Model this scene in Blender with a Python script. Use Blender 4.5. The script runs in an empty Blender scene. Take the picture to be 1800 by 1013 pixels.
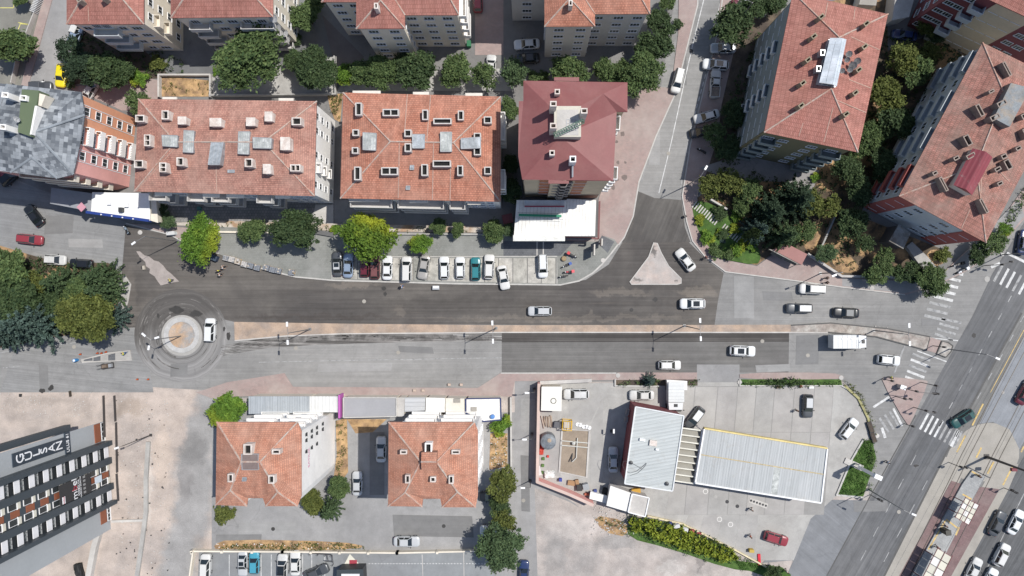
import bpy, bmesh, math, random
import numpy as np
from mathutils import Vector, Matrix
from mathutils.geometry import intersect_ray_tri, tessellate_polygon
R = math.radians
random.seed(7)
S = bpy.context.scene
# ---------------------------------------------------------------- camera, sky, sun, exposure
CAMH, NX, NY = 120.0, 930.0, 510.0          # drone height in metres; point of the ground straight below it
cam = bpy.data.objects.new('camera', bpy.data.cameras.new('camera'))
S.collection.objects.link(cam); S.camera = cam
cam.location = (0, 0, CAMH)
cam.data.sensor_width = 36; cam.data.lens = 24; cam.data.clip_end = 6000
cam.data.shift_x = (900 - NX) / 1800; cam.data.shift_y = (NY - 506.5) / 1800
SUN = Vector((0.49, 0.24, 1.0)).normalized()
el = math.asin(SUN.z); az = math.atan2(SUN.x, SUN.y)
W = bpy.data.worlds.new('World'); S.world = W; W.use_nodes = True
nt = W.node_tree; bg = nt.nodes['Background']
sky = nt.nodes.new('ShaderNodeTexSky'); sky.sky_type = 'NISHITA'; sky.sun_disc = False
sky.sun_elevation = el; sky.sun_rotation = az
nt.links.new(sky.outputs[0], bg.inputs[0]); bg.inputs[1].default_value = 0.105
sl = bpy.data.lights.new('sun', 'SUN'); sl.energy = 4.0; sl.angle = R(0.5); sl.color = (1.0, 0.965, 0.91)
so = bpy.data.objects.new('sun', sl); S.collection.objects.link(so)
so.rotation_euler = SUN.to_track_quat('Z', 'Y').to_euler(); so.location = (0, 0, 90)
S.view_settings.view_transform = 'Standard'; S.view_settings.look = 'None'
S.view_settings.gamma = 1.0; S.view_settings.exposure = 0.28
S.view_settings.use_curve_mapping = False

# ---------------------------------------------------------------- helpers
def P(px, py, z=0.0):
    s = (CAMH - z) / CAMH / 10.0
    return Vector(((px - NX) * s, (NY - py) * s, z))

C = S.collection
OFF = {}
def tag(o, label=None, cat=None, group=None, kind=None):
    if label: o['label'] = label
    if cat: o['category'] = cat
    if group: o['group'] = group
    if kind: o['kind'] = kind
    return o
def empty(name, loc=(0, 0, 0), rz=0.0, label=None, cat=None, group=None):
    o = bpy.data.objects.new(name, None); C.objects.link(o)
    o.location = loc; o.rotation_euler = (0, 0, rz); o.empty_display_size = .5
    OFF[o.name] = Vector(loc)
    return tag(o, label, cat, group)
def link(name, me, m=None, parent=None, loc=(0, 0, 0), rz=0.0):
    o = bpy.data.objects.new(name, me); C.objects.link(o)
    if m is not None:
        if len(me.materials) == 0: me.materials.append(m)
        elif me.materials[0] != m:
            o.material_slots[0].link = 'OBJECT'; o.material_slots[0].material = m
    if parent: o.parent = parent
    o.location = loc; o.rotation_euler = (0, 0, rz)
    return o

class MB:
    def __init__(s): s.v = []; s.f = []; s.uv = None
    def add(s, vs, fs):
        n = len(s.v); s.v += [tuple(p) for p in vs]; s.f += [tuple(i + n for i in f) for f in fs]; return s
    def box(s, c, d, rz=0.0, tilt=None):
        cx, cy, cz = c; a, b, h = d[0] / 2, d[1] / 2, d[2] / 2
        M = Matrix.Rotation(rz, 3, 'Z')
        if tilt: M = M @ Matrix.Rotation(tilt[1], 3, tilt[0])
        vs = [M @ Vector((x * a, y * b, z * h)) + Vector((cx, cy, cz)) for z in (-1, 1) for x, y in ((-1, -1), (1, -1), (1, 1), (-1, 1))]
        return s.add(vs, [(3, 2, 1, 0), (4, 5, 6, 7), (0, 1, 5, 4), (1, 2, 6, 5), (2, 3, 7, 6), (3, 0, 4, 7)])
    def prism(s, poly, z0, z1, bottom=True):
        pts = [Vector((p[0], p[1], 0)) for p in poly]
        if sum(a.x * b.y - b.x * a.y for a, b in zip(pts, pts[1:] + pts[:1])) < 0: pts.reverse()
        n = len(pts); vs = [(p.x, p.y, z0) for p in pts] + [(p.x, p.y, z1) for p in pts]
        tris = tessellate_polygon([pts])
        fs = []
        for t in tris:
            a, b, c = [pts[i] for i in t]
            t = tuple(t) if (b - a).cross(c - a).z > 0 else tuple(reversed(t))
            fs.append(tuple(i + n for i in t))
            if bottom: fs.append(tuple(reversed(t)))
        fs += [(i, (i + 1) % n, (i + 1) % n + n, i + n) for i in range(n)]
        return s.add(vs, fs)
    def sheet(s, poly, z):
        pts = [Vector((p[0], p[1], 0)) for p in poly]
        fs = []
        for t in tessellate_polygon([pts]):
            a, b, c = [pts[i] for i in t]
            fs.append(tuple(t) if (b - a).cross(c - a).z > 0 else tuple(reversed(t)))
        return s.add([(p.x, p.y, z) for p in pts], fs)
    def tube(s, p0, p1, r0, r1=None, n=6, cap=True):
        p0, p1 = Vector(p0), Vector(p1); r1 = r0 if r1 is None else r1
        d = (p1 - p0).normalized(); u = d.orthogonal().normalized(); w = d.cross(u)
        vs = []
        for p, r in ((p0, r0), (p1, r1)):
            for i in range(n):
                a = 2 * math.pi * i / n
                vs.append(p + (u * math.cos(a) + w * math.sin(a)) * r)
        fs = [(i, (i + 1) % n, n + (i + 1) % n, n + i) for i in range(n)]
        if cap: fs += [tuple(range(n - 1, -1, -1)), tuple(range(n, 2 * n))]
        return s.add(vs, fs)
    def lathe(s, prof, c=(0, 0, 0), n=16):
        cx, cy, cz = c; m = len(prof); vs = []
        for r, z in prof:
            for i in range(n):
                a = 2 * math.pi * i / n; vs.append((cx + r * math.cos(a), cy + r * math.sin(a), cz + z))
        fs = [(j * n + i, j * n + (i + 1) % n, (j + 1) * n + (i + 1) % n, (j + 1) * n + i) for j in range(m - 1) for i in range(n)]
        fs += [tuple(range(n - 1, -1, -1)), tuple((m - 1) * n + i for i in range(n))]
        return s.add(vs, fs)
    def mesh(s, name, off=None, smooth=False):
        me = bpy.data.meshes.new(name)
        vs = s.v if off is None else [(a - off[0], b - off[1], c - off[2]) for a, b, c in s.v]
        me.from_pydata(vs, [], s.f); me.update()
        if s.uv is not None:
            l = me.uv_layers.new(name='uv')
            l.data.foreach_set('uv', [c for f in s.uv for p in f for c in p])
        if smooth: me.polygons.foreach_set('use_smooth', [True] * len(me.polygons))
        return me
    def build(s, name, m, parent=None, smooth=False):
        off = None
        if parent is not None:
            q = parent
            while q.parent: q = q.parent
            off = OFF.get(q.name)
            if off is None: off = Vector((0, 0, 0))
        o = link(name, s.mesh(name, off, smooth), m, parent)
        return o
def px_poly(pts, z=0.0): return [P(x, y, z) for x, y in pts]
def inset(poly, d):
    pts = [Vector((p[0], p[1])) for p in poly]; n = len(pts)
    ar = sum(a.x * b.y - b.x * a.y for a, b in zip(pts, pts[1:] + pts[:1]))
    sg = 1 if ar > 0 else -1; out = []
    for i in range(n):
        a, b, c = pts[i - 1], pts[i], pts[(i + 1) % n]
        n1 = Vector((-(b - a).y, (b - a).x)).normalized() * sg; n2 = Vector((-(c - b).y, (c - b).x)).normalized() * sg
        k = 1 + n1.dot(n2)
        out.append(b + (n1 + n2) / max(k, .3) * d)
    return out

# ---------------------------------------------------------------- materials
def nodes_new(name):
    m = bpy.data.materials.new(name); m.use_nodes = True
    t = m.node_tree; return m, t, t.nodes['Principled BSDF']
def N(t, typ, **kw):
    n = t.nodes.new(typ)
    for k, v in kw.items():
        if k.startswith('i_'):
            key = k[2:]
            n.inputs[int(key) if key.isdigit() else key.replace('_', ' ')].default_value = v
        else: setattr(n, k, v)
    return n
def coords(t, scale=(1, 1, 1), rot=0.0, uv=False):
    tc = N(t, 'ShaderNodeTexCoord'); mp = N(t, 'ShaderNodeMapping')
    src = tc.outputs['UV' if uv else 'Object']
    if rot:
        m0 = N(t, 'ShaderNodeMapping'); m0.inputs['Rotation'].default_value = (0, 0, rot); t.links.new(src, m0.inputs[0]); src = m0.outputs[0]
    mp.inputs['Scale'].default_value = scale
    t.links.new(src, mp.inputs[0]); return mp.outputs[0]
def blobs(t, c, items):
    """soft-edged stains and worn patches with ragged outlines: (px, py, rx, ry in photo pixels, amount, colour)"""
    v = coords(t); nz = N(t, 'ShaderNodeTexNoise', i_Scale=.45, i_Detail=6.0, i_Roughness=.7); t.links.new(v, nz.inputs[0])
    sc = N(t, 'ShaderNodeVectorMath', operation='SCALE', i_Scale=4.5); t.links.new(nz.outputs['Color'], sc.inputs[0])
    ad = N(t, 'ShaderNodeVectorMath', operation='ADD'); t.links.new(v, ad.inputs[0]); t.links.new(sc.outputs[0], ad.inputs[1])
    for x, y, rx, ry, am, col in items:
        q = P(x, y) + Vector((2.25, 2.25, 2.25)); mp = N(t, 'ShaderNodeMapping', vector_type='TEXTURE'); mp.inputs['Location'].default_value = (q.x, q.y, 0); mp.inputs['Scale'].default_value = (rx / 10, ry / 10, 50)
        t.links.new(ad.outputs[0], mp.inputs[0]); ln = N(t, 'ShaderNodeVectorMath', operation='LENGTH'); t.links.new(mp.outputs[0], ln.inputs[0])
        c = mix(t, mrange(t, ln.outputs['Value'], .7, 1.15, am, 0), c, col)
    return c
def noise(t, vec, scale, detail=4, rough=.6, dist=0.0):
    n = N(t, 'ShaderNodeTexNoise', i_Scale=scale, i_Detail=detail, i_Roughness=rough, i_Distortion=dist)
    t.links.new(vec, n.inputs['Vector']); return n.outputs['Fac']
def mrange(t, val, a, b, c, d):
    n = N(t, 'ShaderNodeMapRange', i_1=a, i_2=b, i_3=c, i_4=d); t.links.new(val, n.inputs[0]); return n.outputs[0]
def mix(t, fac, a, b, mode='MIX'):
    n = N(t, 'ShaderNodeMix', data_type='RGBA', blend_type=mode)
    for sock, v in ((n.inputs[0], fac), (n.inputs[6], a), (n.inputs[7], b)):
        if isinstance(v, bpy.types.NodeSocket): t.links.new(v, sock)
        elif isinstance(v, (int, float)): sock.default_value = v
        else: sock.default_value = (*v, 1)
    return n.outputs[2]
def math_(t, op, a, b=0.0):
    n = N(t, 'ShaderNodeMath', operation=op)
    for i, v in enumerate((a, b)):
        if isinstance(v, bpy.types.NodeSocket): t.links.new(v, n.inputs[i])
        else: n.inputs[i].default_value = v
    return n.outputs[0]
def grey(t, v):
    c = N(t, 'ShaderNodeCombineColor')
    for i in range(3): t.links.new(v, c.inputs[i])
    return c.outputs[0]
def bump(t, bsdf, h, strength=.3, dist=.05):
    b = N(t, 'ShaderNodeBump', i_Strength=strength, i_Distance=dist); t.links.new(h, b.inputs['Height'])
    t.links.new(b.outputs[0], bsdf.inputs['Normal'])
MATS = {}
def mat(name, col, rough=.75, var=.12, scale=.5, fine=6.0, metal=0.0, col2=None, mixs=.15, bmp=.15, coat=0.0, spec=.4, thr=(.42, .62), bl=None):
    if name in MATS: return MATS[name]
    m, t, b = nodes_new(name)
    v = coords(t)
    c = tuple(col)
    if col2: c = mix(t, mrange(t, noise(t, v, mixs, 6, .65, .4), thr[0], thr[1], 0, 1), col, col2)
    if bl: c = blobs(t, c, bl)
    if var:
        f = math_(t, 'MULTIPLY', mrange(t, noise(t, v, scale, 5), .3, .7, 1 - var, 1 + var), mrange(t, noise(t, v, fine, 3), .3, .7, 1 - var * .6, 1 + var * .6))
        c = mix(t, 1.0, c, grey(t, f), 'MULTIPLY'); t.links.new(c, b.inputs['Base Color'])
        if bmp: bump(t, b, noise(t, v, fine * 1.5, 2), bmp, .03)
    elif col2: t.links.new(c, b.inputs['Base Color'])
    else: b.inputs['Base Color'].default_value = (*col, 1)
    b.inputs['Roughness'].default_value = rough; b.inputs['Metallic'].default_value = metal
    b.inputs['Specular IOR Level'].default_value = spec; b.inputs['Coat Weight'].default_value = coat
    MATS[name] = m; return m
def asphalt(name, col, patch, streak=.0, ang=0.0, rough=.9, stain=.25, crack=.25, light=None, sx=.02, sy=.9, bl=None):
    """worn road surface: broad patches, tyre-polished streaks, stains, cracks and grit"""
    m, t, b = nodes_new(name); v = coords(t)
    c = mix(t, mrange(t, noise(t, v, .045, 5, .6, .6), .4, .62, 0, 1), col, patch)
    if bl: c = blobs(t, c, bl)
    c = mix(t, 1.0, c, grey(t, mrange(t, noise(t, v, .5, 6, .7), .3, .7, .88, 1.12)), 'MULTIPLY')
    c = mix(t, 1.0, c, grey(t, mrange(t, noise(t, v, 9, 3, .8), .25, .75, .86, 1.14)), 'MULTIPLY')
    if streak:
        vs = coords(t, (sx, sy, 1), ang); s1 = noise(t, vs, 1.0, 5, .7, .1)
        c = mix(t, 1.0, c, grey(t, mrange(t, s1, .3, .7, 1 - streak, 1 + streak)), 'MULTIPLY')
        vs2 = coords(t, (sx * 2.2, sy * 4, 1), ang)
        c = mix(t, 1.0, c, grey(t, mrange(t, noise(t, vs2, 1.0, 4, .6), .35, .65, 1 - streak * .6, 1 + streak * .6)), 'MULTIPLY')
        if light: c = mix(t, math_(t, 'MULTIPLY', mrange(t, noise(t, vs2, .7, 6, .75), .57, .75, 0, .7), mrange(t, noise(t, v, .12, 3), .45, .6, 0, 1)), c, light)
    if stain:
        s2 = mrange(t, noise(t, v, .28, 6, .7, 1.2), .6, .78, 0, stain * 1.6); c = mix(t, s2, c, tuple(x * .45 for x in col))
    if crack:
        vo = N(t, 'ShaderNodeTexVoronoi', feature='DISTANCE_TO_EDGE', i_Scale=.13); dm = N(t, 'ShaderNodeVectorMath', operation='ADD')
        nz = N(t, 'ShaderNodeTexNoise', i_Scale=.5, i_Detail=4.0); t.links.new(v, nz.inputs[0]); t.links.new(v, dm.inputs[0])
        sc = N(t, 'ShaderNodeVectorMath', operation='SCALE', i_Scale=2.2); t.links.new(nz.outputs['Color'], sc.inputs[0]); t.links.new(sc.outputs[0], dm.inputs[1])
        t.links.new(dm.outputs[0], vo.inputs['Vector'])
        k = math_(t, 'MULTIPLY', mrange(t, vo.outputs['Distance'], 0, .011, crack, 0), mrange(t, noise(t, v, .06, 2), .45, .6, 0, 1))
        c = mix(t, k, c, tuple(x * .35 for x in col))
    t.links.new(c, b.inputs['Base Color']); b.inputs['Roughness'].default_value = rough; b.inputs['Specular IOR Level'].default_value = .25
    bump(t, b, noise(t, v, 14, 2), .25, .02)
    MATS[name] = m; return m
def tiles(name, c1, c2, mortar, bw, bh, weather, wf=.5, rough=.85, var=.16, offset=.5, bmps=.5, msize=.03, uv=True, rot=0.0):
    """rows of roof tiles, slates or pavers laid along the surface"""
    m, t, b = nodes_new(name); v = coords(t, (1, 1, 1), rot, uv=uv); vo = coords(t)
    br = N(t, 'ShaderNodeTexBrick', i_Color1=(*c1, 1), i_Color2=(*c2, 1), i_Mortar=(*mortar, 1), i_Scale=1.0)
    br.inputs['Brick Width'].default_value = bw; br.inputs['Row Height'].default_value = bh
    br.inputs['Mortar Size'].default_value = msize; br.inputs['Mortar Smooth'].default_value = .3; br.offset = offset
    t.links.new(v, br.inputs['Vector'])
    c = mix(t, mrange(t, noise(t, vo, .16, 6, .7, .5), .42, .66, 0, wf), br.outputs['Color'], weather)
    c = mix(t, mrange(t, noise(t, vo, 1.6, 4, .7), .62, .8, 0, .5), c, tuple(min(1, x * 1.7 + .05) for x in c1))
    c = mix(t, 1.0, c, grey(t, mrange(t, noise(t, vo, .7, 6, .75), .3, .7, 1 - var, 1 + var)), 'MULTIPLY')
    if uv:
        run = noise(t, coords(t, (1.1, .1, 1), 0, True), 1.0, 6, .75); c = mix(t, 1.0, c, grey(t, mrange(t, run, .35, .7, .8, 1.12)), 'MULTIPLY')
        c = mix(t, mrange(t, noise(t, vo, .5, 8, .8, 1.0), .63, .74, 0, .55), c, tuple(x * .38 for x in weather))
    t.links.new(c, b.inputs['Base Color']); b.inputs['Roughness'].default_value = rough; b.inputs['Specular IOR Level'].default_value = .25
    bump(t, b, br.outputs['Fac'], -bmps, .03)
    MATS[name] = m; return m
def ribbed(name, col, col2, period=.3, ang=0.0, metal=.0, rough=.45, dirt=(.3, .28, .25), uv=False):
    """profiled sheet metal with ribs"""
    m, t, b = nodes_new(name); v = coords(t, (1, 1, 1), ang, uv); vo = coords(t)
    w = N(t, 'ShaderNodeTexWave', bands_direction='X', i_Scale=1 / period / 3.18 * 1.0); t.links.new(v, w.inputs[0])
    c = mix(t, mrange(t, noise(t, vo, .12, 6, .7), .4, .65, 0, 1), col, col2)
    c = mix(t, mrange(t, w.outputs['Fac'], .8, 1, 0, .35), c, tuple(x * .55 for x in col))
    c = mix(t, mrange(t, noise(t, vo, .5, 6, .75, .8),   .56, .78, 0, .6), c, dirt)
    c = mix(t, 1.0, c, grey(t, mrange(t, noise(t, coords(t, (2.2, .09, 1), ang, uv), 1.0, 5, .7), .35, .68, .82, 1.06)), 'MULTIPLY')
    t.links.new(c, b.inputs['Base Color']); b.inputs['Roughness'].default_value = rough; b.inputs['Metallic'].default_value = metal
    bump(t, b, w.outputs['Fac'], .35, .04)
    MATS[name] = m; return m
def foliage(name, dark, light, tint=None):
    m, t, b = nodes_new(name); g = N(t, 'ShaderNodeNewGeometry')
    v = coords(t)
    c = mix(t, g.outputs['Random Per Island'], dark, light)
    if tint: c = mix(t, mrange(t, noise(t, v, .35, 3), .45, .62, 0, .8), c, tint)
    c = mix(t, 1.0, c, grey(t, mrange(t, noise(t, v, .8, 3), .3, .7, .75, 1.25)), 'MULTIPLY')
    t.links.new(c, b.inputs['Base Color']); b.inputs['Roughness'].default_value = .75; b.inputs['Specular IOR Level'].default_value = .2
    try: b.inputs['Subsurface Weight'].default_value = 0
    except Exception: pass
    MATS[name] = m; return m
def flat(name, col, rough=.5, metal=0.0, coat=0.0, spec=.5):
    return mat(name, col, rough, 0, metal=metal, coat=coat, spec=spec)
# ================================================================ THE GROUND
A_OLD = asphalt('asphalt_old', (.25, .245, .236), (.205, .202, .196), .10, 0, stain=.2, light=(.36, .34, .31))
A_LOT = asphalt('asphalt_lot', (.285, .28, .275), (.225, .222, .22), 0, stain=.3)
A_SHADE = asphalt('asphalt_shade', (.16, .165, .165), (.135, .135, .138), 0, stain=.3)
A_DARK = asphalt('asphalt_planed', (.078, .072, .068), (.118, .108, .098), .2, 0, stain=.2, crack=.05, light=(.21, .17, .14), sx=.018, sy=.6, bl=[(620, 500, 45, 7, .5, (.19, .165, .14)), (703, 546, 12, 10, .35, (.19, .165, .14)), (1090, 515, 55, 8, .4, (.19, .165, .14)), (1228, 513, 40, 9, .5, (.19, .165, .14)), (300, 545, 70, 22, .55, (.135, .122, .11)), (225, 520, 14, 60, .5, (.135, .122, .11)), (345, 480, 40, 14, .35, (.135, .122, .11)), (560, 556, 160, 5, .4, (.06, .05, .045)), (1000, 560, 240, 6, .35, (.19, .165, .14)), (820, 532, 160, 10, .3, (.06, .055, .05))])
A_BLACK = asphalt('asphalt_black', (.052, .048, .045), (.075, .07, .066), .55, 0, stain=.1, crack=0, sx=.012, sy=2.2)
A_MID = asphalt('asphalt_mid', (.125, .12, .115), (.15, .145, .138), .14, 0, stain=.1, crack=.05, light=(.24, .21, .18))
A_BLVD = asphalt('asphalt_boulevard', (.112, .114, .118), (.136, .136, .138), .22, R(-60), stain=.2, crack=.2, light=(.24, .23, .22), sx=.02, sy=.5)
A_TRAM = asphalt('asphalt_tramway', (.15, .148, .142), (.175, .172, .165), .15, R(-60), stain=.2)
A_GARDEN = asphalt('yard_asphalt', (.2, .195, .19), (.16, .155, .15), 0, stain=.35)
A_BR = asphalt('asphalt_branch', (.08, .075, .071), (.115, .108, .1), .2, R(-68), stain=.15, crack=.05, light=(.2, .17, .14), sx=.03, sy=.5)
LNE = (.27, .262, .255)
DIRT = mat('dusty_earth', (.42, .355, .31), .95, .2, .3, 5, col2=(.32, .28, .255), mixs=.09, bmp=.4, bl=[(378, 705, 34, 38, 1, LNE), (356, 760, 30, 50, 1, LNE), (345, 830, 38, 60, 1, LNE), (338, 900, 36, 60, 1, LNE), (318, 980, 34, 70, 1, LNE), (305, 1040, 34, 70, 1, LNE), (342, 790, 26, 34, .85, (.19, .185, .18)), (325, 850, 13, 34, .7, (.2, .19, .185)), (230, 715, 26, 20, .6, (.29, .235, .19)), (60, 705, 60, 8, .6, (.3, .26, .23)), (262, 850, 6, 90, .5, (.48, .44, .4)), (240, 900, 18, 26, .5, (.3, .27, .25)), (285, 800, 16, 60, .45, (.47, .38, .31))])
DIRT2 = mat('pale_earth', (.385, .34, .31), .95, .2, .4, 5, col2=(.28, .26, .245), mixs=.09, bmp=.4, bl=[(1085, 955, 40, 16, .7, (.24, .23, .22)), (1010, 925, 50, 22, .5, (.46, .42, .39)), (1230, 985, 5, 30, .7, (.2, .18, .17)), (1180, 1000, 30, 12, .6, (.46, .43, .4)), (975, 985, 20, 45, .5, (.25, .24, .23))])
SAND = mat('median_sand', (.38, .285, .215), .95, .18, .5, 6, col2=(.29, .235, .195), mixs=.3, bmp=.4)
SOIL = mat('garden_soil', (.085, .065, .045), .95, .35, .5, 5, col2=(.34, .215, .11), mixs=.16, bmp=.6, thr=(.5, .6))
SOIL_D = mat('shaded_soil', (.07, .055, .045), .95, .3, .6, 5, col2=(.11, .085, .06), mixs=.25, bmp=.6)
SOIL_O = mat('dry_grass_soil', (.40, .26, .13), .95, .35, .8, 7, col2=(.20, .13, .08), mixs=.45, bmp=.6)
GRAVEL = mat('gravel_bed', (.27, .235, .21), .95, .3, 1.2, 9, col2=(.35, .33, .3), mixs=.4, bmp=.8)
CONC = mat('concrete', (.36, .35, .33), .9, .14, .4, 7, col2=(.29, .28, .265), mixs=.2)
CONC_L = mat('concrete_pale', (.47, .45, .42), .9, .12, .5, 7, col2=(.38, .36, .34), mixs=.25)
CONC_T = mat('concrete_tan', (.31, .29, .255), .9, .12, .4, 7, col2=(.3, .28, .25), mixs=.2)
PAV_PINK = tiles('pavers_pink', (.33, .245, .225), (.29, .225, .21), (.2, .16, .15), .4, .2, (.34, .29, .265), .8, uv=False, msize=.012, bmps=.15, var=.1)
PAV_GREY = tiles('pavers_grey', (.215, .22, .205), (.19, .195, .18), (.12, .12, .11), .3, .3, (.255, .255, .24), .8, uv=False, msize=.012, bmps=.15, var=.1)
PAV_DARK = tiles('pavers_dark', (.125, .13, .14), (.10, .105, .115), (.07, .07, .07), .3, .3, (.15, .155, .16), .6, uv=False, msize=.02, bmps=.15)
PAV_PATIO = tiles('patio_paving', (.27, .26, .25), (.19, .185, .18), (.09, .09, .09), .5, .5, (.25, .24, .23), .5, uv=False, msize=.03, bmps=.2)
KERB = mat('kerb_stone', (.42, .405, .38), .85, .12, 1.2, 8)
KERB_D = mat('kerb_dark', (.09, .088, .085), .85, .12, 1.2, 8)
PAINT = mat('road_paint', (.5, .5, .49), .7, .3, 1.5, 9, col2=(.26, .26, .26), mixs=1.2, bmp=0, thr=(.55, .72))
PAINT_F = mat('road_paint_worn', (.3, .3, .295), .8, .3, 1.5, 9, col2=(.16, .16, .165), mixs=1.3, bmp=0, thr=(.5, .68))
PAINT_Y = mat('road_paint_yellow', (.5, .36, .14), .7, .25, 1.5, 9, col2=(.3, .25, .17), mixs=1.2, bmp=0, thr=(.5, .7))
PAINT_YL = mat('road_paint_pale_yellow', (.6, .55, .16), .7, .2, 1.5, 9, bmp=0)
GRASS_M = foliage('grass', (.03, .07, .012), (.075, .15, .03))
LAWN = mat('lawn', (.045, .095, .018), .95, .3, .8, 8, col2=(.075, .13, .03), mixs=.5, bmp=.6)

USED = set()
def ground(name, pts, z, m, h=None, parent=None):
    """sheet, or a kerbed slab of height h"""
    mb = MB()
    while round(z, 4) in USED: z += .0012
    USED.add(round(z, 4))
    if h: mb.prism(px_poly(pts), -.02, z, bottom=False)
    else: mb.sheet(px_poly(pts), z)
    o = mb.build(name, m, parent)
    if not parent: tag(o, kind='structure')
    return o
g = MB(); g.add([(-2500, -2500, -.04), (2500, -2500, -.04), (2500, 2500, -.04), (-2500, 2500, -.04)], [(0, 1, 2, 3)])
tag(g.build('ground', DIRT2), kind='structure')
def smooth_poly(pts, it=2):
    for _ in range(it):
        q = []
        for i in range(len(pts)):
            a, b = pts[i], pts[(i + 1) % len(pts)]
            q += [(a[0] * .75 + b[0] * .25, a[1] * .75 + b[1] * .25), (a[0] * .25 + b[0] * .75, a[1] * .25 + b[1] * .75)]
        pts = q
    return pts
def arc(cx, cy, r, a0, a1, n=24): return [(cx + r * math.cos(R(a0 + (a1 - a0) * i / n)), cy - r * math.sin(R(a0 + (a1 - a0) * i / n))) for i in range(n + 1)]

# north yards first (lowest sheets)
ground('north_yard', [(-200, -300), (2000, -300), (2000, 520), (1280, 470), (1100, 300), (1090, 420), (200, 420), (-200, 420)], -.03, A_GARDEN)
ground('south_lot', [(340, 725), (905, 725), (905, 1200), (330, 1200)], -.03, A_LOT)
ground('road', [(-200, 300), (20, 312), (215, 395), (380, 440), (590, 490), (985, 498), (1060, 455), (1112, 345), (1150, 230), (1232, -300), (1310, -300),
                (1268, 50), (1215, 260), (1205, 360), (1225, 430), (1275, 478), (1600, 515), (1660, 505), (1760, 430), (1850, 300), (2000, 0), (2000, 1300), (1385, 1300), (1400, 1013),
                (1390, 975), (1530, 880), (1500, 690), (1480, 668), (940, 672), (870, 665), (840, 700), (360, 700), (0, 690), (-200, 705)], -.015, A_OLD)
ground('side_street', [(905, 660), (945, 660), (938, 840), (1010, 885), (1050, 920), (1090, 960), (1080, 1200), (905, 1200)], -.012, A_LOT)
ground('dusty_verge', [(940, 858), (1000, 882), (1040, 905), (1110, 945), (1180, 965), (1290, 995), (1330, 1005), (1330, 1200), (960, 1200), (945, 1013)], -.006, DIRT2)
ground('west_lot', [(-200, 688), (0, 690), (180, 676), (360, 686), (400, 700), (372, 735), (372, 1000), (335, 1200), (-200, 1200)], -.006, DIRT)
0 and ground('lane', smooth_poly([(352, 690), (405, 700), (376, 735), (368, 900), (352, 960), (330, 1200), (262, 1200), (292, 960), (305, 900), (322, 840), (318, 790), (345, 750)], 2), -.002, A_LOT)
0 and ground('lane_patch', smooth_poly([(300, 790), (320, 762), (342, 752), (360, 765), (366, 790), (345, 800), (338, 850), (312, 875), (303, 840)], 2), .004, asphalt('patched_grit', (.17, .166, .16), (.15, .147, .142), 0, crack=0))
# north-west parking and lanes
ground('north_west_parking', [(-200, -300), (92, -300), (70, 25), (38, 140), (30, 220), (-200, 220)], -.02, asphalt('asphalt_parking', (.21, .205, .18), (.18, .175, .155), 0))
ground('north_west_road', [(112, -300), (225, -300), (145, 20), (120, 150), (112, 160), (50, 152), (65, 80), (92, 0)], -.02, A_LOT)
ground('courtyard_paving', smooth_poly([(118, 152), (170, 150), (285, 132), (285, 175), (225, 200), (180, 178), (140, 165)], 1), -.015, PAV_PINK)
ground('cross_street', [(-200, 300), (25, 318), (90, 340), (225, 392), (222, 480), (150, 470), (50, 440), (-200, 400)], -.01, asphalt('asphalt_cross_street', (.225, .225, .222), (.195, .195, .195), .12, R(8), light=(.34, .33, .31)))
# planed dark surfaces
ground('planed_carriageway', [(221, 397), (300, 414), (380, 443), (450, 470), (520, 487), (590, 493), (985, 500), (1030, 492), (1070, 465), (1095, 425), (1210, 425), (1240, 455), (1272, 480), (1262, 530), (1256, 572),
                         (880, 571), (600, 570), (412, 566), (385, 560), (378, 600), (330, 628), (270, 610), (262, 575), (205, 577), (214, 480)], -.003, A_DARK)
ground('planed_branch', [(1118, 335), (1150, 348), (1198, 352), (1204, 400), (1214, 426), (1093, 426), (1108, 395), (1112, 360)], .002, A_BR)
ground('planed_lower_carriageway', [(882, 600), (1387, 600), (1386, 655), (882, 655)], -.003, A_MID)
ground('planed_strip', [(882, 584), (1387, 584), (1387, 601), (882, 602)], .002, A_BLACK)
ground('planed_edge', [(500, 588), (882, 584), (882, 600), (700, 602), (560, 606), (470, 612), (400, 624), (350, 640), (352, 634), (420, 602)], .002,
       asphalt('planed_grooves', (.13, .122, .115), (.24, .235, .225), .95, R(2), stain=.1, crack=0, sx=.012, sy=2.6))
ground('lower_road_patch', [(30, 600), (205, 578), (250, 578), (270, 690), (0, 690)], -.006, asphalt('asphalt_sw', (.2, .2, .197), (.235, .232, .228), .15, R(6), stain=.3))
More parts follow.
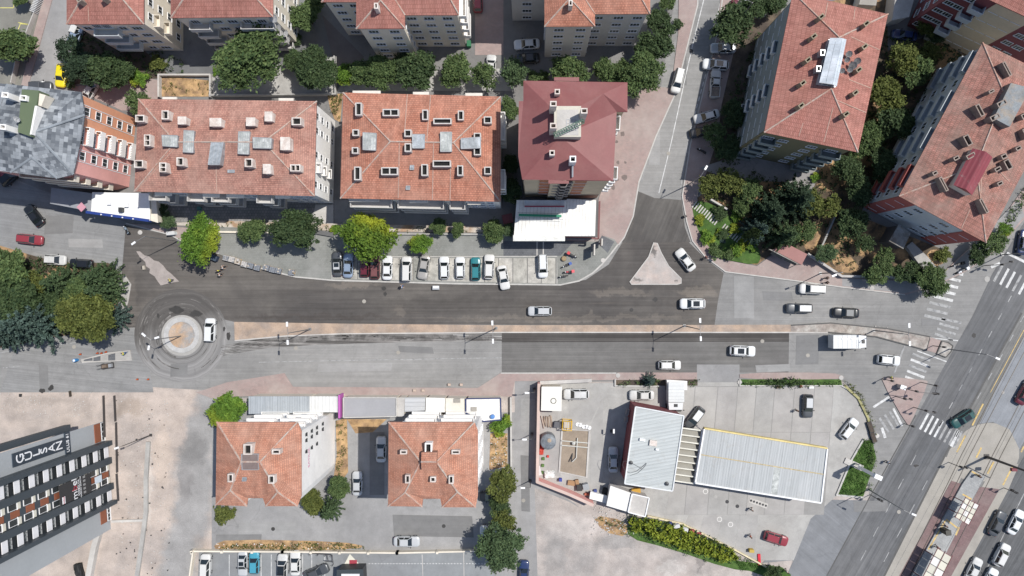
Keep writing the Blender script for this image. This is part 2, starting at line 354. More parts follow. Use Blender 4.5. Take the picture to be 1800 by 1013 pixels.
# roundabout: worn circular tyre marks round the island
def ring_mat():
    m, t, b = nodes_new('roundabout_asphalt'); v = coords(t)
    g = N(t, 'ShaderNodeTexGradient', gradient_type='SPHERICAL')
    ln = N(t, 'ShaderNodeVectorMath', operation='LENGTH'); sub = N(t, 'ShaderNodeVectorMath', operation='SUBTRACT')
    c0 = P(320, 590); sub.inputs[1].default_value = c0; t.links.new(v, sub.inputs[0]); t.links.new(sub.outputs[0], ln.inputs[0])
    d = math_(t, 'ADD', ln.outputs['Value'], math_(t, 'MULTIPLY', noise(t, v, .12, 3), 2.2))
    cb = N(t, 'ShaderNodeCombineXYZ'); t.links.new(d, cb.inputs[0])
    n1 = noise(t, cb.outputs[0], 1.3, 5, .75)
    sp = N(t, 'ShaderNodeSeparateXYZ'); t.links.new(sub.outputs[0], sp.inputs[0])
    side = mrange(t, math_(t, 'ADD', math_(t, 'SUBTRACT', sp.outputs[1], math_(t, 'MULTIPLY', sp.outputs[0], .35)), math_(t, 'MULTIPLY', noise(t, v, .2, 5), 6)), 0.5, 6.5, 0, 1)
    c = mix(t, side, (.215, .21, .205), (.088, .082, .077))
    c = mix(t, 1.0, c, grey(t, mrange(t, n1, .35, .65, .68, 1.32)), 'MULTIPLY')
    near = mrange(t, ln.outputs['Value'], 3.6, 6.2, 1, 0)
    c = mix(t, math_(t, 'MULTIPLY', near, mrange(t, noise(t, cb.outputs[0], 2.2, 3), .45, .6, 0, .8)), c, (.06, .056, .052))
    c = mix(t, mrange(t, noise(t, v, .3, 6, .7, 1.5), .62, .74, 0, .5), c, (.05, .047, .045))
    c = mix(t, 1.0, c, grey(t, mrange(t, noise(t, v, 9, 3, .8), .25, .75, .85, 1.15)), 'MULTIPLY')
    t.links.new(c, b.inputs['Base Color']); b.inputs['Roughness'].default_value = .9; bump(t, b, noise(t, v, 14, 2), .25, .02); return m
ground('roundabout', arc(318, 590, 82, 0, 360, 60)[:-1], .005, ring_mat())
# boulevard
ground('boulevard', [(1345, 1200), (1453, 1013), (1528, 880), (1600, 752), (1662, 640), (1710, 555), (1745, 480), (1800, 392), (2000, 60), (2000, 200), (1796, 550), (1709, 710), (1662, 799), (1554, 1013), (1445, 1200)], .002, A_BLVD)
ground('south_forecourt_apron', [(1395, 985), (1340, 990), (1420, 905), (1435, 878), (1530, 880), (1453, 1013), (1345, 1200), (1300, 1200)], -.003, asphalt('asphalt_blue', (.2, .205, .212), (.175, .18, .188), .1, R(40), stain=.2))
ground('tram_reserve', [(1554, 1013), (1662, 799), (1709, 710), (1796, 550), (2000, 200), (2000, 1300), (1445, 1200)], -.004, A_TRAM)
ground('tram_concrete', smooth_poly([(1692, 762), (1712, 748), (1745, 742), (1775, 752), (1792, 775), (1791, 815), (1770, 835), (1730, 848), (1700, 845), (1665, 830), (1662, 800)], 1), .001, CONC_T)
ground('tram_concrete_strip', [(1662, 803), (1700, 820), (1600, 1013), (1540, 1130), (1500, 1130), (1556, 1013)], .004, CONC_T)
ground('tram_east_strip', [(1735, 840), (1790, 815), (1780, 860), (1687, 1013), (1630, 1130), (1590, 1130), (1640, 1013)], .005, CONC_T)
ground('tramway_pavers_west', [(1672, 845), (1694, 852), (1606, 1013), (1560, 1100), (1535, 1100), (1580, 1013)], .009, tiles('pavers_maroon', (.2, .13, .125), (.17, .11, .11), (.1, .08, .08), .4, .2, (.22, .17, .16), .7, uv=False, msize=.012, bmps=.15, rot=R(30)))
ground('tramway_pavers_east', [(1715, 855), (1757, 860), (1672, 1013), (1625, 1100), (1585, 1100), (1632, 1013)], .009, MATS['pavers_maroon'])
ground('boulevard_east', [(1772, 862), (1790, 820), (1900, 620), (2000, 440), (2000, 1300), (1600, 1200), (1690, 1013)], .002, asphalt('asphalt_boulevard_east', (.095, .097, .1), (.115, .116, .118), .2, R(-60), stain=.15))
ground('tram_smooth_bed', [(1742, 703), (1763, 660), (1800, 590), (2000, 240), (2000, 440), (1815, 750), (1792, 790), (1775, 755), (1745, 742), (1722, 745)], .002, asphalt('tram_bed', (.225, .235, .25), (.2, .21, .225), .08, R(-60), stain=.25))

# markings, each its own piece of the road
road = bpy.data.objects['road']
def stroke(name, pts, w, m, z=.012, parent=road):
    for (x0, y0), (x1, y1) in zip(pts, pts[1:]):
        a, b = P(x0, y0), P(x1, y1); d = (b - a).normalized(); n = Vector((-d.y, d.x, 0)) * w / 2
        MB().sheet([a + n, b + n, b - n, a - n][::-1], z).build(name, m, parent)
def dashes(name, p, q, n, frac, w, m, z=.012):
    for i in range(n):
        t0 = i / n; t1 = t0 + frac / n
        stroke(name, [(p[0] + (q[0] - p[0]) * t0, p[1] + (q[1] - p[1]) * t0), (p[0] + (q[0] - p[0]) * t1, p[1] + (q[1] - p[1]) * t1)], w, m, z)
stroke('lane_marking', [(455, 637), (600, 634), (882, 629)], .13, PAINT_F)
stroke('lane_marking', [(0, 620), (60, 612), (135, 602)], .14, PAINT_F); stroke('lane_marking', [(5, 647), (35, 644)], .14, PAINT_F)
stroke('lane_marking', [(1242, -20), (1222, 60), (1206, 130), (1180, 250), (1158, 340)], .15, PAINT)
stroke('lane_marking', [(1270, -20), (1262, 25)], .13, PAINT); dashes('lane_marking', (1244, 118), (1212, 235), 9, .6, .14, PAINT); stroke('lane_marking', [(1210, 240), (1195, 340)], .13, PAINT_F)
stroke('lane_marking', [(1160, 190), (1128, 320)], .12, PAINT_F)
for i in range(8):   # crosswalk at the tree, across the side road
    y = 478 + i * 11.5; x = 1690 - i * 4.5; 
    stroke('crosswalk_stripe', [(x - 34 + max(0, 4 - i) * 5, y - 4 + max(0, 4 - i) * 1.2), (x + 3, y + 5)], .5, PAINT if i < 5 else PAINT_F)
for i in range(5): stroke('crosswalk_stripe', [(1655 - i * 4, 560 + i * 9), (1690 - i * 5, 568 + i * 10)], .45, PAINT_F)
for i in range(8): # crosswalk over the boulevard, upper
    x = 1762 + i * 11; y = 473 + i * 5.6
    stroke('crosswalk_stripe', [(x, y - 6), (x - 15, y + 22)], .42, PAINT if i % 3 else PAINT_F)
for i in range(5): stroke('crosswalk_stripe', [(1604 - i * 3.2, 622 + i * 10), (1635 - i * 3.4, 634 + i * 10)], .42, PAINT_F if i in (0, 2) else PAINT)
for i in range(8): stroke('crosswalk_stripe', [(1632 + i * 8.5, 727 + i * 4.5), (1617 + i * 8.5, 755 + i * 4.5)], .4, PAINT_F if i > 3 else PAINT)
stroke('stop_line', [(1685, 757), (1672, 785)], .55, PAINT); stroke('stop_line', [(1612, 592), (1684, 599)], .18, PAINT); stroke('stop_line', [(1612, 617), (1664, 636)], .2, PAINT)
stroke('stop_line', [(1535, 716), (1563, 698)], .4, PAINT); stroke('stop_line', [(1570, 718), (1586, 749)], .4, PAINT); stroke('stop_line', [(1590, 608), (1572, 656)], .3, PAINT_F)
for i in range(3): stroke('crosswalk_stripe', [(1546 + i * 9, 735 - i * 6), (1562 + i * 9, 760 - i * 5)], .4, PAINT_F)
stroke('stop_line', [(1550, 752), (1556, 770)], .5, PAINT); stroke('stop_line', [(1742, 470), (1758, 463)], .5, PAINT); stroke('stop_line', [(1770, 445), (1830, 475)], .45, PAINT)
dashes('lane_marking', (1778, 520), (1640, 770), 8, .35, .16, PAINT_F); dashes('lane_marking', (1800, 555), (1668, 790), 7, .35, .16, PAINT_F)
dashes('lane_marking', (1610, 800), (1500, 1010), 5, .42, .13, PAINT_F); dashes('lane_marking', (1630, 845), (1540, 1013), 4, .4, .14, PAINT_F)
stroke('yellow_line', [(1800, 580), (1741, 690)], .13, PAINT_Y); stroke('yellow_line', [(1728, 710), (1709, 748)], .3, PAINT_Y); stroke('yellow_line', [(1697, 766), (1682, 795)], .3, PAINT_Y)
stroke('yellow_line', [(1725, 787), (1716, 805)], .3, PAINT_Y); stroke('yellow_line', [(1747, 812), (1736, 833)], .3, PAINT_Y); stroke('yellow_line', [(1780, 820), (1763, 853)], .3, PAINT_Y); stroke('yellow_line', [(1800, 785), (1795, 795)], .3, PAINT_Y)
dashes('lane_marking', (1800, 868), (1700, 1070), 4, .8, .16, PAINT_F)
stroke('lane_marking', [(1453, 1013), (1528, 876), (1610, 730)], .2, KERB_D, .01); stroke('lane_marking', [(1545, 1030), (1554, 1013), (1662, 799), (1709, 710), (1796, 550)], .35, KERB_D, .01)
for l in [[(0, 14), (24, 14), (24, -10)], [(32, 40), (56, 44), (36, 42), (28, 62), (45, 66)]]: stroke('parking_line', l, .12, PAINT_YL, .004)
# small irregular tar patches and spills
rs = random.Random(3)
def blot(cx, cy, r, m, z=.014, sq=1.0):
    pts = [(cx + r * rs.uniform(.55, 1.1) * math.cos(a) * sq, cy + r * rs.uniform(.5, 1.1) * math.sin(a)) for a in [2 * math.pi * i / 11 for i in range(11)]]
    MB().sheet(px_poly(pts)[::-1], z).build('spill', m, road)
TAR = mat('tar_spill', (.04, .038, .036), .7, .2)
for x, y, r, q in [(1152, 527, 5, 1), (394, 578, 5, .5), (402, 590, 8, .5), (378, 592, 4, .6), (675, 507, 4, 1.4), (677, 517, 5, .7), (278, 555, 6, .5), (310, 545, 9, 1.6), (345, 552, 7, 1.8), (90, 682, 6, 1), (75, 687, 5, 1.3), (1610, 819, 3, 2), (1712, 590, 5, 1)]:
    blot(x, y, r, TAR, .016 if x > 250 else .013, q)
GRV = mat('groove_dark', (.075, .07, .066), .9, .3, 1, 8, col2=(.19, .18, .17), mixs=.5)
for k in range(8):
    for j in range(9):
        x0 = 395 + j * 54 + rs.uniform(-12, 10); x1 = x0 + rs.uniform(30, 62)
        f_ = lambda x: (589 if x > 560 else 589 + (560 - x) ** 2 / 2400.0) + k * (1.4 + max(0, 560 - x) * .009) + (1 if x < 450 else 0)
        if x1 > 882: x1 = 880
        if x0 < 420 and k < 2: continue
        xm = (x0 + x1) / 2; stroke('groove', [(x0, f_(x0)), (xm, f_(xm)), (x1, f_(x1))], rs.uniform(.06, .15), GRV, .009)
for k in range(46):
    rad = rs.choice([38, 41, 45, 50, 57, 64, 70, 76]) + rs.uniform(-2, 2); a0 = rs.uniform(-60, 240) if rad > 48 else rs.uniform(60, 250); L_ = rs.uniform(12, 50)
    stroke('groove', [(320 + rad * math.cos(R(a0 + L_ * i / 7)), 590 - rad * math.sin(R(a0 + L_ * i / 7))) for i in range(8)], rs.uniform(.05, .16 if rad > 48 else .3), GRV, .0095 + .0001 * k)
CREAMP = mat('lime_dust', (.4, .37, .33), .95, .15)
PT1 = asphalt('repair_dark', (.17, .168, .165), (.19, .188, .185), .05, 0, crack=0); PT2 = asphalt('repair_pale', (.28, .275, .268), (.25, .248, .242), .05, 0, crack=0)
for i, (x0, y0, x1, y1, k) in enumerate([(1290, 486, 1325, 560, 1), (1340, 512, 1392, 530, 0), (560, 640, 690, 652, 1), (700, 608, 760, 622, 0), (1400, 590, 1440, 640, 0), (1330, 655, 1390, 640, 1), (300, 640, 330, 662, 0), (68, 640, 84, 690, 0), (120, 420, 180, 436, 1), (80, 380, 130, 410, 0), (1140, 200, 1160, 290, 1), (1195, 60, 1206, 150, 0), (1560, 880, 1500, 900, 0), (1620, 560, 1670, 572, 0), (915, 700, 940, 760, 1), (915, 800, 930, 900, 0), (420, 920, 520, 940, 1), (690, 905, 830, 945, 0), (650, 760, 676, 870, 0), (380, 940, 460, 952, 0)]):
    w_ = rs.uniform(-3, 3); MB().sheet(px_poly([(x0, y0), (x1, y0 + w_), (x1 + w_, y1), (x0 + w_, y1 - w_)]), .0075 + .0002 * i).build('repair_patch', PT2 if k else PT1, road)
for x, y in [(700, 620), (520, 612), (1340, 600), (1420, 625), (60, 470), (130, 610), (1175, 270), (1215, 90), (480, 930), (780, 925), (1580, 900), (920, 880), (1110, 545), (640, 530)]:
    MB().lathe([(.34, 0), (.34, .01), (.01, .012)], (*P(x, y).xy, .012), 16).build('manhole_cover', CONC_T if x % 3 else TAR, road)
# ---------------------------------------------------------------- raised pavements and islands
def kerb_line(pts, parent, w=.25, z=.16, m=None, closed=False):
    pts = list(pts) + ([pts[0]] if closed else [])
    mb = MB(); W3 = [P(x, y) for x, y in pts]
    L, Rr = [], []
    for i, p in enumerate(W3):
        a = W3[i - 1] if i else p; b = W3[i + 1] if i + 1 < len(W3) else p
        if closed and i in (0, len(W3) - 1): a, b = W3[-2], W3[1]
        d = (b - a); d.normalize(); n = Vector((-d.y, d.x, 0)) * w / 2; L.append(p + n); Rr.append(p - n)
    vs = [(p.x, p.y, zz) for q in (L, Rr) for zz in (-.01, z) for p in q]; n = len(W3); fs = []
    for i in range(n - 1):
        fs += [(n + i, n + i + 1, 3 * n + i + 1, 3 * n + i), (i, i + 1, n + i + 1, n + i), (3 * n + i, 3 * n + i + 1, 2 * n + i + 1, 2 * n + i)]
    mb.add(vs, fs); return mb.build('kerb', m or KERB, parent)
pl = [(372, 398), (480, 402), (590, 408), (905, 412), (905, 425), (1052, 425), (1062, 415), (1080, 421), (1086, 430), (1074, 446), (1060, 462), (1042, 479), (1018, 493), (985, 500), (800, 498), (585, 492), (520, 486), (470, 474), (405, 455), (385, 447)]
plaza = ground('north_pavement', pl, .12, PAV_GREY, h=1)
kerb_line([(1060, 462), (1074, 446), (1086, 430)][::-1] + [(1060, 463), (1042, 480), (1018, 494), (985, 501), (800, 499), (585, 493), (520, 487), (470, 475), (405, 456)], plaza)
MB().sheet(px_poly([(885, 424), (1010, 424), (985, 450), (885, 450)]), .124).build('dark_paving', PAV_DARK, plaza)
MB().sheet(px_poly([(1058, 414), (1080, 425), (1068, 445), (1050, 428)]), .124).build('dark_paving', PAV_DARK, plaza)
for x in (944, 955): MB().box((*P(x, 438).xy, .128), (.2, 2.6, .01)).build('white_band', CONC_L, plaza)
# concrete parking bays, each pad a slab
BX = [585, 606, 629, 654, 678, 702, 727, 751, 776, 801.5, 826.5, 851.5, 876.5, 901.5, 927, 951.5, 977]
CB = [mat('bay_concrete_%s' % k, c, .9, .16, .8, 6, col2=tuple(x * .68 for x in c), mixs=.6) for k, c in (('pale', (.45, .43, .39)), ('worn', (.40, .385, .345)), ('greenish', (.27, .27, .245)))]
MB().sheet(px_poly([(586, 454), (977, 454), (977, 499), (586, 490)]), .1245).build('joint_bed', mat('bay_joint', (.17, .165, .155), .95, .1), plaza)
for i in range(len(BX) - 1):
    m = CB[2] if i == 6 else CB[i % 2] if i > 3 else CB[1]
    x0, x1 = BX[i] + .8, BX[i + 1] - .8
    yb = 490 + (x0 - 585) / 400 * 9
    MB().prism(px_poly([(x0, 454), (x1, 454), (x1, yb + .6), (x0, yb)]), .1, .132 + .003 * (i % 3), bottom=False).build('slab', m, plaza)
kerb_line([(584, 494), (584, 452), (979, 451), (979, 499)], plaza, .16, .17)
# east of the tower block: pink pavement with a rounded nose
pp = ground('pink_pavement', [(1046, 424), (1052, 350), (1078, 280), (1085, 170), (1110, 150), (1180, 155), (1192, 60), (1196, -200), (1230, -200), (1225, 10), (1186, 165), (1152, 240), (1122, 320), (1112, 380), (1096, 418), (1088, 430), (1062, 416)], .11, PAV_PINK, h=1)
kerb_line([(1230, -100), (1226, 10), (1187, 165), (1153, 240), (1123, 320), (1113, 380), (1097, 418), (1087, 431)], pp, .22, .14)
OIL = mat('oil_stain', (.15, .12, .11), .8, .2)
for x, y, r, q in [(1098, 312, 6, 1.1), (1084, 316, 4, 1), (1078, 330, 5, .8), (1086, 286, 4, .7), (1099, 286, 3, .8), (1078, 295, 3, .8), (1094, 236, 5, 1), (1084, 250, 3, 1)]:
    pts = [(x + r * q * rs.uniform(.6, 1.1) * math.cos(a), y + r * rs.uniform(.6, 1.1) * math.sin(a)) for a in [2 * math.pi * i / 12 for i in range(12)]]
    MB().sheet(px_poly(pts)[::-1], .116).build('oil_stain', OIL, pp)
pe = ground('east_pavement', [(1318, -200), (1300, 0), (1290, 90), (1268, 185), (1262, 240), (1243, 300), (1225, 345), (1235, 420), (1262, 455), (1330, 468), (1372, 438), (1420, 450), (1478, 488), (1560, 492), (1640, 495),
                               (1700, 440), (1760, 385), (1800, 330), (1900, 150), (1925, 170), (1800, 385), (1752, 440), (1700, 476), (1645, 503), (1590, 519), (1480, 506), (1400, 495), (1275, 479), (1238, 452), (1216, 424), (1206, 390), (1198, 345), (1212, 255), (1245, 120), (1262, 50), (1282, -200)], .11, PAV_PINK, h=1)
kerb_line([(1282, -100), (1263, 50), (1246, 120), (1213, 255), (1199, 345), (1207, 390), (1217, 424), (1239, 451), (1275, 478), (1400, 494), (1480, 505), (1590, 518)], pe, .2, .15)
MB().sheet(px_poly([(1480, 489), (1640, 497), (1700, 442), (1790, 350), (1800, 380), (1752, 438), (1700, 474), (1645, 501), (1590, 516), (1480, 503)])[::-1], .116).build('grey_paving', A_LOT, pe)
ps = ground('south_pavement', [(345, 690), (400, 672), (500, 656), (515, 680), (840, 682), (880, 656), (905, 656), (1083, 656), (1085, 668), (905, 670), (900, 697), (600, 697), (440, 696), (372, 700)], .1, PAV_PINK, h=1)
kerb_line([(880, 656), (905, 656), (1083, 656)], ps, .2, .13)
pu = ground('filling_station_pavement', [(1085, 655), (1225, 655), (1225, 667), (1085, 668)], .104, PAV_PINK, h=1)
pv = ground('corner_pavement', smooth_poly([(1300, 655), (1462, 655), (1485, 662), (1478, 667), (1300, 667)], 1), .104, PAV_PINK, h=1)
MB().sheet(px_poly([(1225, 641), (1300, 641), (1300, 676), (1225, 676)])[::-1], .008).build('driveway_patch', A_LOT, road)
# sand median, gravel nose, islands
md = ground('median', [(412, 566), (600, 569), (880, 572), (1390, 571), (1455, 570), (1455, 584), (1387, 583.5), (882, 583.5), (600, 586), (500, 590), (413, 598)], .1, SAND, h=1)
kerb_line([(413, 599), (500, 591), (600, 587), (882, 584.5), (1387, 584.5), (1455, 585)], md, .22, .13, CONC_L)
mn = ground('median_nose', [(1390, 571), (1460, 567), (1560, 577), (1635, 592), (1628, 617), (1600, 608), (1540, 592), (1455, 584), (1390, 583)], .14, GRAVEL, h=1)
kerb_line([(1390, 572), (1460, 568), (1560, 578), (1634, 592), (1628, 616), (1600, 608), (1540, 592), (1455, 584)], mn, .2, .2, KERB_D)
mi = ground('median_tip', [(1655, 600), (1666, 602), (1674, 608), (1671, 618), (1662, 628), (1646, 622)], .14, GRAVEL, h=1)
kerb_line([(1655, 600), (1666, 602), (1674, 608), (1671, 618), (1662, 628), (1646, 622)], mi, .2, .2, KERB_D, True)
ground('crossing_refuge', [(1636, 593), (1654, 599), (1645, 621), (1629, 616)], .02, PAV_PINK, h=1)
tri = [(1149, 427), (1155, 428), (1162, 445), (1175, 468), (1197, 490), (1197, 498), (1190, 500), (1110, 500), (1107, 496), (1140, 452)]
ti = ground('triangular_island', tri, .13, mat('island_screed', (.37, .34, .32), .9, .15, .6, 6, col2=(.40, .335, .3), mixs=.3, bl=[(1147, 440, 8, 10, .8, (.09, .085, .08)), (1119, 492, 9, 5, .7, (.12, .11, .1)), (1188, 496, 7, 3, .7, (.12, .11, .1))]), h=1)
kerb_line(tri, ti, .18, .16, CONC_L, True)
il = ground('teardrop_island', [(240, 442), (246, 442), (254, 449), (262, 451), (271, 458), (279, 460), (287, 467), (293, 475), (302, 482), (315, 495), (298, 498), (283, 502), (277, 494), (272, 486), (263, 480), (264, 473), (257, 468), (256, 461), (246, 452)], .08, mat('island_screed_pink', (.31, .275, .255), .9, .15, .6, 6), h=1)
blot(250, 470, 4, TAR); blot(247, 455, 3, TAR)
# roundabout island: three rings
ri = ground('roundabout_island', arc(320, 590, 36, 0, 360, 48)[:-1], .08, CONC, h=1)
MB().lathe([(3.15, 0), (3.15, .2), (3.1, .22), (2.35, .22), (2.3, .2), (2.3, 0)], P(320, 589), 48).build('kerb', mat('new_kerb', (.40, .395, .385), .85, .15, .8), ri)
MB().lathe([(2.29, .0), (2.29, .13), (0.01, .15)], P(320, 589), 40).build('hub_fill', mat('hub_screed', (.27, .265, .26), .9, .2, .5, 5, col2=(.42, .29, .19), mixs=.28), ri)
wi = ground('splitter_island', [(143, 633), (190, 620), (228, 616), (232, 633), (145, 637)], .07, CONC, h=1)
kerb_line([(143, 633), (190, 621), (229, 616.5), (232, 633), (145, 637)], wi, .15, .15, CONC_L, True)
for a in [(148, 163, 632.5, 629), (165, 177, 629, 626), (191, 203, 624, 621)]:
    MB().prism(px_poly([(a[0], a[2]), (a[1], a[3]), (a[1], 634), (a[0], 635)]), .06, .12, bottom=False).build('slab', PAV_DARK, wi)
ni = ground('corner_island', smooth_poly([(1555, 662), (1625, 668), (1632, 672), (1600, 745), (1594, 748), (1548, 668)], 1), .12, PAV_PINK, h=1)
# park pavement and small pavements in the west
pk = ground('park', [(-200, 440), (0, 432), (60, 450), (105, 462), (190, 462), (213, 482), (207, 560), (205, 578), (100, 592), (0, 612), (-200, 640)], .08, SOIL, h=1)
wk = ground('park_pavement', smooth_poly([(205, 482), (218, 484), (230, 500), (224, 530), (214, 572), (204, 576), (210, 530)], 1), .11, CONC, h=1)
kerb_line([(206, 483), (220, 485), (230, 500), (225, 530), (213, 572)], wk, .22, .15, CONC_L)
nw = ground('north_west_pavement', [(82, -100), (98, -100), (92, 0), (70, 80), (50, 152), (38, 150), (60, 60), (76, 0)], .1, PAV_PINK, h=1)
shop_pav = ground('shop_pavement', [(222, 393), (300, 398), (372, 405), (385, 445), (330, 430), (300, 412)], .1, PAV_PINK, h=1)
kerb_line([(222, 393), (300, 413), (332, 431), (385, 446)], shop_pav, .2, .13)
# filling station slabs
fs_ = ground('forecourt', [(948, 674), (1305, 672), (1478, 672), (1500, 690), (1525, 735), (1532, 790), (1470, 872), (1425, 912), (1395, 985), (1330, 985), (1115, 903), (1040, 880), (945, 842)], .03, CONC, h=1)
FC = [mat('forecourt_concrete_%s' % n, c, .9, .1, .35, 7, col2=tuple(x * .85 for x in c), mixs=.15) for n, c in (('a', (.345, .33, .315)), ('b', (.33, .32, .305)), ('c', (.36, .345, .325)))]
rr = random.Random(5)
MB().sheet(px_poly([(1190, 679), (1466, 679), (1448, 905), (1172, 905)]), .034).build('joint_bed', mat('joint_dark', (.25, .243, .232), .95, .1), fs_)
dx, dy = -.085, 1.0
xs0 = [1190, 1222, 1262, 1297, 1330, 1362, 1397, 1432, 1466]
for i in range(len(xs0) - 1):
    for (ya, yb) in ((680, 760), (760, 840), (840, 905)):
        def q(x, y): return (x + (y - 680) * dx + .7 * (0), y)
        y2 = yb
        pts = [q(xs0[i] + .7, ya + .4), q(xs0[i + 1] - .7, ya + .4), q(xs0[i + 1] - .7, y2 - .4), q(xs0[i] + .7, y2 - .4)]
        if ya == 840 and i > 6: continue
        MB().prism(px_poly(pts), .02, .04 + rr.uniform(0, .006), bottom=False).build('slab', FC[rr.randrange(3)], fs_)
for pts in ([(1210, 906), (1237, 906), (1228, 945), (1200, 935)], [(1238, 906), (1268, 906), (1258, 955), (1229, 946)], [(1269, 906), (1300, 906), (1290, 965), (1259, 956)], [(1301, 906), (1333, 906), (1325, 978), (1291, 966)],
            [(950, 745), (990, 745), (985, 838), (948, 830)], [(1040, 745), (1060, 700), (1060, 860), (1036, 870)], [(1000, 700), (1058, 700), (1038, 742), (1000, 742)]):
    MB().prism(px_poly(pts), .02, .042, bottom=False).build('slab', FC[rr.randrange(3)], fs_)
MANH = flat('manhole_iron', (.03, .03, .032), .6); RINGW = mat('painted_ring', (.6, .58, .55), .8, .15)
def cover(x, y, r, m, ring=None, z=.045, parent=None, name='manhole_cover'):
    if ring: MB().lathe([(r + .14, 0), (r + .14, .012), (r, .012), (r, 0)], (*P(x, y).xy, z), 20).build('cover_ring', ring, parent)
    MB().lathe([(r - .01, 0), (r - .01, .016), (.01, .018)], (*P(x, y).xy, z), 20).build(name, m, parent)
for x, y, k in [(1240, 864, 1), (1258, 873, 2), (1278, 882, 0), (1296, 890, 0), (1264.6, 913, 1), (1284, 922, 1)]:
    cover(x, y, .33, MANH if k == 0 else CONC, None if k != 1 else RINGW, .05, fs_)
pad = MB(); a, b = P(1320, 880), P(1346, 889); d = (b - a).normalized(); pad.box(((a + b) / 2 + Vector((0, 0, .055))), ((b - a).length + .6, .9, .03), math.atan2(d.y, d.x)); pad.build('filler_plate', CONC_L, fs_)
for i in range(6):
    q_ = a + (b - a) * i / 5; MB().lathe([(.2, 0), (.2, .02), (.01, .02)], (q_.x, q_.y, .071), 12).build('filler_cap', MANH, fs_)
for x, y, r in [(1763, 690, .3), (1735, 491, .5)]: cover(x, y, r, CONC, None, .012, road)
for x, y in [(1086, 660), (1060, 458), (1532, 507), (1478, 664), (1300, 672), (247, 409), (1541, 766)]: 
    MB().lathe([(.4, 0), (.4, .06), (.01, .08)], (*P(x, y).xy, .1), 20).build('planter_ring', CONC_L, road)
# planted areas
gd = ground('garden', [(1226, 348), (1300, 300), (1335, 140), (1385, 20), (1560, -20), (1700, 0), (1720, 60), (1640, 200), (1530, 340), (1510, 380), (1660, 440), (1640, 490), (1478, 483), (1420, 445), (1372, 436), (1330, 466), (1262, 452), (1238, 420)], .05, SOIL, h=1)
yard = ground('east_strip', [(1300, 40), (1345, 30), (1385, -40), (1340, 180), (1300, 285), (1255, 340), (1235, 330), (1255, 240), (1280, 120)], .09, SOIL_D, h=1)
lawn = ground('lawn', smooth_poly([(1215, 358), (1235, 352), (1275, 372), (1300, 400), (1330, 430), (1338, 452), (1330, 467), (1272, 456), (1240, 430), (1222, 395)], 1), .14, LAWN, h=1)
ground('station_lawn', [(1516, 774), (1533, 775), (1540, 805), (1517, 873), (1472, 869), (1496, 811)], .08, LAWN, h=1)
ground('hedge_bed', [(1300, 667), (1478, 667), (1480, 678), (1300, 678)], .085, LAWN, h=1)
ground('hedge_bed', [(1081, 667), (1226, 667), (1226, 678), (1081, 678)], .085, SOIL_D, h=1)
for nm, pts, m in [('dry_bed', [(283, 135), (372, 135), (372, 170), (283, 170)], SOIL_O), ('dry_bed', [(575, 165), (603, 165), (598, 215), (588, 210), (580, 190)], SOIL_O),
                   ('dry_bed', [(590, 740), (610, 735), (612, 830), (594, 855), (585, 850), (592, 800)], SOIL_O), ('dry_bed', [(610, 737), (680, 737), (655, 760), (625, 762)], SOIL_O),
                   ('dry_bed', smooth_poly([(375, 958), (400, 948), (600, 952), (650, 962), (590, 967), (380, 967)], 1), SOIL_O), ('dry_bed', [(862, 762), (892, 762), (892, 820), (860, 826)], SOIL_O),
                   ('dry_bed', smooth_poly([(1405, 395), (1450, 400), (1440, 450), (1412, 440)], 1), SOIL_O), ('dry_bed', smooth_poly([(1460, 440), (1490, 445), (1515, 475), (1490, 482), (1465, 470)], 1), SOIL_O),
                   ('dry_bed', smooth_poly([(1625, 440), (1668, 438), (1662, 462), (1640, 470)], 1), SOIL_O), ('dry_bed', smooth_poly([(1300, 30), (1350, 35), (1345, 80), (1325, 105), (1300, 95)], 1), SOIL_O),
                   ('dry_bed', smooth_poly([(1318, 95), (1335, 130), (1330, 180), (1305, 200), (1300, 140)], 1), SOIL_O),
                   ('planted_bed', smooth_poly([(1105, 915), (1170, 940), (1290, 985), (1330, 990), (1390, 1000), (1390, 1040), (1330, 1005), (1280, 1000), (1180, 965), (1100, 945)], 1), LAWN),
                   ('dry_bed', smooth_poly([(1040, 905), (1100, 915), (1105, 945), (1060, 935)], 1), SOIL_O),
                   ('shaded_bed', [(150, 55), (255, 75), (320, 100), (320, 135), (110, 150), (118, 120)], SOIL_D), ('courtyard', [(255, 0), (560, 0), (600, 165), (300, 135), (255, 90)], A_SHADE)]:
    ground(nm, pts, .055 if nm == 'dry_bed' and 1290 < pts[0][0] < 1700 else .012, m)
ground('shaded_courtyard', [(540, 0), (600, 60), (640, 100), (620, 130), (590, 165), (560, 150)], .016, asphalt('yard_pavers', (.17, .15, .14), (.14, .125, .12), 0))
ground('red_path', [(835, -50), (885, -50), (885, 97), (835, 97)], .008, PAV_PINK)
ground('terrace', [(372, 132), (592, 100), (592, 168), (372, 170)], .2, CONC, h=1)
ground('patio', [(240, 345), (588, 352), (590, 408), (375, 398), (300, 395), (255, 350)], .02, PAV_PATIO)
ground('patio', [(588, 352), (905, 355), (905, 410), (588, 408)], .024, asphalt('patio_dark', (.19, .185, .18), (.24, .235, .23), 0))
ground('terrace', [(555, 360), (586, 360), (586, 405), (545, 403)], .1, CONC_L, h=1)
ground('kerb_bed', [(262, 395), (590, 406), (905, 410), (905, 399), (590, 394), (380, 388)], .14, mat('bed_concrete', (.45, .41, .36), .9, .15, .6, 5, col2=(.33, .22, .14), mixs=.4), h=1)
ground('north_forecourt', [(590, 160), (620, 130), (900, 120), (905, 160)], .012, CONC)
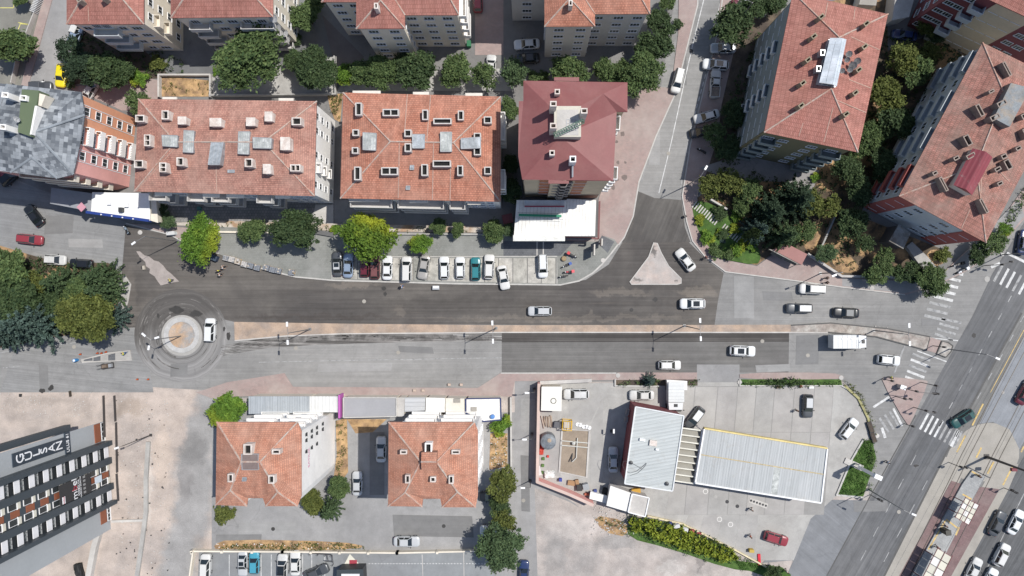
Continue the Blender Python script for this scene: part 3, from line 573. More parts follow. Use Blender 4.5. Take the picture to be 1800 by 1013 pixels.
ground('patio', [(1228, 296), (1300, 272), (1440, 300), (1425, 345), (1380, 320), (1290, 318)], .12, asphalt('patio_grey', (.25, .24, .235), (.22, .21, .205), 0), h=1)
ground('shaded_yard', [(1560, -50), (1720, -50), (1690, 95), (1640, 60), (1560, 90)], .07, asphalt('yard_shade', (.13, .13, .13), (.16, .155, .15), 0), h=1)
ground('parking_lot', [(350, 968), (870, 968), (870, 1200), (340, 1200)], .006, asphalt('asphalt_parking_south', (.225, .235, .24), (.2, .205, .21), 0, stain=.3, light=(.3, .3, .3)))
for x in (403, 459, 477, 548, 571, 532): stroke('parking_line', [(x, 975), (x, 1013)], .12, PAINT, .012)
dashes('parking_line', (648, 991), (862, 991), 40, .5, .14, PAINT, .012)
stroke('parking_line', [(742, 975), (744, 1030)], .12, CONC_L, .012); stroke('parking_line', [(815, 972), (816, 1030)], .12, CONC_L, .012)
MB().sheet(px_poly([(615, 974), (603, 996), (604, 997), (631, 997), (630, 990)]), .014).build('painted_triangle', mat('cream_paint', (.6, .58, .5), .8, .1), road)
MB().sheet(px_poly([(614, 984.5), (627.5, 984.5), (627.5, 994.5), (614, 994.5)])[::-1], .018).build('painted_square', mat('maroon_paint', (.3, .04, .06), .8, .1), road)
RAIL = flat('rail_steel', (.12, .11, .10), .4, .8)
def rail(pts):
    for (x0, y0), (x1, y1) in zip(pts, pts[1:]):
        a, b = P(x0, y0), P(x1, y1); d = b - a
        MB().box(((a + b) / 2 + Vector((0, 0, .03))), (d.length, .09, .05), math.atan2(d.y, d.x)).build('tram_rail', RAIL, bpy.data.objects['tram_reserve'])
for o_ in (0, 15, 55, 70):
    rail([(1570 + o_, 1040), (1666 + o_, 850), (1690 + o_, 800), (1742 + o_, 700), (1860 + o_, 480)])
# ================================================================ BUILDINGS
T_OLD = tiles('roof_tiles_faded', (.33, .155, .12), (.48, .24, .185), (.15, .085, .07), .24, .33, (.40, .25, .2), .7, var=.22)
T_NEW = tiles('roof_tiles_orange', (.39, .155, .10), (.52, .225, .15), (.17, .08, .06), .24, .35, (.42, .24, .18), .5, var=.2)
T_RED = tiles('roof_tiles_red', (.33, .14, .11), (.41, .185, .15), (.16, .06, .05), .26, .62, (.34, .17, .135), .5)
T_LOW = tiles('roof_tiles_salmon', (.41, .175, .11), (.52, .24, .155), (.2, .1, .075), .24, .30, (.40, .25, .19), .55, var=.2)
T_WORN = tiles('roof_tiles_weathered', (.29, .135, .105), (.38, .18, .145), (.12, .07, .06), .3, .6, (.25, .18, .15), .8, var=.25)
SLATE = tiles('slate_shingles', (.075, .085, .1), (.31, .33, .35), (.09, .1, .11), .85, .55, (.17, .185, .2), .2, msize=.01, var=.12)
METAL_RED = mat('oxblood_sheet', (.195, .066, .064), .6, .06, .5, 4, col2=(.215, .085, .08), mixs=.2, bmp=.05)
MORTAR = mat('ridge_mortar', (.43, .36, .31), .9, .2, 1.0, 6, col2=(.36, .2, .15), mixs=1.0, bmp=.3)
SEAM = mat('mortar_seam', (.38, .25, .2), .9, .2, 1.0, 6, bmp=.3)
def wallm(n, c): return mat('render_' + n, c, .85, .07, .25, 3, col2=tuple(x * .88 for x in c), mixs=.12, bmp=.1)
W_WHITE = wallm('white', (.83, .81, .78)); W_CREAM = wallm('cream', (.68, .62, .52)); W_GREY = wallm('grey', (.5, .485, .465))
W_BEIGE = wallm('beige', (.58, .48, .34)); W_OLIVE = wallm('olive', (.17, .155, .09)); W_PALE = wallm('pale_grey', (.5, .53, .55)); W_TEAL = wallm('blue_grey', (.2, .235, .24))
W_ORNG = wallm('terracotta', (.68, .33, .2)); W_PINK = wallm('dusty_pink', (.7, .36, .32)); W_BRICK = wallm('brick_red', (.36, .10, .085)); W_MAROON = wallm('maroon', (.2, .06, .065))
WHITE = flat('white_frame', (.7, .7, .7), .5); GLASS = flat('window_glass', (.035, .04, .042), .2, spec=.4)
METALR = ribbed('roof_sheet_grey', (.40, .43, .45), (.47, .5, .52), .42, 0, .2, .4); METALW = ribbed('roof_sheet_white', (.7, .7, .68), (.62, .62, .6), .6, 0, 0, .5, (.45, .42, .38))
METALR90 = ribbed('roof_sheet_grey_across', (.36, .39, .41), (.44, .47, .49), .42, R(90), .2, .4)
GALV = mat('galvanised_sheet', (.24, .26, .27), .4, .2, .6, 4, metal=.3, col2=(.45, .48, .5), mixs=.4)
POLYC = mat('polycarbonate', (.30, .315, .30), .6, .25, 1.2, 4, col2=(.46, .47, .45), mixs=.8)
CHIM = mat('chimney_render', (.62, .57, .52), .9, .12, 1.5, 6, col2=(.5, .42, .37), mixs=.8); FLUE_HOLE = flat('flue_dark', (.008, .008, .008), .9)  # near-black puts the darkness of the open flue into the colour
DSTEEL = flat('dark_steel', (.05, .052, .055), .5, .3); STEEL = flat('light_steel', (.4, .41, .42), .4, .4)

ME = {}
def window_meshes(w, h, bars=2):
    k = ('win', round(w, 2), round(h, 2), bars)
    if k in ME: return ME[k]
    f = MB(); t = .07
    f.box((0, -.03, h / 2 - t / 2), (w, .1, t)).box((0, -.06, -h / 2 + t / 2), (w + .16, .2, t))
    for s in (-1, 1): f.box((s * (w / 2 - t / 2), -.032, 0), (t, .1, h - 2 * t))
    for i in range(1, bars): f.box((-w / 2 + w * i / bars, -.028, 0), (.055, .08, h - 2 * t))
    p = MB().box((0, -.01, 0), (w - .02, .05, h - .04))
    ME[k] = (f.mesh('window'), p.mesh('pane')); return ME[k]
def put_window(parent, p, rz, w, h, bars=2, fm=None, gm=None):
    fme, pme = window_meshes(w, h, bars)
    o = link('window', fme, fm or WHITE, parent, p - OFF[parent.name], rz); link('pane', pme, gm or GLASS, o)
    return o
class Wall:
    """vertical wall from A to B (ground points, left to right seen from outside)"""
    def __init__(s, A, B, h):
        s.A, s.B, s.h = Vector((A[0], A[1], 0)), Vector((B[0], B[1], 0)), h
        s.d = (s.B - s.A); s.L = s.d.length; s.d.normalize(); s.n = Vector((s.d.y, -s.d.x, 0)); s.rz = math.atan2(s.d.y, s.d.x)
    def at(s, u, z, out=0.0): return s.A + s.d * u + s.n * out + Vector((0, 0, z))
    def grid(s, parent, us, zs, w, h, bars=2, skip=(), **kw):
        for j, z in enumerate(zs):
            for i, u in enumerate(us):
                if (i, j) in skip: continue
                put_window(parent, s.at(u * s.L, z, .01), s.rz, w, h, bars, **kw)
    def box(s, mb, u0, u1, z0, z1, o0, o1):
        c = s.at((u0 + u1) / 2, (z0 + z1) / 2, (o0 + o1) / 2); return mb.box(c, (u1 - u0, o1 - o0, z1 - z0), s.rz)
    def balcony(s, parent, u0, u1, z, depth=1.2, hgt=1.0, m=None, rail=False, name='balcony', part=None):
        mb = MB(); s.box(mb, u0, u1, z - .15, z, .0, depth)
        s.box(mb, u0, u1, z, z + hgt, depth - .1, depth - .002); s.box(mb, u0, u0 + .1, z, z + hgt, 0, depth - .102); s.box(mb, u1 - .1, u1, z, z + hgt, 0, depth - .102)
        return mb.build(name, m or W_WHITE, parent)

def face_hit(px, py, tris):
    o = Vector((0, 0, CAMH)); d = (P(px, py) - o).normalized(); best = None
    for a, b, c in tris:
        h = intersect_ray_tri(a, b, c, d, o, True)
        if h and (best is None or h.z > best.z): best = h
    return best
def roof_faces(root, faces, m, eave_pts=None, thick=.16, name='roof'):
    """roof surface with tile rows following each slope, and a fascia round the eaves"""
    mb = MB(); uv = []; tris = []
    for F in faces:
        n = (F[1] - F[0]).cross(F[2] - F[0])
        for k in range(3, len(F)): n += (F[k - 1] - F[0]).cross(F[k] - F[0])
        n.normalize()
        if n.z < 0: F = F[::-1]; n = -n
        u = Vector((-n.y, n.x, 0));  u = u.normalized() if u.length > 1e-4 else Vector((1, 0, 0)); v = n.cross(u)
        i0 = len(mb.v); mb.add(F, [tuple(range(len(F)))]); uv.append([(p.dot(u), p.dot(v)) for p in F])
        for k in range(1, len(F) - 1): tris.append((F[0], F[k], F[k + 1]))
    if eave_pts:
        n = len(eave_pts)
        for i in range(n):
            a, b = eave_pts[i], eave_pts[(i + 1) % n]; dn = Vector((0, 0, -thick))
            mb.add([a, b, b + dn, a + dn], [(3, 2, 1, 0)]); uv.append([(0, 0)] * 4)
        mb.add([p + Vector((0, 0, -thick)) for p in eave_pts], [tuple(range(n))]); uv.append([(0, 0)] * n)
    mb.uv = uv
    return mb.build(name, m, root), tris
def strip_on(parent, p, q, w=.26, h=.12, m=None, name='ridge_cap'):
    d = q - p; L = d.length; mb = MB(); M = d.to_track_quat('X', 'Z').to_matrix(); c = (p + q) / 2
    vs = [M @ Vector((x * L / 2, y * w / 2 * (1 if z < 0 else .55), h if z > 0 else -.03)) + c for z in (-1, 1) for x, y in ((-1, -1), (1, -1), (1, 1), (-1, 1))]
    mb.add(vs, [(3, 2, 1, 0), (4, 5, 6, 7), (0, 1, 5, 4), (1, 2, 6, 5), (2, 3, 7, 6), (3, 0, 4, 7)])
    return mb.build(name, m or MORTAR, parent)
def chimney(roof, tris, px, py, sx=1.0, sy=.9, hgt=.9, rz=0.0, m=None, flues=1, cap=False):
    b = face_hit(px, py, tris)
    if b is None: return
    hgt *= 1.35
    if cap:
        mb = MB().box((b.x, b.y, b.z + hgt / 2 - .3), (sx, sy, hgt + .6), rz).box((b.x, b.y, b.z + hgt + .05), (sx + .12, sy + .12, .1), rz)
        return mb.build('chimney', m or CHIM, roof)
    mb = MB(); t = .16; z0 = b.z - .6; z1 = b.z + hgt; c = b
    Mr = Matrix.Rotation(rz, 3, 'Z')
    def bx(x, y, w, d, za, zb, mb=mb):
        v = Mr @ Vector((x, y, 0)); mb.box((c.x + v.x, c.y + v.y, (za + zb) / 2), (w, d, zb - za), rz)
    bx(0, sy / 2 - t / 2, sx, t, z0, z1); bx(0, -sy / 2 + t / 2, sx, t, z0, z1)
    bx(sx / 2 - t / 2, 0, t, sy - 2 * t, z0, z1); bx(-sx / 2 + t / 2, 0, t, sy - 2 * t, z0, z1)
    for i in range(1, flues):
        if sx >= sy: bx(-sx / 2 + sx * i / flues, 0, .14, sy - 2 * t, z0, z1 - .01)
        else: bx(0, -sy / 2 + sy * i / flues, sx - 2 * t, .14, z0, z1 - .01)
    nf = len(mb.f); bx(0, 0, sx - 2 * t, sy - 2 * t, z0, b.z + hgt * .55)
    o = mb.build('chimney', m or CHIM, roof); o.data.materials.append(FLUE_HOLE)
    for p in o.data.polygons[nf:]: p.material_index = 1
    return o
def skylight(roof, tris, pts, m=None, bars=4, lift=.55, name='skylight', gable=False):
    """box rooflight, its outline given in plan; panes between glazing bars"""
    q = [face_hit(x, y, tris) for x, y in pts]
    if any(v is None for v in q): return
    z = max(v.z for v in q) + lift; q = [Vector((v.x, v.y, z)) for v in q]
    a, b, c, d = q; mb = MB(); mb.prism([v.xy for v in q], z - 1.2, z)
    o = mb.build(name, GALV, roof)
    t = MB()
    for i in range(bars + 1):
        p0 = a.lerp(b, i / bars); p1 = d.lerp(c, i / bars); t.tube(p0 + Vector((0, 0, .03)), p1 + Vector((0, 0, .03)), .035, n=4)
    for p0, p1 in ((a, b), (b, c), (c, d), (d, a)): t.tube(p0 + Vector((0, 0, .03)), p1 + Vector((0, 0, .03)), .05, n=4)
    gl = MB()
    for i in range(bars):
        e = .03; gp = [a.lerp(b, (i + e) / bars), a.lerp(b, (i + 1 - e) / bars), d.lerp(c, (i + 1 - e) / bars), d.lerp(c, (i + e) / bars)]
        gl.prism([v.xy for v in gp], z + .002, z + .02)
    # panes and bars join their rooflight: one thing per level
    for k, mm in ((gl, m or POLYC), (t, STEEL)):
        me = k
        oo = me.build('rooflight_panes' if k is gl else 'glazing_bars', mm, roof)
    return o
def building(label, eave, h, faces, apex, rise, wm, rm, over=.5, hips=(), wpoly=None, cat='apartment block', name='apartment_block', group=None, plinth=None):
    ev = [P(x, y, h) for x, y in eave]
    ap = {}
    for k, v in apex.items(): ap[k] = P(v[0], v[1], h + (v[2] if len(v) > 2 else rise))
    get = lambda i: ev[i] if isinstance(i, int) else ap[i]
    wl = inset([P(x, y, h) for x, y in (wpoly or eave)], over)
    cx = sum(p[0] for p in wl) / len(wl); cy = sum(p[1] for p in wl) / len(wl)
    root = empty(name, (cx, cy, 0), 0, label, cat, group)
    MB().prism(wl, 0, h - .1).build('wall', wm, root)
    ar = sum(a.x * b.y - b.x * a.y for a, b in zip(ev, ev[1:] + ev[:1]))
    epts = ev[::-1] if ar > 0 else ev
    roof, tris = roof_faces(root, [[get(i) for i in F] for F in faces], rm, epts)
    for a, b in hips:
        strip_on(roof, get(a), get(b))
    # walls as Wall objects, left to right from outside
    ws = []
    n = len(wl); sg = sum(a.x * b.y - b.x * a.y for a, b in zip(wl, wl[1:] + wl[:1])) > 0
    for i in range(n):
        A, B = wl[i], wl[(i + 1) % n]
        ws.append(Wall(A, B, h) if sg else Wall(B, A, h))
    return root, roof, tris, ws
def seam(roof, tris, pts, w=.2, m=None):
    q = [face_hit(x, y, tris) for x, y in pts]
    for a, b in zip(q, q[1:]):
        if a is not None and b is not None: strip_on(roof, a, b, w, .05, m or SEAM, 'mortar_seam')
SEAT = flat('dish_white', (.62, .62, .62), .5)
def dish(px, py, z, r=.45, m=None):
    root = empty('satellite_dish', P(px, py, z), random.uniform(-.5, .5))
    mb = MB(); n = 14; vs = [(0, 0, 0)] + [(r * .55 * math.cos(a), r * .55 * math.sin(a), .04) for a in [2 * math.pi * i / n for i in range(n)]] + [(r * math.cos(a), r * math.sin(a), .14) for a in [2 * math.pi * i / n for i in range(n)]]
    fs = [(0, 1 + i, 1 + (i + 1) % n) for i in range(n)] + [(1 + i, n + 1 + i, n + 1 + (i + 1) % n, 1 + (i + 1) % n) for i in range(n)]
    M = Matrix.Rotation(R(35), 3, 'X'); mb.add([M @ Vector(v) + Vector((0, 0, .75)) for v in vs], fs + [tuple(reversed(f)) for f in fs])
    link('reflector', mb.mesh('reflector'), m or SEAT, root)
    link('mast', MB().tube((0, 0, -.1), (0, 0, .75), .03).tube((0, 0, .75), (0, -.35, 1.1), .015).mesh('mast'), DSTEEL, root)
    return root
def ac_unit(parent, p, rz, s=1.0):
    o = link('air_conditioner', MB().box((0, -.2, 0), (.85 * s, .35, .6 * s)).mesh('air_conditioner') if 'ac' not in ME else ME['ac'], WHITE, parent, p - OFF[parent.name], rz); ME['ac'] = o.data
    return o
hip4 = lambda: [[0, 1, 'b', 'a'], [1, 2, 'b'], [2, 3, 'a', 'b'], [3, 0, 'a']]
HH = [(0, 'a'), (3, 'a'), (1, 'b'), (2, 'b'), ('a', 'b')]

# ---- long faded block west of centre
r, rf, tr, ws = building('long block with faded tiled hip roof and white end wall', [(243, 174), (557, 178), (553, 345), (236, 337)], 11.5, hip4(), {'a': (308, 250), 'b': (463, 250)}, 2.2, W_WHITE, T_OLD, .35, HH)
for x, y, a, b, f in [(254, 212, 1.4, 1.1, 1), (298, 206, 1.1, 1.4, 1), (328, 216, 1.2, 1.1, 1), (386, 219, 1.7, 1.2, 1), (447, 218, 1.3, 1.2, 1), (478, 209, 1.1, 1.4, 1), (526, 217, 1.5, 1.2, 1), (507, 256, 1.4, 1.9, 1), (267, 250, 1.0, 1.8, 2),
                      (252, 291, 1.4, 1.2, 1), (294, 297, 1.1, 1.5, 2), (324, 287, 1.1, 1.3, 1), (443, 289, 1.2, 1.3, 1), (475, 300, 1.1, 1.4, 1), (524, 298, 1.6, 1.1, 2)]: chimney(rf, tr, x, y, a, b, 1.0, flues=f, cap=x in (386, 447, 478, 475, 507, 328))
skylight(rf, tr, [(290, 240), (316, 240), (315, 260), (291, 259)], bars=6); skylight(rf, tr, [(327, 231), (345, 232), (343, 270), (325, 269)], bars=5); skylight(rf, tr, [(374, 252), (396, 252), (394, 293), (374, 293)], GALV, 3)
skylight(rf, tr, [(422, 233), (442, 233), (440, 273), (421, 272)], bars=5); skylight(rf, tr, [(447, 243), (481, 245), (480, 263), (448, 262)], bars=8)
seam(rf, tr, [(379, 262), (381, 337)]); seam(rf, tr, [(317, 250), (240, 336)], .15)
skylight(rf, tr, [(401, 299), (413, 299), (413, 304), (401, 304)], GALV, 1, .05)
Wn, We, Wsth, Ww = ws
for z in (1.7, 4.6, 7.5, 10.0): We.grid(r, [.12, .45, .72, .88], [z], 1.0, 1.3, 2)
for z in (4.4, 7.3, 10.2): We.balcony(r, We.L * .25, We.L * .36, z - 1, .9)
for z in (3.2, 6.1, 9.0):
    for u0, u1 in ((.04, .14), (.26, .36), (.4, .5), (.66, .75)): Wsth.balcony(r, Wsth.L * u0, Wsth.L * u1, z, 1.5, 1.0, W_GREY)
Wsth.grid(r, [.18, .22, .56, .62, .82, .88, .94], [1.7, 4.6, 7.5, 10.0], 1.2, 1.2, 3)
AWN = mat('awning_canvas', (.6, .56, .5), .8, .1)
for x0, x1, y in [(272, 302, 342), (356, 386, 344.5), (398, 429, 345.5), (484, 510, 346.5)]:
    mb = MB(); a, b, c, d = P(x0, y - 4, 10.5), P(x1, y - 4, 10.5), P(x1, y + 3, 9.9), P(x0, y + 3, 9.9); mb.add([a, b, c, d, a - Vector((0, 0, .1)), b - Vector((0, 0, .1)), c - Vector((0, 0, .1)), d - Vector((0, 0, .1))], [(3, 2, 1, 0), (4, 5, 6, 7), (2, 3, 7, 6), (0, 1, 5, 4), (1, 2, 6, 5), (3, 0, 4, 7)]); mb.build('awning', AWN, r)
for x0, x1, y in [(286, 311, 172), (490, 516, 174)]: MB().prism(px_poly([(x0, y - 1), (x1, y - 1), (x1, y + 4), (x0, y + 4)], 10.2), 10.0, 10.3).build('awning', AWN, r)
# ---- bright orange roof block
r, rf, tr, ws = building('bright orange tiled hip-roof apartment block directly behind the row of parked cars', [(603, 163), (880, 170), (880, 355), (598, 349)], 11.8, hip4(), {'a': (686, 249), 'b': (797, 251)}, 2.3, W_WHITE, T_NEW, .35, HH)
for x, y, a, b, f in [(633, 195, 1.0, 2.0, 1), (689, 201, 2.5, 1.1, 2), (749, 205, .9, 1.6, 1), (779, 216, 2.8, .9, 1), (811, 206, .9, 1.5, 1), (858, 214, 1.2, 1.1, 1), (628, 236, 1.0, 1.0, 1), (627, 267, 1.0, 1.0, 1), (631, 307, 1.0, 2.1, 1), (687, 303, 2.6, 1.2, 2),
                      (748, 301, 1.0, 1.8, 1), (778, 290, 2.8, 1.0, 1), (810, 302, .9, 1.6, 1), (858, 302, 1.1, 1.2, 1), (719, 237, 1.1, 1.1, 1), (719, 262, 1.0, 1.3, 1), (840, 242, 1.1, 1.0, 1), (840, 268, 1.1, 1.3, 1)]: chimney(rf, tr, x, y, a, b, .8, flues=f, m=mat('chimney_pale', (.5, .47, .44), .9, .12, 1.5, 6))
skylight(rf, tr, [(641, 236), (663, 236), (662, 266), (641, 266)], bars=5); skylight(rf, tr, [(726, 238), (748, 238), (747, 262), (726, 262)], GALV, 3); skylight(rf, tr, [(775, 234), (795, 234), (795, 268), (775, 268)], bars=3); skylight(rf, tr, [(811, 245), (846, 245), (846, 264), (811, 263)], GALV, 6)
for p in ([(716, 166), (710, 249)], [(702, 251), (700, 348)], [(757, 168), (750, 248)], [(762, 252), (760, 352)], [(792, 296), (791, 352)]): seam(rf, tr, p, .22)
skylight(rf, tr, [(721, 291), (728, 291), (728, 299), (721, 299)], GALV, 1, .05); skylight(rf, tr, [(714, 327), (721, 327), (721, 334), (714, 334)], GALV, 1, .05)
Wn, We, Wsth, Ww = ws
for z in (3.2, 6.1, 9.0):
    for u0, u1 in ((.03, .3), (.34, .64), (.68, .78)): Wsth.balcony(r, Wsth.L * u0, Wsth.L * u1, z, 1.5, 1.0, W_GREY)
    We.balcony(r, We.L * .12, We.L * .32, z, 1.0); We.balcony(r, We.L * .62, We.L * .9, z, 1.0)
Wsth.grid(r, [.82, .88, .94], [1.7, 4.6, 7.5, 10.0], 1.1, 1.2, 2); We.grid(r, [.2, .75], [4.6, 7.5, 10.0], 1.2, 1.2, 2)
for x0, x1, y in [(614, 666, 352), (720, 752, 354), (822, 845, 357)]: MB().prism(px_poly([(x0, y - 3), (x1, y - 3), (x1, y + 3), (x0, y + 3)], 10.5), 10.3, 10.6).build('awning', AWN, r)
for x0, x1, y in [(620, 669, 161), (726, 754, 163), (818, 848, 165)]: MB().prism(px_poly([(x0, y - 1), (x1, y - 1), (x1, y + 4), (x0, y + 4)], 10.2), 10.0, 10.3).build('awning', AWN, r)
# ---- oxblood metal roof tower block
H4 = 21.0
E4 = [(920, 142), (974, 142), (974, 136), (1018, 136), (1018, 143), (1103, 145), (1103, 197), (1084, 197), (1078, 318), (1000, 318), (1000, 323), (964, 323), (964, 316), (918, 316), (911, 275), (912, 178), (920, 178)]
r, rf, tr, ws = building('tall beige block with oxblood metal roof', E4, H4,
    [[0, 3, 4, 5, 'c', 'a'][:0] or [0, 5, 'd', 'a'], [5, 6, 'd'], [6, 7, 8, 'b', 'a', 'd'], [8, 13, 'b'], [13, 14, 15, 16, 0, 'a', 'b'], [1, 2, 3, 4], [9, 10, 11, 12]],
    {'a': (985, 205), 'b': (985, 240), 'd': (1060, 165)}, 1.8, W_BEIGE, METAL_RED, .35, ())
MB().prism(px_poly([(974, 188), (1021, 188), (1021, 242), (974, 242)], H4 + 2.6), H4 + .2, H4 + 3.0).build('lift_house', mat('lift_house_screed', (.5, .47, .4), .9, .1), r)
MB().prism(px_poly([(979, 193), (1017, 193), (1017, 238), (979, 238)], H4 + 3.0), H4 + 3.0, H4 + 3.04).build('lift_house_roof', CONC_L, r)
for x, y in [(979, 166), (970, 272)]: chimney(rf, tr, x, y, .75, .75, 1.0)
for x, y in [(971, 196), (1023, 208), (971, 233)]: chimney(rf, tr, x, y, .9, .75, 3.0)
t = MB()   # the stacked ladder-like aerial mast lying over the lift house
mp, mq = P(974, 238, H4 + 3.6), P(1026, 213, H4 + 4.4); sd = (mq - mp).cross(Vector((0, 0, 1))).normalized() * .3
for k in (-1, 1): t.tube(mp + sd * k, mq + sd * k, .06, n=4)
t.tube(mp + Vector((0, 0, .5)), mq + Vector((0, 0, .5)), .06, n=4)
for i in range(13):
    a = mp.lerp(mq, i / 12); b = mp.lerp(mq, min(1, (i + .5) / 12)); t.tube(a - sd, b + sd, .04, n=4); t.tube(a + sd, a + Vector((0, 0, .5)), .035, n=4); t.tube(a - sd, a + Vector((0, 0, .5)), .035, n=4)
t.tube(mp + Vector((0, 0, -.7)), mp, .06).tube(mq - Vector((0, 0, 1.4)), mq, .06); o = t.build('aerial_mast', flat('mast_green', (.08, .16, .11), .6)); tag(o, 'green lattice aerial mast lying across the pale lift house', 'mast')
t = MB(); g0 = P(996, 210, H4 + 3.1)
for i in range(4): t.tube(g0 + Vector((i * .45, 0, 0)), g0 + Vector((i * .45, -1.6, 0)), .05, n=4); t.tube(g0 + Vector((0, -i * .5, 0)), g0 + Vector((1.4, -i * .5, 0)), .05, n=4)
t.build('hatch_grating', STEEL, r)
chimney(rf, tr, 1005, 286, .9, .9, 2.0, m=WHITE); fp = [face_hit(1006, 288, tr), face_hit(1006, 312, tr)]
MB().tube(fp[0] + Vector((0, 0, .5)), fp[1] + Vector((0, 0, .35)), .14, n=8).build('flue_pipe', STEEL, r)
seam(rf, tr, [(1000, 312), (1006, 322)], .3, METAL_RED)
BASE4 = H4 - 1.2
Ws4 = Wall(P(921, 318, H4), P(1076, 319, H4), H4)
Wl = [w for w in ws]
Ws4 = Wall(ws[8].A, ws[12].B, H4) if False else None
pa, pb = inset([P(x, y, H4) for x, y in E4], .35)[13], inset([P(x, y, H4) for x, y in E4], .35)[8]
Ws4 = Wall(pa, pb, H4)
OR = flat('bay_orange', (.36, .12, .05), .7)
for u0, u1 in ((.18, .32), (.60, .74)):
    mb = MB(); Ws4.box(mb, Ws4.L * u0, Ws4.L * u1, 4.5, H4 - .4, .0, .12); mb.build('window_bay', OR, r)
    Ws4.grid(r, [(u0 + u1) / 2], [5.6 + 3.0 * i for i in range(5)], 1.7, 1.15, 2)
GB = mat('balcony_grey', (.24, .22, .21), .8, .1)
for i in range(6):
    z = 4.6 + 2.85 * i; u0, u1 = Ws4.L * .34, Ws4.L * .57; mb = MB(); n = 5
    A, B = Ws4.at(u0, 0), Ws4.at(u1, 0)
    prof = [(0, .5), (.25, .55), (.38, 1.15), (.62, 1.15), (.75, .55), (1, .5)]
    poly = [Ws4.at(u0 + (u1 - u0) * a, 0, b) for a, b in prof] + [Ws4.at(u1, 0, .0), Ws4.at(u0, 0, .0)]
    mb.prism(poly, z - .15, z)
    for (a0, b0), (a1, b1) in zip(prof, prof[1:]):
        p0, p1 = Ws4.at(u0 + (u1 - u0) * a0, 0, b0), Ws4.at(u0 + (u1 - u0) * a1, 0, b1); d = p1 - p0; mb.box(((p0 + p1) / 2 + Vector((0, 0, z + .5))), (d.length, .08, .98), math.atan2(d.y, d.x))
    mb.build('balcony', GB, r)
Ws4.grid(r, [.41, .5], [5.7 + 2.85 * i for i in range(5)], 1.2, 1.6, 2)
We4 = Wall(inset([P(x, y, H4) for x, y in E4], .35)[8], inset([P(x, y, H4) for x, y in E4], .35)[7], H4)
for i in range(5):
    z = 5.5 + 3 * i
    We4.balcony(r, .3, 2.2, z, 1.25, 1.0, WHITE); We4.balcony(r, We4.L - 2.3, We4.L - .2, z, 1.25, 1.0, WHITE)
for i in range(4): We4.grid(r, [.35, .5, .65], [6.5 + 3 * i], 1.2, 1.2, 2)
# podium shops in front of it
def shed(label, poly, h, wm, rm, cat='building', name='shop', base=0, group=None, trim=None, sl=None):
    q = [P(x, y, h) for x, y in poly]; cx = sum(p.x for p in q) / len(q); cy = sum(p.y for p in q) / len(q)
    root = empty(name, (cx, cy, 0), 0, label, cat, group)
    MB().prism(inset(q, .15), base, h - .1).build('wall', wm, root)
    mb = MB().prism(q, h - .1, h); o = mb.build('roof', rm, root)
    if trim:
        t = MB(); n = len(q)
        for i in range(n):
            a, b = q[i], q[(i + 1) % n]; d = b - a; t.box(((a + b) / 2 + Vector((0, 0, .08))), (d.length - .02, .18 + .01 * i, .2 + .004 * i), math.atan2(d.y, d.x))
        t.build('parapet', trim, root)
    return root
def panel_lines(root, q0, q1, q2, q3, n, z, m, w=.05, name='sheet_joint'):
    for i in range(1, n):
        a = P(q0[0] + (q1[0] - q0[0]) * i / n, q0[1] + (q1[1] - q0[1]) * i / n, z); b = P(q3[0] + (q2[0] - q3[0]) * i / n, q3[1] + (q2[1] - q3[1]) * i / n, z)
        d = b - a; MB().box(((a + b) / 2 + Vector((0, 0, .02))), (d.length, w, .05), math.atan2(d.y, d.x)).build(name, m, root)
def roof_panels(root, q0, q1, q2, q3, n, z, m, gap=.04):
    """sheets laid side by side, each a piece"""
    L = lambda a, b, t: (a[0] + (b[0] - a[0]) * t, a[1] + (b[1] - a[1]) * t)
    for i in range(n):
        e = gap / 2; pts = [L(q0, q1, (i + e) / n), L(q0, q1, (i + 1 - e) / n), L(q3, q2, (i + 1 - e) / n), L(q3, q2, (i + e) / n)]
        MB().prism(px_poly(pts, z), z - .02, z + .05 + .008 * (i % 2)).build('roof_panel', m, root)
TILT = mat('white_sheet', (.72, .71, .68), .5, .06, .4, 3, col2=(.62, .6, .56), mixs=.3); DK = flat('dark_base', (.12, .12, .12), .8)
r = shed('white-roofed shop annexe with a long green sign, front left of the oxblood-roof block', [(908, 354), (996, 360), (993, 418), (903, 418)], 4.2, W_PALE, DK, 'shop', trim=None)
roof_panels(r, (908, 352), (996, 352), (993, 417), (903, 417), 14, 4.22, TILT)
mb = MB(); a, b, c, d = [P(x, y, 4.5) for x, y in ((902, 414), (993, 414), (993, 424), (902, 424))]; mb.prism([a, b, c, d], 3.6, 4.7); mb.build('awning', mat('crumpled_awning', (.66, .66, .62), .8, .2, 1.2, 4, bmp=.8), r)
MB().prism(px_poly([(922, 352), (992, 352), (992, 363), (922, 363)], 4.8), 4.2, 4.8).build('ledge', mat('ledge_pale', (.5, .52, .54), .7), r)
MB().prism(px_poly([(922, 362), (992, 362), (992, 364), (922, 364)], 4.9), 4.7, 5.0).build('ledge_trim', flat('maroon_trim', (.3, .03, .06), .6), r)
sg = MB(); sg.prism(px_poly([(912, 376), (987, 378), (987, 382), (912, 380)], 5.2), 4.9, 5.3)
g_ = sg.build('shop_sign', flat('sign_green', (.02, .22, .12), .6)); tag(g_, 'long green framed shop sign standing on the white annexe roof', 'sign')
t = MB()
for i in range(9):
    q = P(913 + i * 9, 379, 5.2); t.tube((q.x, q.y - .25, 4.2), (q.x, q.y - .25, 5.3), .03, n=4)
for yy in (374, 384): t.tube(P(910, yy, 5.3), P(990, yy + 2, 5.3), .03, n=4)
t.build('sign_frame', DSTEEL, g_)
r = shed('white ribbed canopy roof right of the green shop sign', [(996, 352), (1052, 352), (1050, 417), (993, 416)], 4.0, W_BRICK, DK, 'shop')
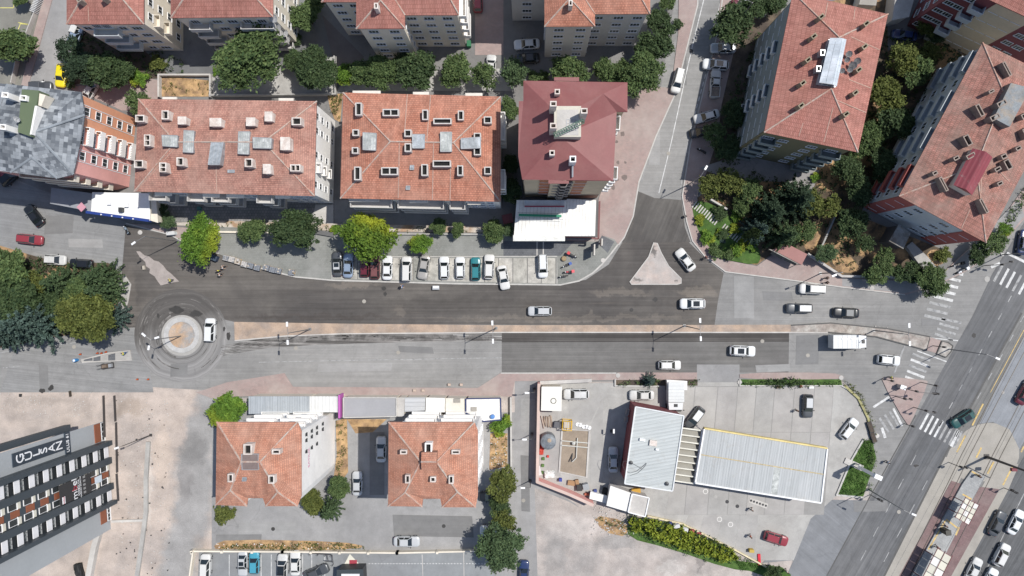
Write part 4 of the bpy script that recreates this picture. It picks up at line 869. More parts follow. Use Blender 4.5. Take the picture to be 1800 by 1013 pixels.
roof_panels(r, (996, 350), (1048, 352), (1046, 415), (993, 415), 9, 4.02, TILT)
for p, q in (((1054, 354), (1052, 420)), ((1052, 420), (1040, 419))):
    a, b = P(*p, 4.1), P(*q, 4.1); d = b - a; MB().box((a + b) / 2, (d.length, .25, .35), math.atan2(d.y, d.x)).build('gutter', flat('gutter_maroon', (.14, .04, .04), .6), r)

# ---- north-west row
NWT = [( -.0)]
r, rf, tr, ws = building('red-roofed block at the top left corner above the dark courtyard', [(117, -95), (253, -95), (253, 43), (117, 43)], 13.0, hip4(), {'a': (157, -25), 'b': (195, -25)}, 2.2, W_CREAM, T_RED, .4, HH)
for x, y in [(148, 6), (190, 2)]: chimney(rf, tr, x, y, .7, .7, 1.0, .6, m=mat('chimney_grey', (.26, .22, .18), .9, .2))
seam(rf, tr, [(155, 12), (156, 38)], .12)
Wb = max(ws, key=lambda w: -w.A.y - w.B.y); Wb = min(ws, key=lambda w: w.A.y + w.B.y); We = max(ws, key=lambda w: w.A.x + w.B.x)
ZS = [1.8, 4.7, 7.6, 10.5]
Wb.grid(r, [.82], ZS, 1.7, 1.2, 3); Wb.grid(r, [.12, .62], ZS, 1.3, 1.2, 2)
for z in (3.5, 6.5, 9.5): Wb.balcony(r, Wb.L * .2, Wb.L * .55, z, 1.3, 1.0, W_PALE); Wb.grid(r, [.3, .42], [z + 1.8], 1.5, 1.3, 4)
We.grid(r, [.15, .35, .6, .85], ZS, 1.2, 1.3, 2)
for z in (5.5, 8.5): We.balcony(r, We.L * .05, We.L * .22, z, 1.0, 1.0, W_CREAM)
r, rf, tr, ws = building('red-roofed block with satellite dishes on its balconies, above the largest leafy tree', [(300, -95), (480, -95), (480, 30), (300, 32)], 13.0, hip4(), {'a': (340, -28), 'b': (428, -28)}, 2.2, W_CREAM, T_RED, .4, HH)
Wb = min(ws, key=lambda w: w.A.y + w.B.y); We = max(ws, key=lambda w: w.A.x + w.B.x)
for z in (.6, 3.5, 6.5, 9.5): Wb.balcony(r, Wb.L * .08, Wb.L * .3, z, 1.3, 1.0, W_GREY); Wb.balcony(r, Wb.L * .62, Wb.L * .97, z, 1.3, 1.0, W_GREY)
Wb.grid(r, [.38, .54], ZS, 1.6, 1.2, 3); Wb.grid(r, [.15, .7, .85], ZS, 1.4, 1.4, 3)
We.grid(r, [.15, .4, .65, .88], ZS, 1.2, 1.3, 2)
DL = 'white satellite dish fixed to the balcony corner of the top courtyard block'
for i, (x, y, z) in enumerate([(484, 35, 11.2), (491, 50, 8.2), (502, 60, 5.4), (507, 70, 3.0)]):
    d = dish(x, y, z, .7); tag(d, ['uppermost', 'second', 'third', 'lowest'][i] + ' white satellite dish down the balcony corner of the top courtyard block', 'satellite dish', 'dishes on the balcony corner')
def gabled(label, pts, h, wm, rm, gx0, gx1, gy, ey_l, ey_r, x0, x1):
    eave = [(x0, ey_l), (gx0, ey_l), (gx0, gy), (gx1, gy - .5), (gx1, ey_r), (x1, ey_r), (x1, -110), (x0, -110)]
    ap = {'A': ((gx0 + gx1) / 2, gy - 50, 1.8), 'J': ((gx0 + gx1) / 2, -42, 2.4), 'a': (x0 + 40, -46, 2.4), 'b': (x1 - 40, -46, 2.4)}
    return building(label, eave, h, [[2, 3, 'A'], [1, 2, 'A', 'J'], [3, 4, 'J', 'A'], [0, 1, 'J', 'a'], [4, 5, 'b', 'J'], [5, 6, 'b'], [6, 7, 'a', 'b'], [7, 0, 'a']], ap, 2.4, wm, rm, .35, [(2, 'A'), (3, 'A'), ('A', 'J'), (4, 'J'), (5, 'b'), (0, 'a')])
r, rf, tr, ws = gabled('beige four-storey block with a projecting tiled gable, green bin at its corner', None, 14.6, W_CREAM, T_RED, 626, 712, 51, 4, 27, 565, 807)
chimney(rf, tr, 665, 18, .6, .9, 1.2)
zs = [1.6 + 2.75 * i for i in range(5)]
def wins(w, r, us, zz, ww=1.6, hh=1.1, b=3): w.grid(r, us, zz, ww, hh, b)
SW = sorted([w for w in ws if abs(w.n.y + 1) < .1], key=lambda w: w.A.x)
wins(SW[0], r, [.3, .8], zs); wins(SW[1], r, [.28, .76], zs); wins(SW[2], r, [.12, .45, .8], zs)
EW = [w for w in ws if w.n.x > .9]
for w in EW:
    if w.L > 8:
        for z in (3.0, 5.8, 8.6, 11.4): w.balcony(r, .4, 4.2, z, 1.2, 1.0, W_WHITE)
        w.grid(r, [.4, .6, .8], zs, 1.2, 1.2, 2)
    else: w.grid(r, [.5], zs, .9, 1.1, 1)
r, rf, tr, ws = gabled('grey four-storey block with a projecting tiled gable beside the courtyard cars', None, 14.8, W_GREY, T_NEW, 957, 1046, 47, -26, 25, 893, 1143)
chimney(rf, tr, 1002, 13, .6, .9, 1.2)
SW = sorted([w for w in ws if abs(w.n.y + 1) < .1], key=lambda w: w.A.x)
wins(SW[0], r, [.45], zs); wins(SW[1], r, [.28, .76], zs); wins(SW[2], r, [.12, .5, .85], zs)
for w in ws:
    if w.n.x < -.9 or w.n.x > .9: w.grid(r, [.5] if w.L < 8 else [.2, .5, .8], zs, 1.0, 1.1, 2)
# ---- slate-roofed block with orange and pink wall
HS = 15.0
r, rf, tr, ws = building('grey slate-roofed block with orange and pink wall', [(-60, 141), (13, 148), (143, 162), (149, 202), (144, 236), (129, 307), (101, 314), (18, 303), (-70, 292)], HS,
    [[0, 1, 2, 'b', 'a'], [2, 3, 4, 5, 'b'], [5, 6, 'c'], [6, 7, 'c'], [5, 'c', 7, 8, 'a', 'b'][:0] or [5, 'c', 'b'], ['c', 7, 8, 'a', 'b'], [8, 0, 'a']], {'a': (-15, 218), 'b': (60, 232), 'c': (56, 277, 1.0)}, 2.0, W_PINK, SLATE, .4, (), [(-60, 141), (13, 148), (143, 162), (129, 307), (101, 314), (18, 303), (-70, 292)])
SR = mat('slate_ridge', (.2, .22, .24), .8, .2)
A = {'a': P(-15, 218, HS + 2), 'b': P(60, 232, HS + 2), 'c': P(56, 277, HS + 1)}; Ev = lambda x, y: P(x, y, HS)
for p, q in ((Ev(149, 202), A['b']), (Ev(129, 307), A['b']), (Ev(13, 148), A['a']), (A['a'], A['b']), (Ev(101, 314), A['c']), (Ev(18, 303), A['c'])): strip_on(rf, p + Vector((0, 0, .03)), q + Vector((0, 0, .03)), .4, .06, SR)
MB().prism(px_poly([(40, 158), (70, 160), (56, 241), (33, 233)], HS + 2.4), HS, HS + 2.6).build('roof_house', flat('green_felt', (.10, .13, .075), .9), r)
MB().prism(px_poly([(71, 165), (82, 168), (74, 188), (69, 186)], HS + 2.2), HS, HS + 2.4).build('roof_house_side', W_CREAM, r)
MB().prism(px_poly([(66, 188), (70, 188), (60, 238), (57, 238)], HS + 2.2), HS, HS + 2.75).build('parapet', W_WHITE, r)
for x, y in [(30, 175), (61, 180), (26, 230)]: chimney(rf, tr, x, y, 1.0, .8, 1.8, -.1, m=W_WHITE)
d = dish(37, 211, HS + 2.6, .5); tag(d, 'round satellite dish on the green flat roof of the slate-roofed block', 'satellite dish')
We = Wall(inset([P(x, y, HS) for x, y in [(-60, 141), (13, 148), (143, 162), (149, 202), (144, 236), (129, 307), (101, 314), (18, 303), (-70, 292)]], .4)[5], inset([P(x, y, HS) for x, y in [(-60, 141), (13, 148), (143, 162), (149, 202), (144, 236), (129, 307), (101, 314), (18, 303), (-70, 292)]], .4)[2], HS)
mb = MB(); We.box(mb, We.L * .58, We.L, 0, HS - .3, -.3, .14); mb.build('wall_panel', W_ORNG, r)
mb = MB(); We.box(mb, 0, We.L * .4, 0, HS - .3, -.3, .12); mb.build('wall_panel', W_PINK, r)
for u, o_ in ((.24, .13), (.82, .15)):
    for i in range(5): put_window(r, We.at(We.L * u, 1.7 + 2.85 * i, o_), We.rz, 1.3, 1.3, 2)
    for du in (-.9, .9):
        mb = MB(); We.box(mb, We.L * u + du - .06, We.L * u + du + .06, 0, HS - .6, o_ - .02, o_ + .05); mb.build('trim', WHITE, r)
for i in range(5):
    z = .9 + 2.85 * i; We.balcony(r, We.L * .38, We.L * .62, z, 1.1, 1.05, W_WHITE); put_window(r, We.at(We.L * .49, z + 1.7, .1), We.rz, 2.6, 1.5, 4)
    for j in range(6):
        mb = MB(); We.box(mb, We.L * .39 + j * .42, We.L * .39 + j * .42 + .18, z + 1.05, z + 1.25, .85, 1.1); mb.build('baluster', W_WHITE, r)
Wsw = Wall(inset([P(x, y, HS) for x, y in [(-60, 141), (13, 148), (143, 162), (149, 202), (144, 236), (129, 307), (101, 314), (18, 303), (-70, 292)]], .4)[8], inset([P(x, y, HS) for x, y in [(-60, 141), (13, 148), (143, 162), (149, 202), (144, 236), (129, 307), (101, 314), (18, 303), (-70, 292)]], .4)[5], HS)
for z in (3.6, 6.6, 9.6, 12.4): Wsw.balcony(r, Wsw.L * .45, Wsw.L * .97, z, 1.2, 1.0, W_CREAM)
# ground-floor shops below it
r = shed('flat white shop roof with a blue fascia between the slate-roofed block and the pavement', [(162, 338), (262, 340), (264, 388), (240, 386), (160, 372)], 4.2, W_PALE, mat('white_membrane', (.7, .7, .68), .7, .06, .5, 4), 'shop')
a, b = P(152, 373, 4.3), P(262, 388, 4.3); d = b - a
MB().box(((a + b) / 2 + Vector((0, 0, -.3))), (d.length, .45, 1.0), math.atan2(d.y, d.x)).build('fascia', flat('fascia_blue', (.02, .045, .2), .4), r)
LW = flat('lamp_white', (.7, .7, .7), .4)
for i in range(4): q = a.lerp(b, .25 + i * .17); MB().lathe([(.12, 0), (.12, .15), (.01, .2)], (q.x, q.y - .1, 4.5), 8).build('sign_lamp', LW, r)
for x, y, s in [(190, 356, .5), (221, 360, .6), (212, 369, .8)]: MB().prism(px_poly([(x - 3, y - 4), (x + 3, y - 4), (x + 3, y + 4), (x - 3, y + 4)], 4.8), 4.2, 4.2 + s).build('roof_unit', WHITE if s < .7 else DSTEEL, r)
MB().lathe([(.05, -4), (.05, .5), (.8, .5), (.8, .62), (.05, .62)], P(147, 365, 4.3), 4).build('sign_emblem', flat('emblem_multi', (.5, .25, .3), .5), r)
r = shed('grey flat shop terrace in the shade below the slate-roofed block', [(90, 330), (162, 340), (160, 372), (88, 358)], 3.6, W_GREY, mat('grey_membrane', (.25, .26, .28), .8, .08), 'shop')
r = shed('pale beige porch wall right of the white flat shop roof', [(264, 345), (274, 348), (278, 392), (265, 388)], 3.8, W_CREAM, W_CREAM, 'porch')

# ---- north-east blocks
r, rf, tr, ws = building('red-roofed block with a silver glazed ridge light and olive end wall, upper right', [(1394, -13), (1561, 25), (1508, 268), (1343, 233)], 17.6, [[0, 1, 'a'], [1, 2, 'b', 'a'], [2, 3, 'b'], [3, 0, 'a', 'b']], {'a': (1475, 66), 'b': (1461, 156)}, 2.4, W_OLIVE, T_RED, .5, [(0, 'a'), (1, 'a'), (2, 'b'), (3, 'b'), ('a', 'b')])
cg = mat('chimney_ochre', (.24, .2, .14), .9, .25, 2, 6)
for x, y in [(1437, 36), (1424, 70), (1414, 111), (1405, 151), (1402, 190), (1515, 48), (1512, 88), (1502, 128), (1496, 168), (1480, 205)]: chimney(rf, tr, x, y, .9, .6, 1.1, R(38), m=cg)
for x, y in [(1441, 97), (1434, 125)]: chimney(rf, tr, x, y, .7, .9, .8, 0, m=STEEL)
seam(rf, tr, [(1380, 44), (1448, 50)]); seam(rf, tr, [(1371, 94), (1436, 101)]); seam(rf, tr, [(1358, 160), (1422, 168)]); seam(rf, tr, [(1455, 5), (1450, 30)]); seam(rf, tr, [(1503, 14), (1498, 58)]); seam(rf, tr, [(1496, 65), (1546, 88)]); seam(rf, tr, [(1505, 103), (1541, 118)]); seam(rf, tr, [(1492, 140), (1530, 155)]); seam(rf, tr, [(1470, 176), (1522, 198)])
seam(rf, tr, [(1425, 175), (1404, 240)]); seam(rf, tr, [(1464, 190), (1448, 250)])
zr = 20.6; sk = [P(x, y, zr) for x, y in ((1459, 67), (1488, 70), (1471, 152), (1440, 145))]
z0 = 17.8; MB().prism([p.xy for p in sk], z0, zr - .5).build('roof_light_base', GALV, r)
mid0, mid1 = (sk[0] + sk[1]) / 2 + Vector((0, 0, .5)), (sk[2] + sk[3]) / 2 + Vector((0, 0, .5))
mid0, mid1 = sk[0].lerp(sk[1], .68) + Vector((0, 0, .4)), sk[3].lerp(sk[2], .68) + Vector((0, 0, .4))
GS = mat('silver_glazing', (.5, .54, .57), .25, .12, .8, 4, metal=.2, col2=(.62, .65, .68), mixs=.4)
for (A0, A1, B0, B1) in ((sk[0], sk[3], mid0, mid1), (mid0, mid1, sk[1], sk[2])):
    for i in range(7):
        for j in range(2):
            f = lambda s, t: A0.lerp(A1, s).lerp(B0.lerp(B1, s), t)
            e = .02; s0, s1, t0, t1 = (i + e) / 7, (i + 1 - e) / 7, (j + e) / 2, (j + 1 - e) / 2
            q = [f(s0, t0), f(s1, t0), f(s1, t1), f(s0, t1)]; up = Vector((0, 0, .05)); MB().add(q + [v - up for v in q], [(0, 1, 2, 3), (7, 6, 5, 4), (0, 4, 5, 1), (1, 5, 6, 2), (2, 6, 7, 3), (3, 7, 4, 0)]).build('glazing_panel', GS, r)
mb = MB()
for i in range(8):
    for (A0, A1, B0, B1) in ((sk[0], sk[3], mid0, mid1), (mid0, mid1, sk[1], sk[2])): mb.tube(A0.lerp(A1, i / 7) - Vector((0, 0, .05)), B0.lerp(B1, i / 7) - Vector((0, 0, .05)), .05, n=4)
mb.build('glazing_bars', STEEL, r)
for i, (x, y, rr_) in enumerate([(1488, 98, .5), (1495, 118, .6), (1490, 125, .45), (1503, 110, .5), (1476, 127, .4), (1485, 108, .4)]):
    q = face_hit(x, y, tr); d = dish(x, y, q.z, rr_, mat('dish_grey', (.3, .3, .3), .5)); tag(d, ['uppermost grey satellite dish', 'large grey satellite dish in the middle', 'grey satellite dish just under the large middle one', 'rightmost grey satellite dish', 'lowest grey satellite dish', 'leftmost upper grey satellite dish'][i] + ' beside the silver roof light', 'satellite dish', 'dishes beside the silver roof light')
Ws = Wall(ws[2].A, ws[2].B, 17); sw = ws[2]; ww_ = ws[3]
for w in ws: w.h = 17
zz = [2.2 + 2.9 * i for i in range(5)]
ws = sorted(ws, key=lambda w: -(w.n.y))
south = ws[-1]; west = min(ws, key=lambda w: w.n.x)
south.grid(r, [.28, .62], zz, 1.5, 1.1, 3)
for z in zz: south.balcony(r, south.L * .02, south.L * .2, z - .9, 1.1, 1.0, W_TEAL); south.balcony(r, south.L * .74, south.L * .97, z - .9, 1.1, 1.0, W_TEAL)
south.grid(r, [.1, .85], zz, 1.8, 1.2, 4)
mb = MB(); west.box(mb, .3, west.L - .3, .2, 17.2, 0, .1); mb.build('wall_panel', W_TEAL, r)
west.grid(r, [.06, .18, .4, .52, .74, .86, .95], zz, 1.4, 1.2, 3)
for z in zz:
    for u in (.26, .6): west.balcony(r, west.L * u, west.L * (u + .1), z - .9, .7, .8, W_PALE)
# small lettering down the olive wall
def text_mesh(s, size, name, m, parent, M, extr=.01):
    cu = bpy.data.curves.new('t', 'FONT'); cu.body = s; cu.size = size; cu.extrude = extr; cu.align_x = 'CENTER'; cu.align_y = 'CENTER'
    o = bpy.data.objects.new('t', cu); C.objects.link(o); dg = bpy.context.evaluated_depsgraph_get()
    me = bpy.data.meshes.new_from_object(o.evaluated_get(dg)); bpy.data.objects.remove(o); bpy.data.curves.remove(cu)
    me.transform(M); me.materials.clear()
    off = OFF[parent.name] if parent and parent.name in OFF else (OFF[parent.parent.name] if parent and parent.parent else Vector())
    me.transform(Matrix.Translation(-off)); return link(name, me, m, parent)
def wall_M(w, u, z, out): return Matrix.Translation(w.at(u, z, out)) @ Matrix.Rotation(w.rz, 4, 'Z') @ Matrix.Rotation(R(90), 4, 'X')
# ---- weathered long roof at right
r, rf, tr, ws = building('long weathered red-roofed block with pale blue and brick-red south wall at the right edge', [(1727, 75), (1880, 150), (1733, 427), (1580, 345)], 13.0, [[0, 1, 'a'], [1, 2, 'b', 'a'], [2, 3, 'b'], [3, 0, 'a', 'b']], {'a': (1765, 165), 'b': (1716, 292)}, 2.2, W_PALE, T_WORN, .4, [(0, 'a'), (1, 'a'), (2, 'b'), (3, 'b'), ('a', 'b')])
cg2 = mat('chimney_brown', (.25, .2, .17), .9, .2, 2, 6); AR = R(-62)
for x, y, a, b in [(1760, 126, 2.4, .5), (1733, 165, .9, .5), (1713, 198, 2.0, .7), (1751, 186, 1.5, .8), (1739, 210, 1.5, .8), (1792, 207, 1.3, .8), (1692, 250, 1.7, .9), (1797, 236, 1.6, 1.4), (1672, 281, .9, .6), (1697, 277, 1.4, .7), (1755, 278, .9, .7), (1762, 292, 1.6, .9), (1744, 300, 1.0, .6), (1748, 325, .9, .6), (1635, 307, .8, .6), (1650, 326, 2.4, .5), (1720, 364, 2.4, .5), (1780, 264, .9, .6)]:
    chimney(rf, tr, x, y, a, b, 1.0, AR + (R(90) if a < 1.6 else 0) + R(120) * 0, m=cg2)
q = [P(x, y, 16.2) for x, y in ((1777, 146), (1812, 155), (1775, 223), (1747, 208))]
MB().prism([p.xy for p in q], 13.2, 16.2).build('roof_light', mat('weathered_zinc', (.17, .185, .195), .7, .25, .6, 4, col2=(.24, .2, .16), mixs=.5), r)
q = [P(x, y, 16) for x, y in ((1712, 260), (1747, 276), (1711, 343), (1678, 325))]
RS = ribbed('maroon_sheet', (.2, .035, .045), (.23, .05, .06), .6, R(28), rough=.4)
m0, m1 = (q[0] + q[1]) / 2 + Vector((0, 0, .5)), (q[2] + q[3]) / 2 + Vector((0, 0, .5)); lo = Vector((0, 0, -.3))
MB().prism([p.xy for p in inset(q, .1)], 13.2, 15.6).build('roof_house', W_CREAM, r)
MB().add([q[0] + lo, q[1] + lo, q[2] + lo, q[3] + lo, m0, m1], [(0, 4, 5, 3), (4, 1, 2, 5), (0, 1, 4), (3, 5, 2), (3, 2, 1, 0)]).build('roof_house_roof', RS, r)
seam(rf, tr, [(1671, 350), (1640, 385)], .25); seam(rf, tr, [(1724, 300), (1725, 340)], .25); seam(rf, tr, [(1755, 300), (1775, 320)], .2); seam(rf, tr, [(1580, 343), (1686, 303)], .3, MORTAR); seam(rf, tr, [(1705, 368), (1690, 402)], .2)
south = min(ws, key=lambda w: w.n.y); west = min(ws, key=lambda w: w.n.x)
for a0, a1 in ((.0, .2), (.8, 1.0)):
    mb = MB(); south.box(mb, south.L * a0, south.L * a1, 0, 12.8, 0, .12); mb.build('wall_panel', W_BRICK, r)
zz = [1.7, 4.6, 7.5, 10.4]
south.grid(r, [.1, .31, .63, .9], zz, 1.6, 1.1, 3); south.grid(r, [.76], zz[:3], 1.3, 1.1, 2)
for z in (3, 6, 9, 11.6):
    for u in (.03, .3, .55, .8): west.balcony(r, west.L * u, west.L * (u + .14), z - .3, .8, .8, W_PALE if u < .7 else W_BRICK)
west.grid(r, [.1, .22, .37, .48, .62, .74, .87, .95], zz, 1.3, 1.2, 2)
# entrance slab and ramp wall in front of it
r2 = shed('grey concrete entrance canopy jutting over the shaded garden path', [(1580, 394), (1601, 410), (1588, 438), (1563, 424)], 4.0, flat('porch_dark', (.1, .095, .09), .9), mat('lichen_concrete', (.24, .24, .235), .95, .2, 1.2, 5, col2=(.15, .13, .11), mixs=.5), 'entrance canopy', 'entrance_canopy')
o = MB().prism(px_poly([(1588, 434), (1598, 426), (1625, 452), (1640, 470), (1618, 475), (1605, 458)]), .05, 1.0).build('ramp_wall', CONC); tag(o, 'pale concrete ramp wall between the entrance canopy and the round street tree', 'wall')
r, rf, tr, ws = building('maroon-walled block with grey balconies in the top right corner', [(1690, -23), (1900, 75), (1960, -55), (1750, -150)], 16.0, [[0, 1, 'b', 'a'], [1, 2, 'b'], [2, 3, 'a', 'b'], [3, 0, 'a']], {'a': (1765, -70), 'b': (1880, -15)}, 2.2, W_MAROON, T_RED, .4, HH)
sw = min(ws, key=lambda w: w.n.y)
mb = MB(); sw.box(mb, sw.L * .3, sw.L * .62, 0, 15.8, 0, .1); mb.build('wall_panel', W_BEIGE, r)
zz = [2 + 2.9 * i for i in range(5)]
sw.grid(r, [.05, .13, .36, .46, .56, .7, .8], zz, 1.5, 1.1, 3)
for z in zz: sw.balcony(r, sw.L * .17, sw.L * .28, z - 1, 1.3, 1, W_PALE)
west = min(ws, key=lambda w: w.n.x); west.grid(r, [.3, .6, .85], zz, 1.4, 1.1, 3)
shed('small flat grey concrete outbuilding at the top between two red-roofed blocks', [(1576, -20), (1612, -20), (1598, 30), (1568, 36)], 3.5, W_GREY, CONC, 'outbuilding', 'outbuilding')
shed('flat concrete garage roof at the top edge above the dark blue car', [(1520, -30), (1548, -30), (1540, 10), (1510, 8)], 3.2, W_CREAM, CONC_T, 'outbuilding', 'outbuilding')

# ---- southern pair of hipped roofs
def south_block(label, E, ap, extra):
    return building(label, E, 18.8, [[0, 1, 2, 'p', 'q'][:0] or [0, 1, 'r', 'l'], [1, 2, 'r'], [2, 3, 4, 'v', 'k', 'r'], [4, 5, 'v'], [5, 6, 'k', 'v'][:0] or [5, 6, 'l2', 'r2', 'v'][:0] or [5, 6, 'u', 'k'][:0] or [5, 6, 'w', 'l', 'r', 'k', 'v'][:0] or [5, 6, 'w', 'l', 'r', 'v'], [6, 7, 'w'], [7, 8, 9, 'l', 'w'], [9, 0, 'l']], ap, 2.3, W_WHITE, T_LOW, .4, [(0, 'l'), (1, 'r'), ('l', 'r'), ('l', 'w'), ('r', 'v'), (4, 'v'), (5, 'v'), (6, 'w'), (7, 'w')])
E13 = [(381, 742), (523, 742), (530, 758), (530, 872), (523, 890), (467, 890), (462, 876), (436, 876), (434, 890), (379, 888)]
def fixf(E): return E
AP13 = {'l': (424, 812), 'r': (457, 812), 'w': (405, 862, 1.0), 'v': (488, 865, 1.0)}
def south_roof(label, E, ap):
    WP = [(E[0][0], 758), (E[1][0], 758)] + [E[2] if E[2][1] > 758 else (E[2][0], 762)] + E[3:]
    F = [[0, 1, 'r', 'l'], [1, 2, 3, 'r'], [3, 'v', 'r'], [3, 4, 'v'], [4, 5, 'v'], [5, 6, 7, 8, 'w', 'l', 'r', 'v'][:0] or [5, 6, 'v'], [6, 7, 'w', 'v'][:0] or [6, 7, 'l', 'r'][:0] or [6, 7, 'w', 'l', 'r', 'v'], [7, 8, 'w'], [8, 9, 'w'], [9, 'l', 'w'], [9, 0, 'l']]
    return building(label, E, 18.8, F, ap, 2.3, W_WHITE, T_LOW, .4, [(0, 'l'), (1, 'r'), ('l', 'r'), ('l', 'w'), ('r', 'v'), (4, 'v'), (5, 'v'), (8, 'w'), (9, 'w')], WP)
r, rf, tr, ws = south_roof('salmon-tiled hipped block with a tall blank white east wall, left one of the southern pair', E13, AP13)
chimney(rf, tr, 441, 787, 1.2, 1.5, .9); chimney(rf, tr, 489, 792, 1.2, .7, .7, m=CHIM); chimney(rf, tr, 481, 840, .9, 1.2, .7); chimney(rf, tr, 409, 838, .8, 1.2, .6)
skylight(rf, tr, [(427, 797), (456, 797), (456, 825), (427, 825)], mat('brown_felt', (.17, .13, .12), .8, .15), 1, .3); skylight(rf, tr, [(427, 839), (434, 839), (434, 845), (427, 845)], GALV, 1, .1)
ea = [w for w in ws if w.n.x > .95][0]
ea.grid(r, [.64, .83, .93], [7.3, 10.4, 13.0, 15.6], .45, .6, 1, skip=((0, 0),), fm=DSTEEL)
PK = flat('pink_lettering', (.55, .2, .35), .7)
text_mesh('SATILIK', .9, 'lettering', PK, r, wall_M(ea, ea.L * .5, 14.2, .03))
nn = max(ws, key=lambda w: w.n.y); nn.grid(r, [.15, .4, .65, .88], [5, 8, 11, 14, 17], 1.4, 1.2, 3)
for z in (4, 7, 10, 13, 16): nn.balcony(r, nn.L * .05, nn.L * .48, z, .7, .5, W_WHITE); nn.balcony(r, nn.L * .55, nn.L * .95, z, .7, .5, W_WHITE)
for z in (5, 8, 11, 14): ac_unit(r, nn.at(nn.L * .3, z, .02), nn.rz); ac_unit(r, nn.at(nn.L * .1, z - 1, .02), nn.rz)
E14 = [(684, 742), (836, 742), (843, 758), (841, 872), (834, 891), (777, 892), (776, 876), (745, 876), (743, 891), (684, 890), (679, 872), (678, 758)]
E14 = [(683, 742), (834, 742), (840, 757), (840, 872), (836, 892), (777, 892), (774, 877), (744, 877), (742, 891), (682, 890)]
AP14 = {'l': (739, 812), 'r': (767, 812), 'w': (712, 866, 1.0), 'v': (804, 865, 1.0)}
r, rf, tr, ws = south_roof('salmon-tiled hipped block with the tiled roof house, right one of the southern pair', E14, AP14)
chimney(rf, tr, 755, 785, 1.0, 1.5, .9, m=W_WHITE); chimney(rf, tr, 711, 793, 1.0, .6, .6); chimney(rf, tr, 802, 793, 1.2, .6, .6); chimney(rf, tr, 718, 840, .7, 1.2, .6); chimney(rf, tr, 794, 841, .7, 1.2, .6); chimney(rf, tr, 762, 841, .8, .8, .5)
q = [P(x, y, 21.6) for x, y in ((741, 795), (768, 795), (768, 826), (741, 826))]; m0, m1 = (q[0] + q[3]) / 2 + Vector((0, 0, .5)), (q[1] + q[2]) / 2 + Vector((0, 0, .5))
rf2, _ = roof_faces(r, [[q[0], q[1], m1, m0], [q[3], m0, m1, q[2]], [q[1], q[2], m1], [q[0], m0, q[3]]], T_LOW, q, 1.2, name='roof_house'); strip_on(rf2, m0, m1)
ea = [w for w in ws if w.n.x > .95][0]; nn = max(ws, key=lambda w: w.n.y)
ea.grid(r, [.2, .5, .8], [5, 8, 11, 14], 1.0, 1.1, 2); nn.grid(r, [.15, .4, .65, .88], [5, 8, 11, 14, 17], 1.4, 1.2, 3)
for z in (4, 7, 10, 13, 16): nn.balcony(r, nn.L * .05, nn.L * .48, z, .7, .5, W_WHITE); nn.balcony(r, nn.L * .55, nn.L * .95, z, .7, .5, W_WHITE)
# ---- shops along the south pavement
r = shed('shop with grey corrugated roof in front of the blank white wall block', [(437, 697), (544, 697), (544, 726), (437, 728)], 4.2, W_CREAM, METALR, 'shop')
r = shed('shop with white ribbed roof beside the pink fascia', [(544, 697), (596, 697), (596, 725), (544, 725)], 4.3, W_CREAM, METALW, 'shop')
MB().prism(px_poly([(595.5, 694), (598.5, 694), (598.5, 735), (595.5, 735)], 4.6), 2.6, 4.9).build('fascia', flat('fascia_pink', (.42, .10, .36), .6), r)
r = shed('plain flat grey shop roof between the two southern blocks', [(604, 699), (697, 699), (697, 732), (604, 734)], 4.0, W_CREAM, mat('roofing_felt_grey', (.3, .3, .31), .85, .06, .4, 4), 'shop', trim=KERB)
r = shed('narrow pale shop roof section right of the flat grey roof', [(698, 699), (712, 699), (710, 732), (698, 732)], 3.9, W_CREAM, CONC_L, 'shop')
r = shed('shop with light corrugated roof behind the tiled roof house block', [(712, 699), (748, 699), (747, 722), (711, 724)], 4.0, W_CREAM, ribbed('sheet_pale_wide', (.45, .46, .47), (.5, .5, .5), .7, R(90), 0, .5), 'shop')
r = shed('bright white panelled shop roof in front of the tiled roof house block', [(749, 699), (782, 700), (782, 725), (748, 725)], 4.3, W_CREAM, TILT, 'shop')
r = shed('shop roof with a square hatch between the white panelled roofs', [(783, 700), (818, 701), (818, 725), (783, 725)], 4.1, W_CREAM, mat('cream_sheet', (.6, .57, .5), .7, .1), 'shop')
MB().prism(px_poly([(798, 701), (809, 701), (809, 708), (798, 708)], 4.3), 4.1, 4.35).build('hatch', CONC_T, r)
r = shed('white shop roof framed in dark blue at the end of the row', [(819, 701), (880, 700), (881, 738), (850, 741), (819, 726)], 4.2, W_CREAM, TILT, 'shop', trim=flat('navy_frame', (.02, .03, .1), .5))
MB().prism(px_poly([(828, 716), (838, 716), (838, 723), (828, 723)], 4.4), 4.2, 4.4).build('hatch', CONC_T, r)
MB().lathe([(.38, 0), (.38, .5), (.3, .55), (.01, .58)], P(866, 732, 4.2), 14).build('water_tank', flat('tank_blue', (.08, .2, .45), .4), r)

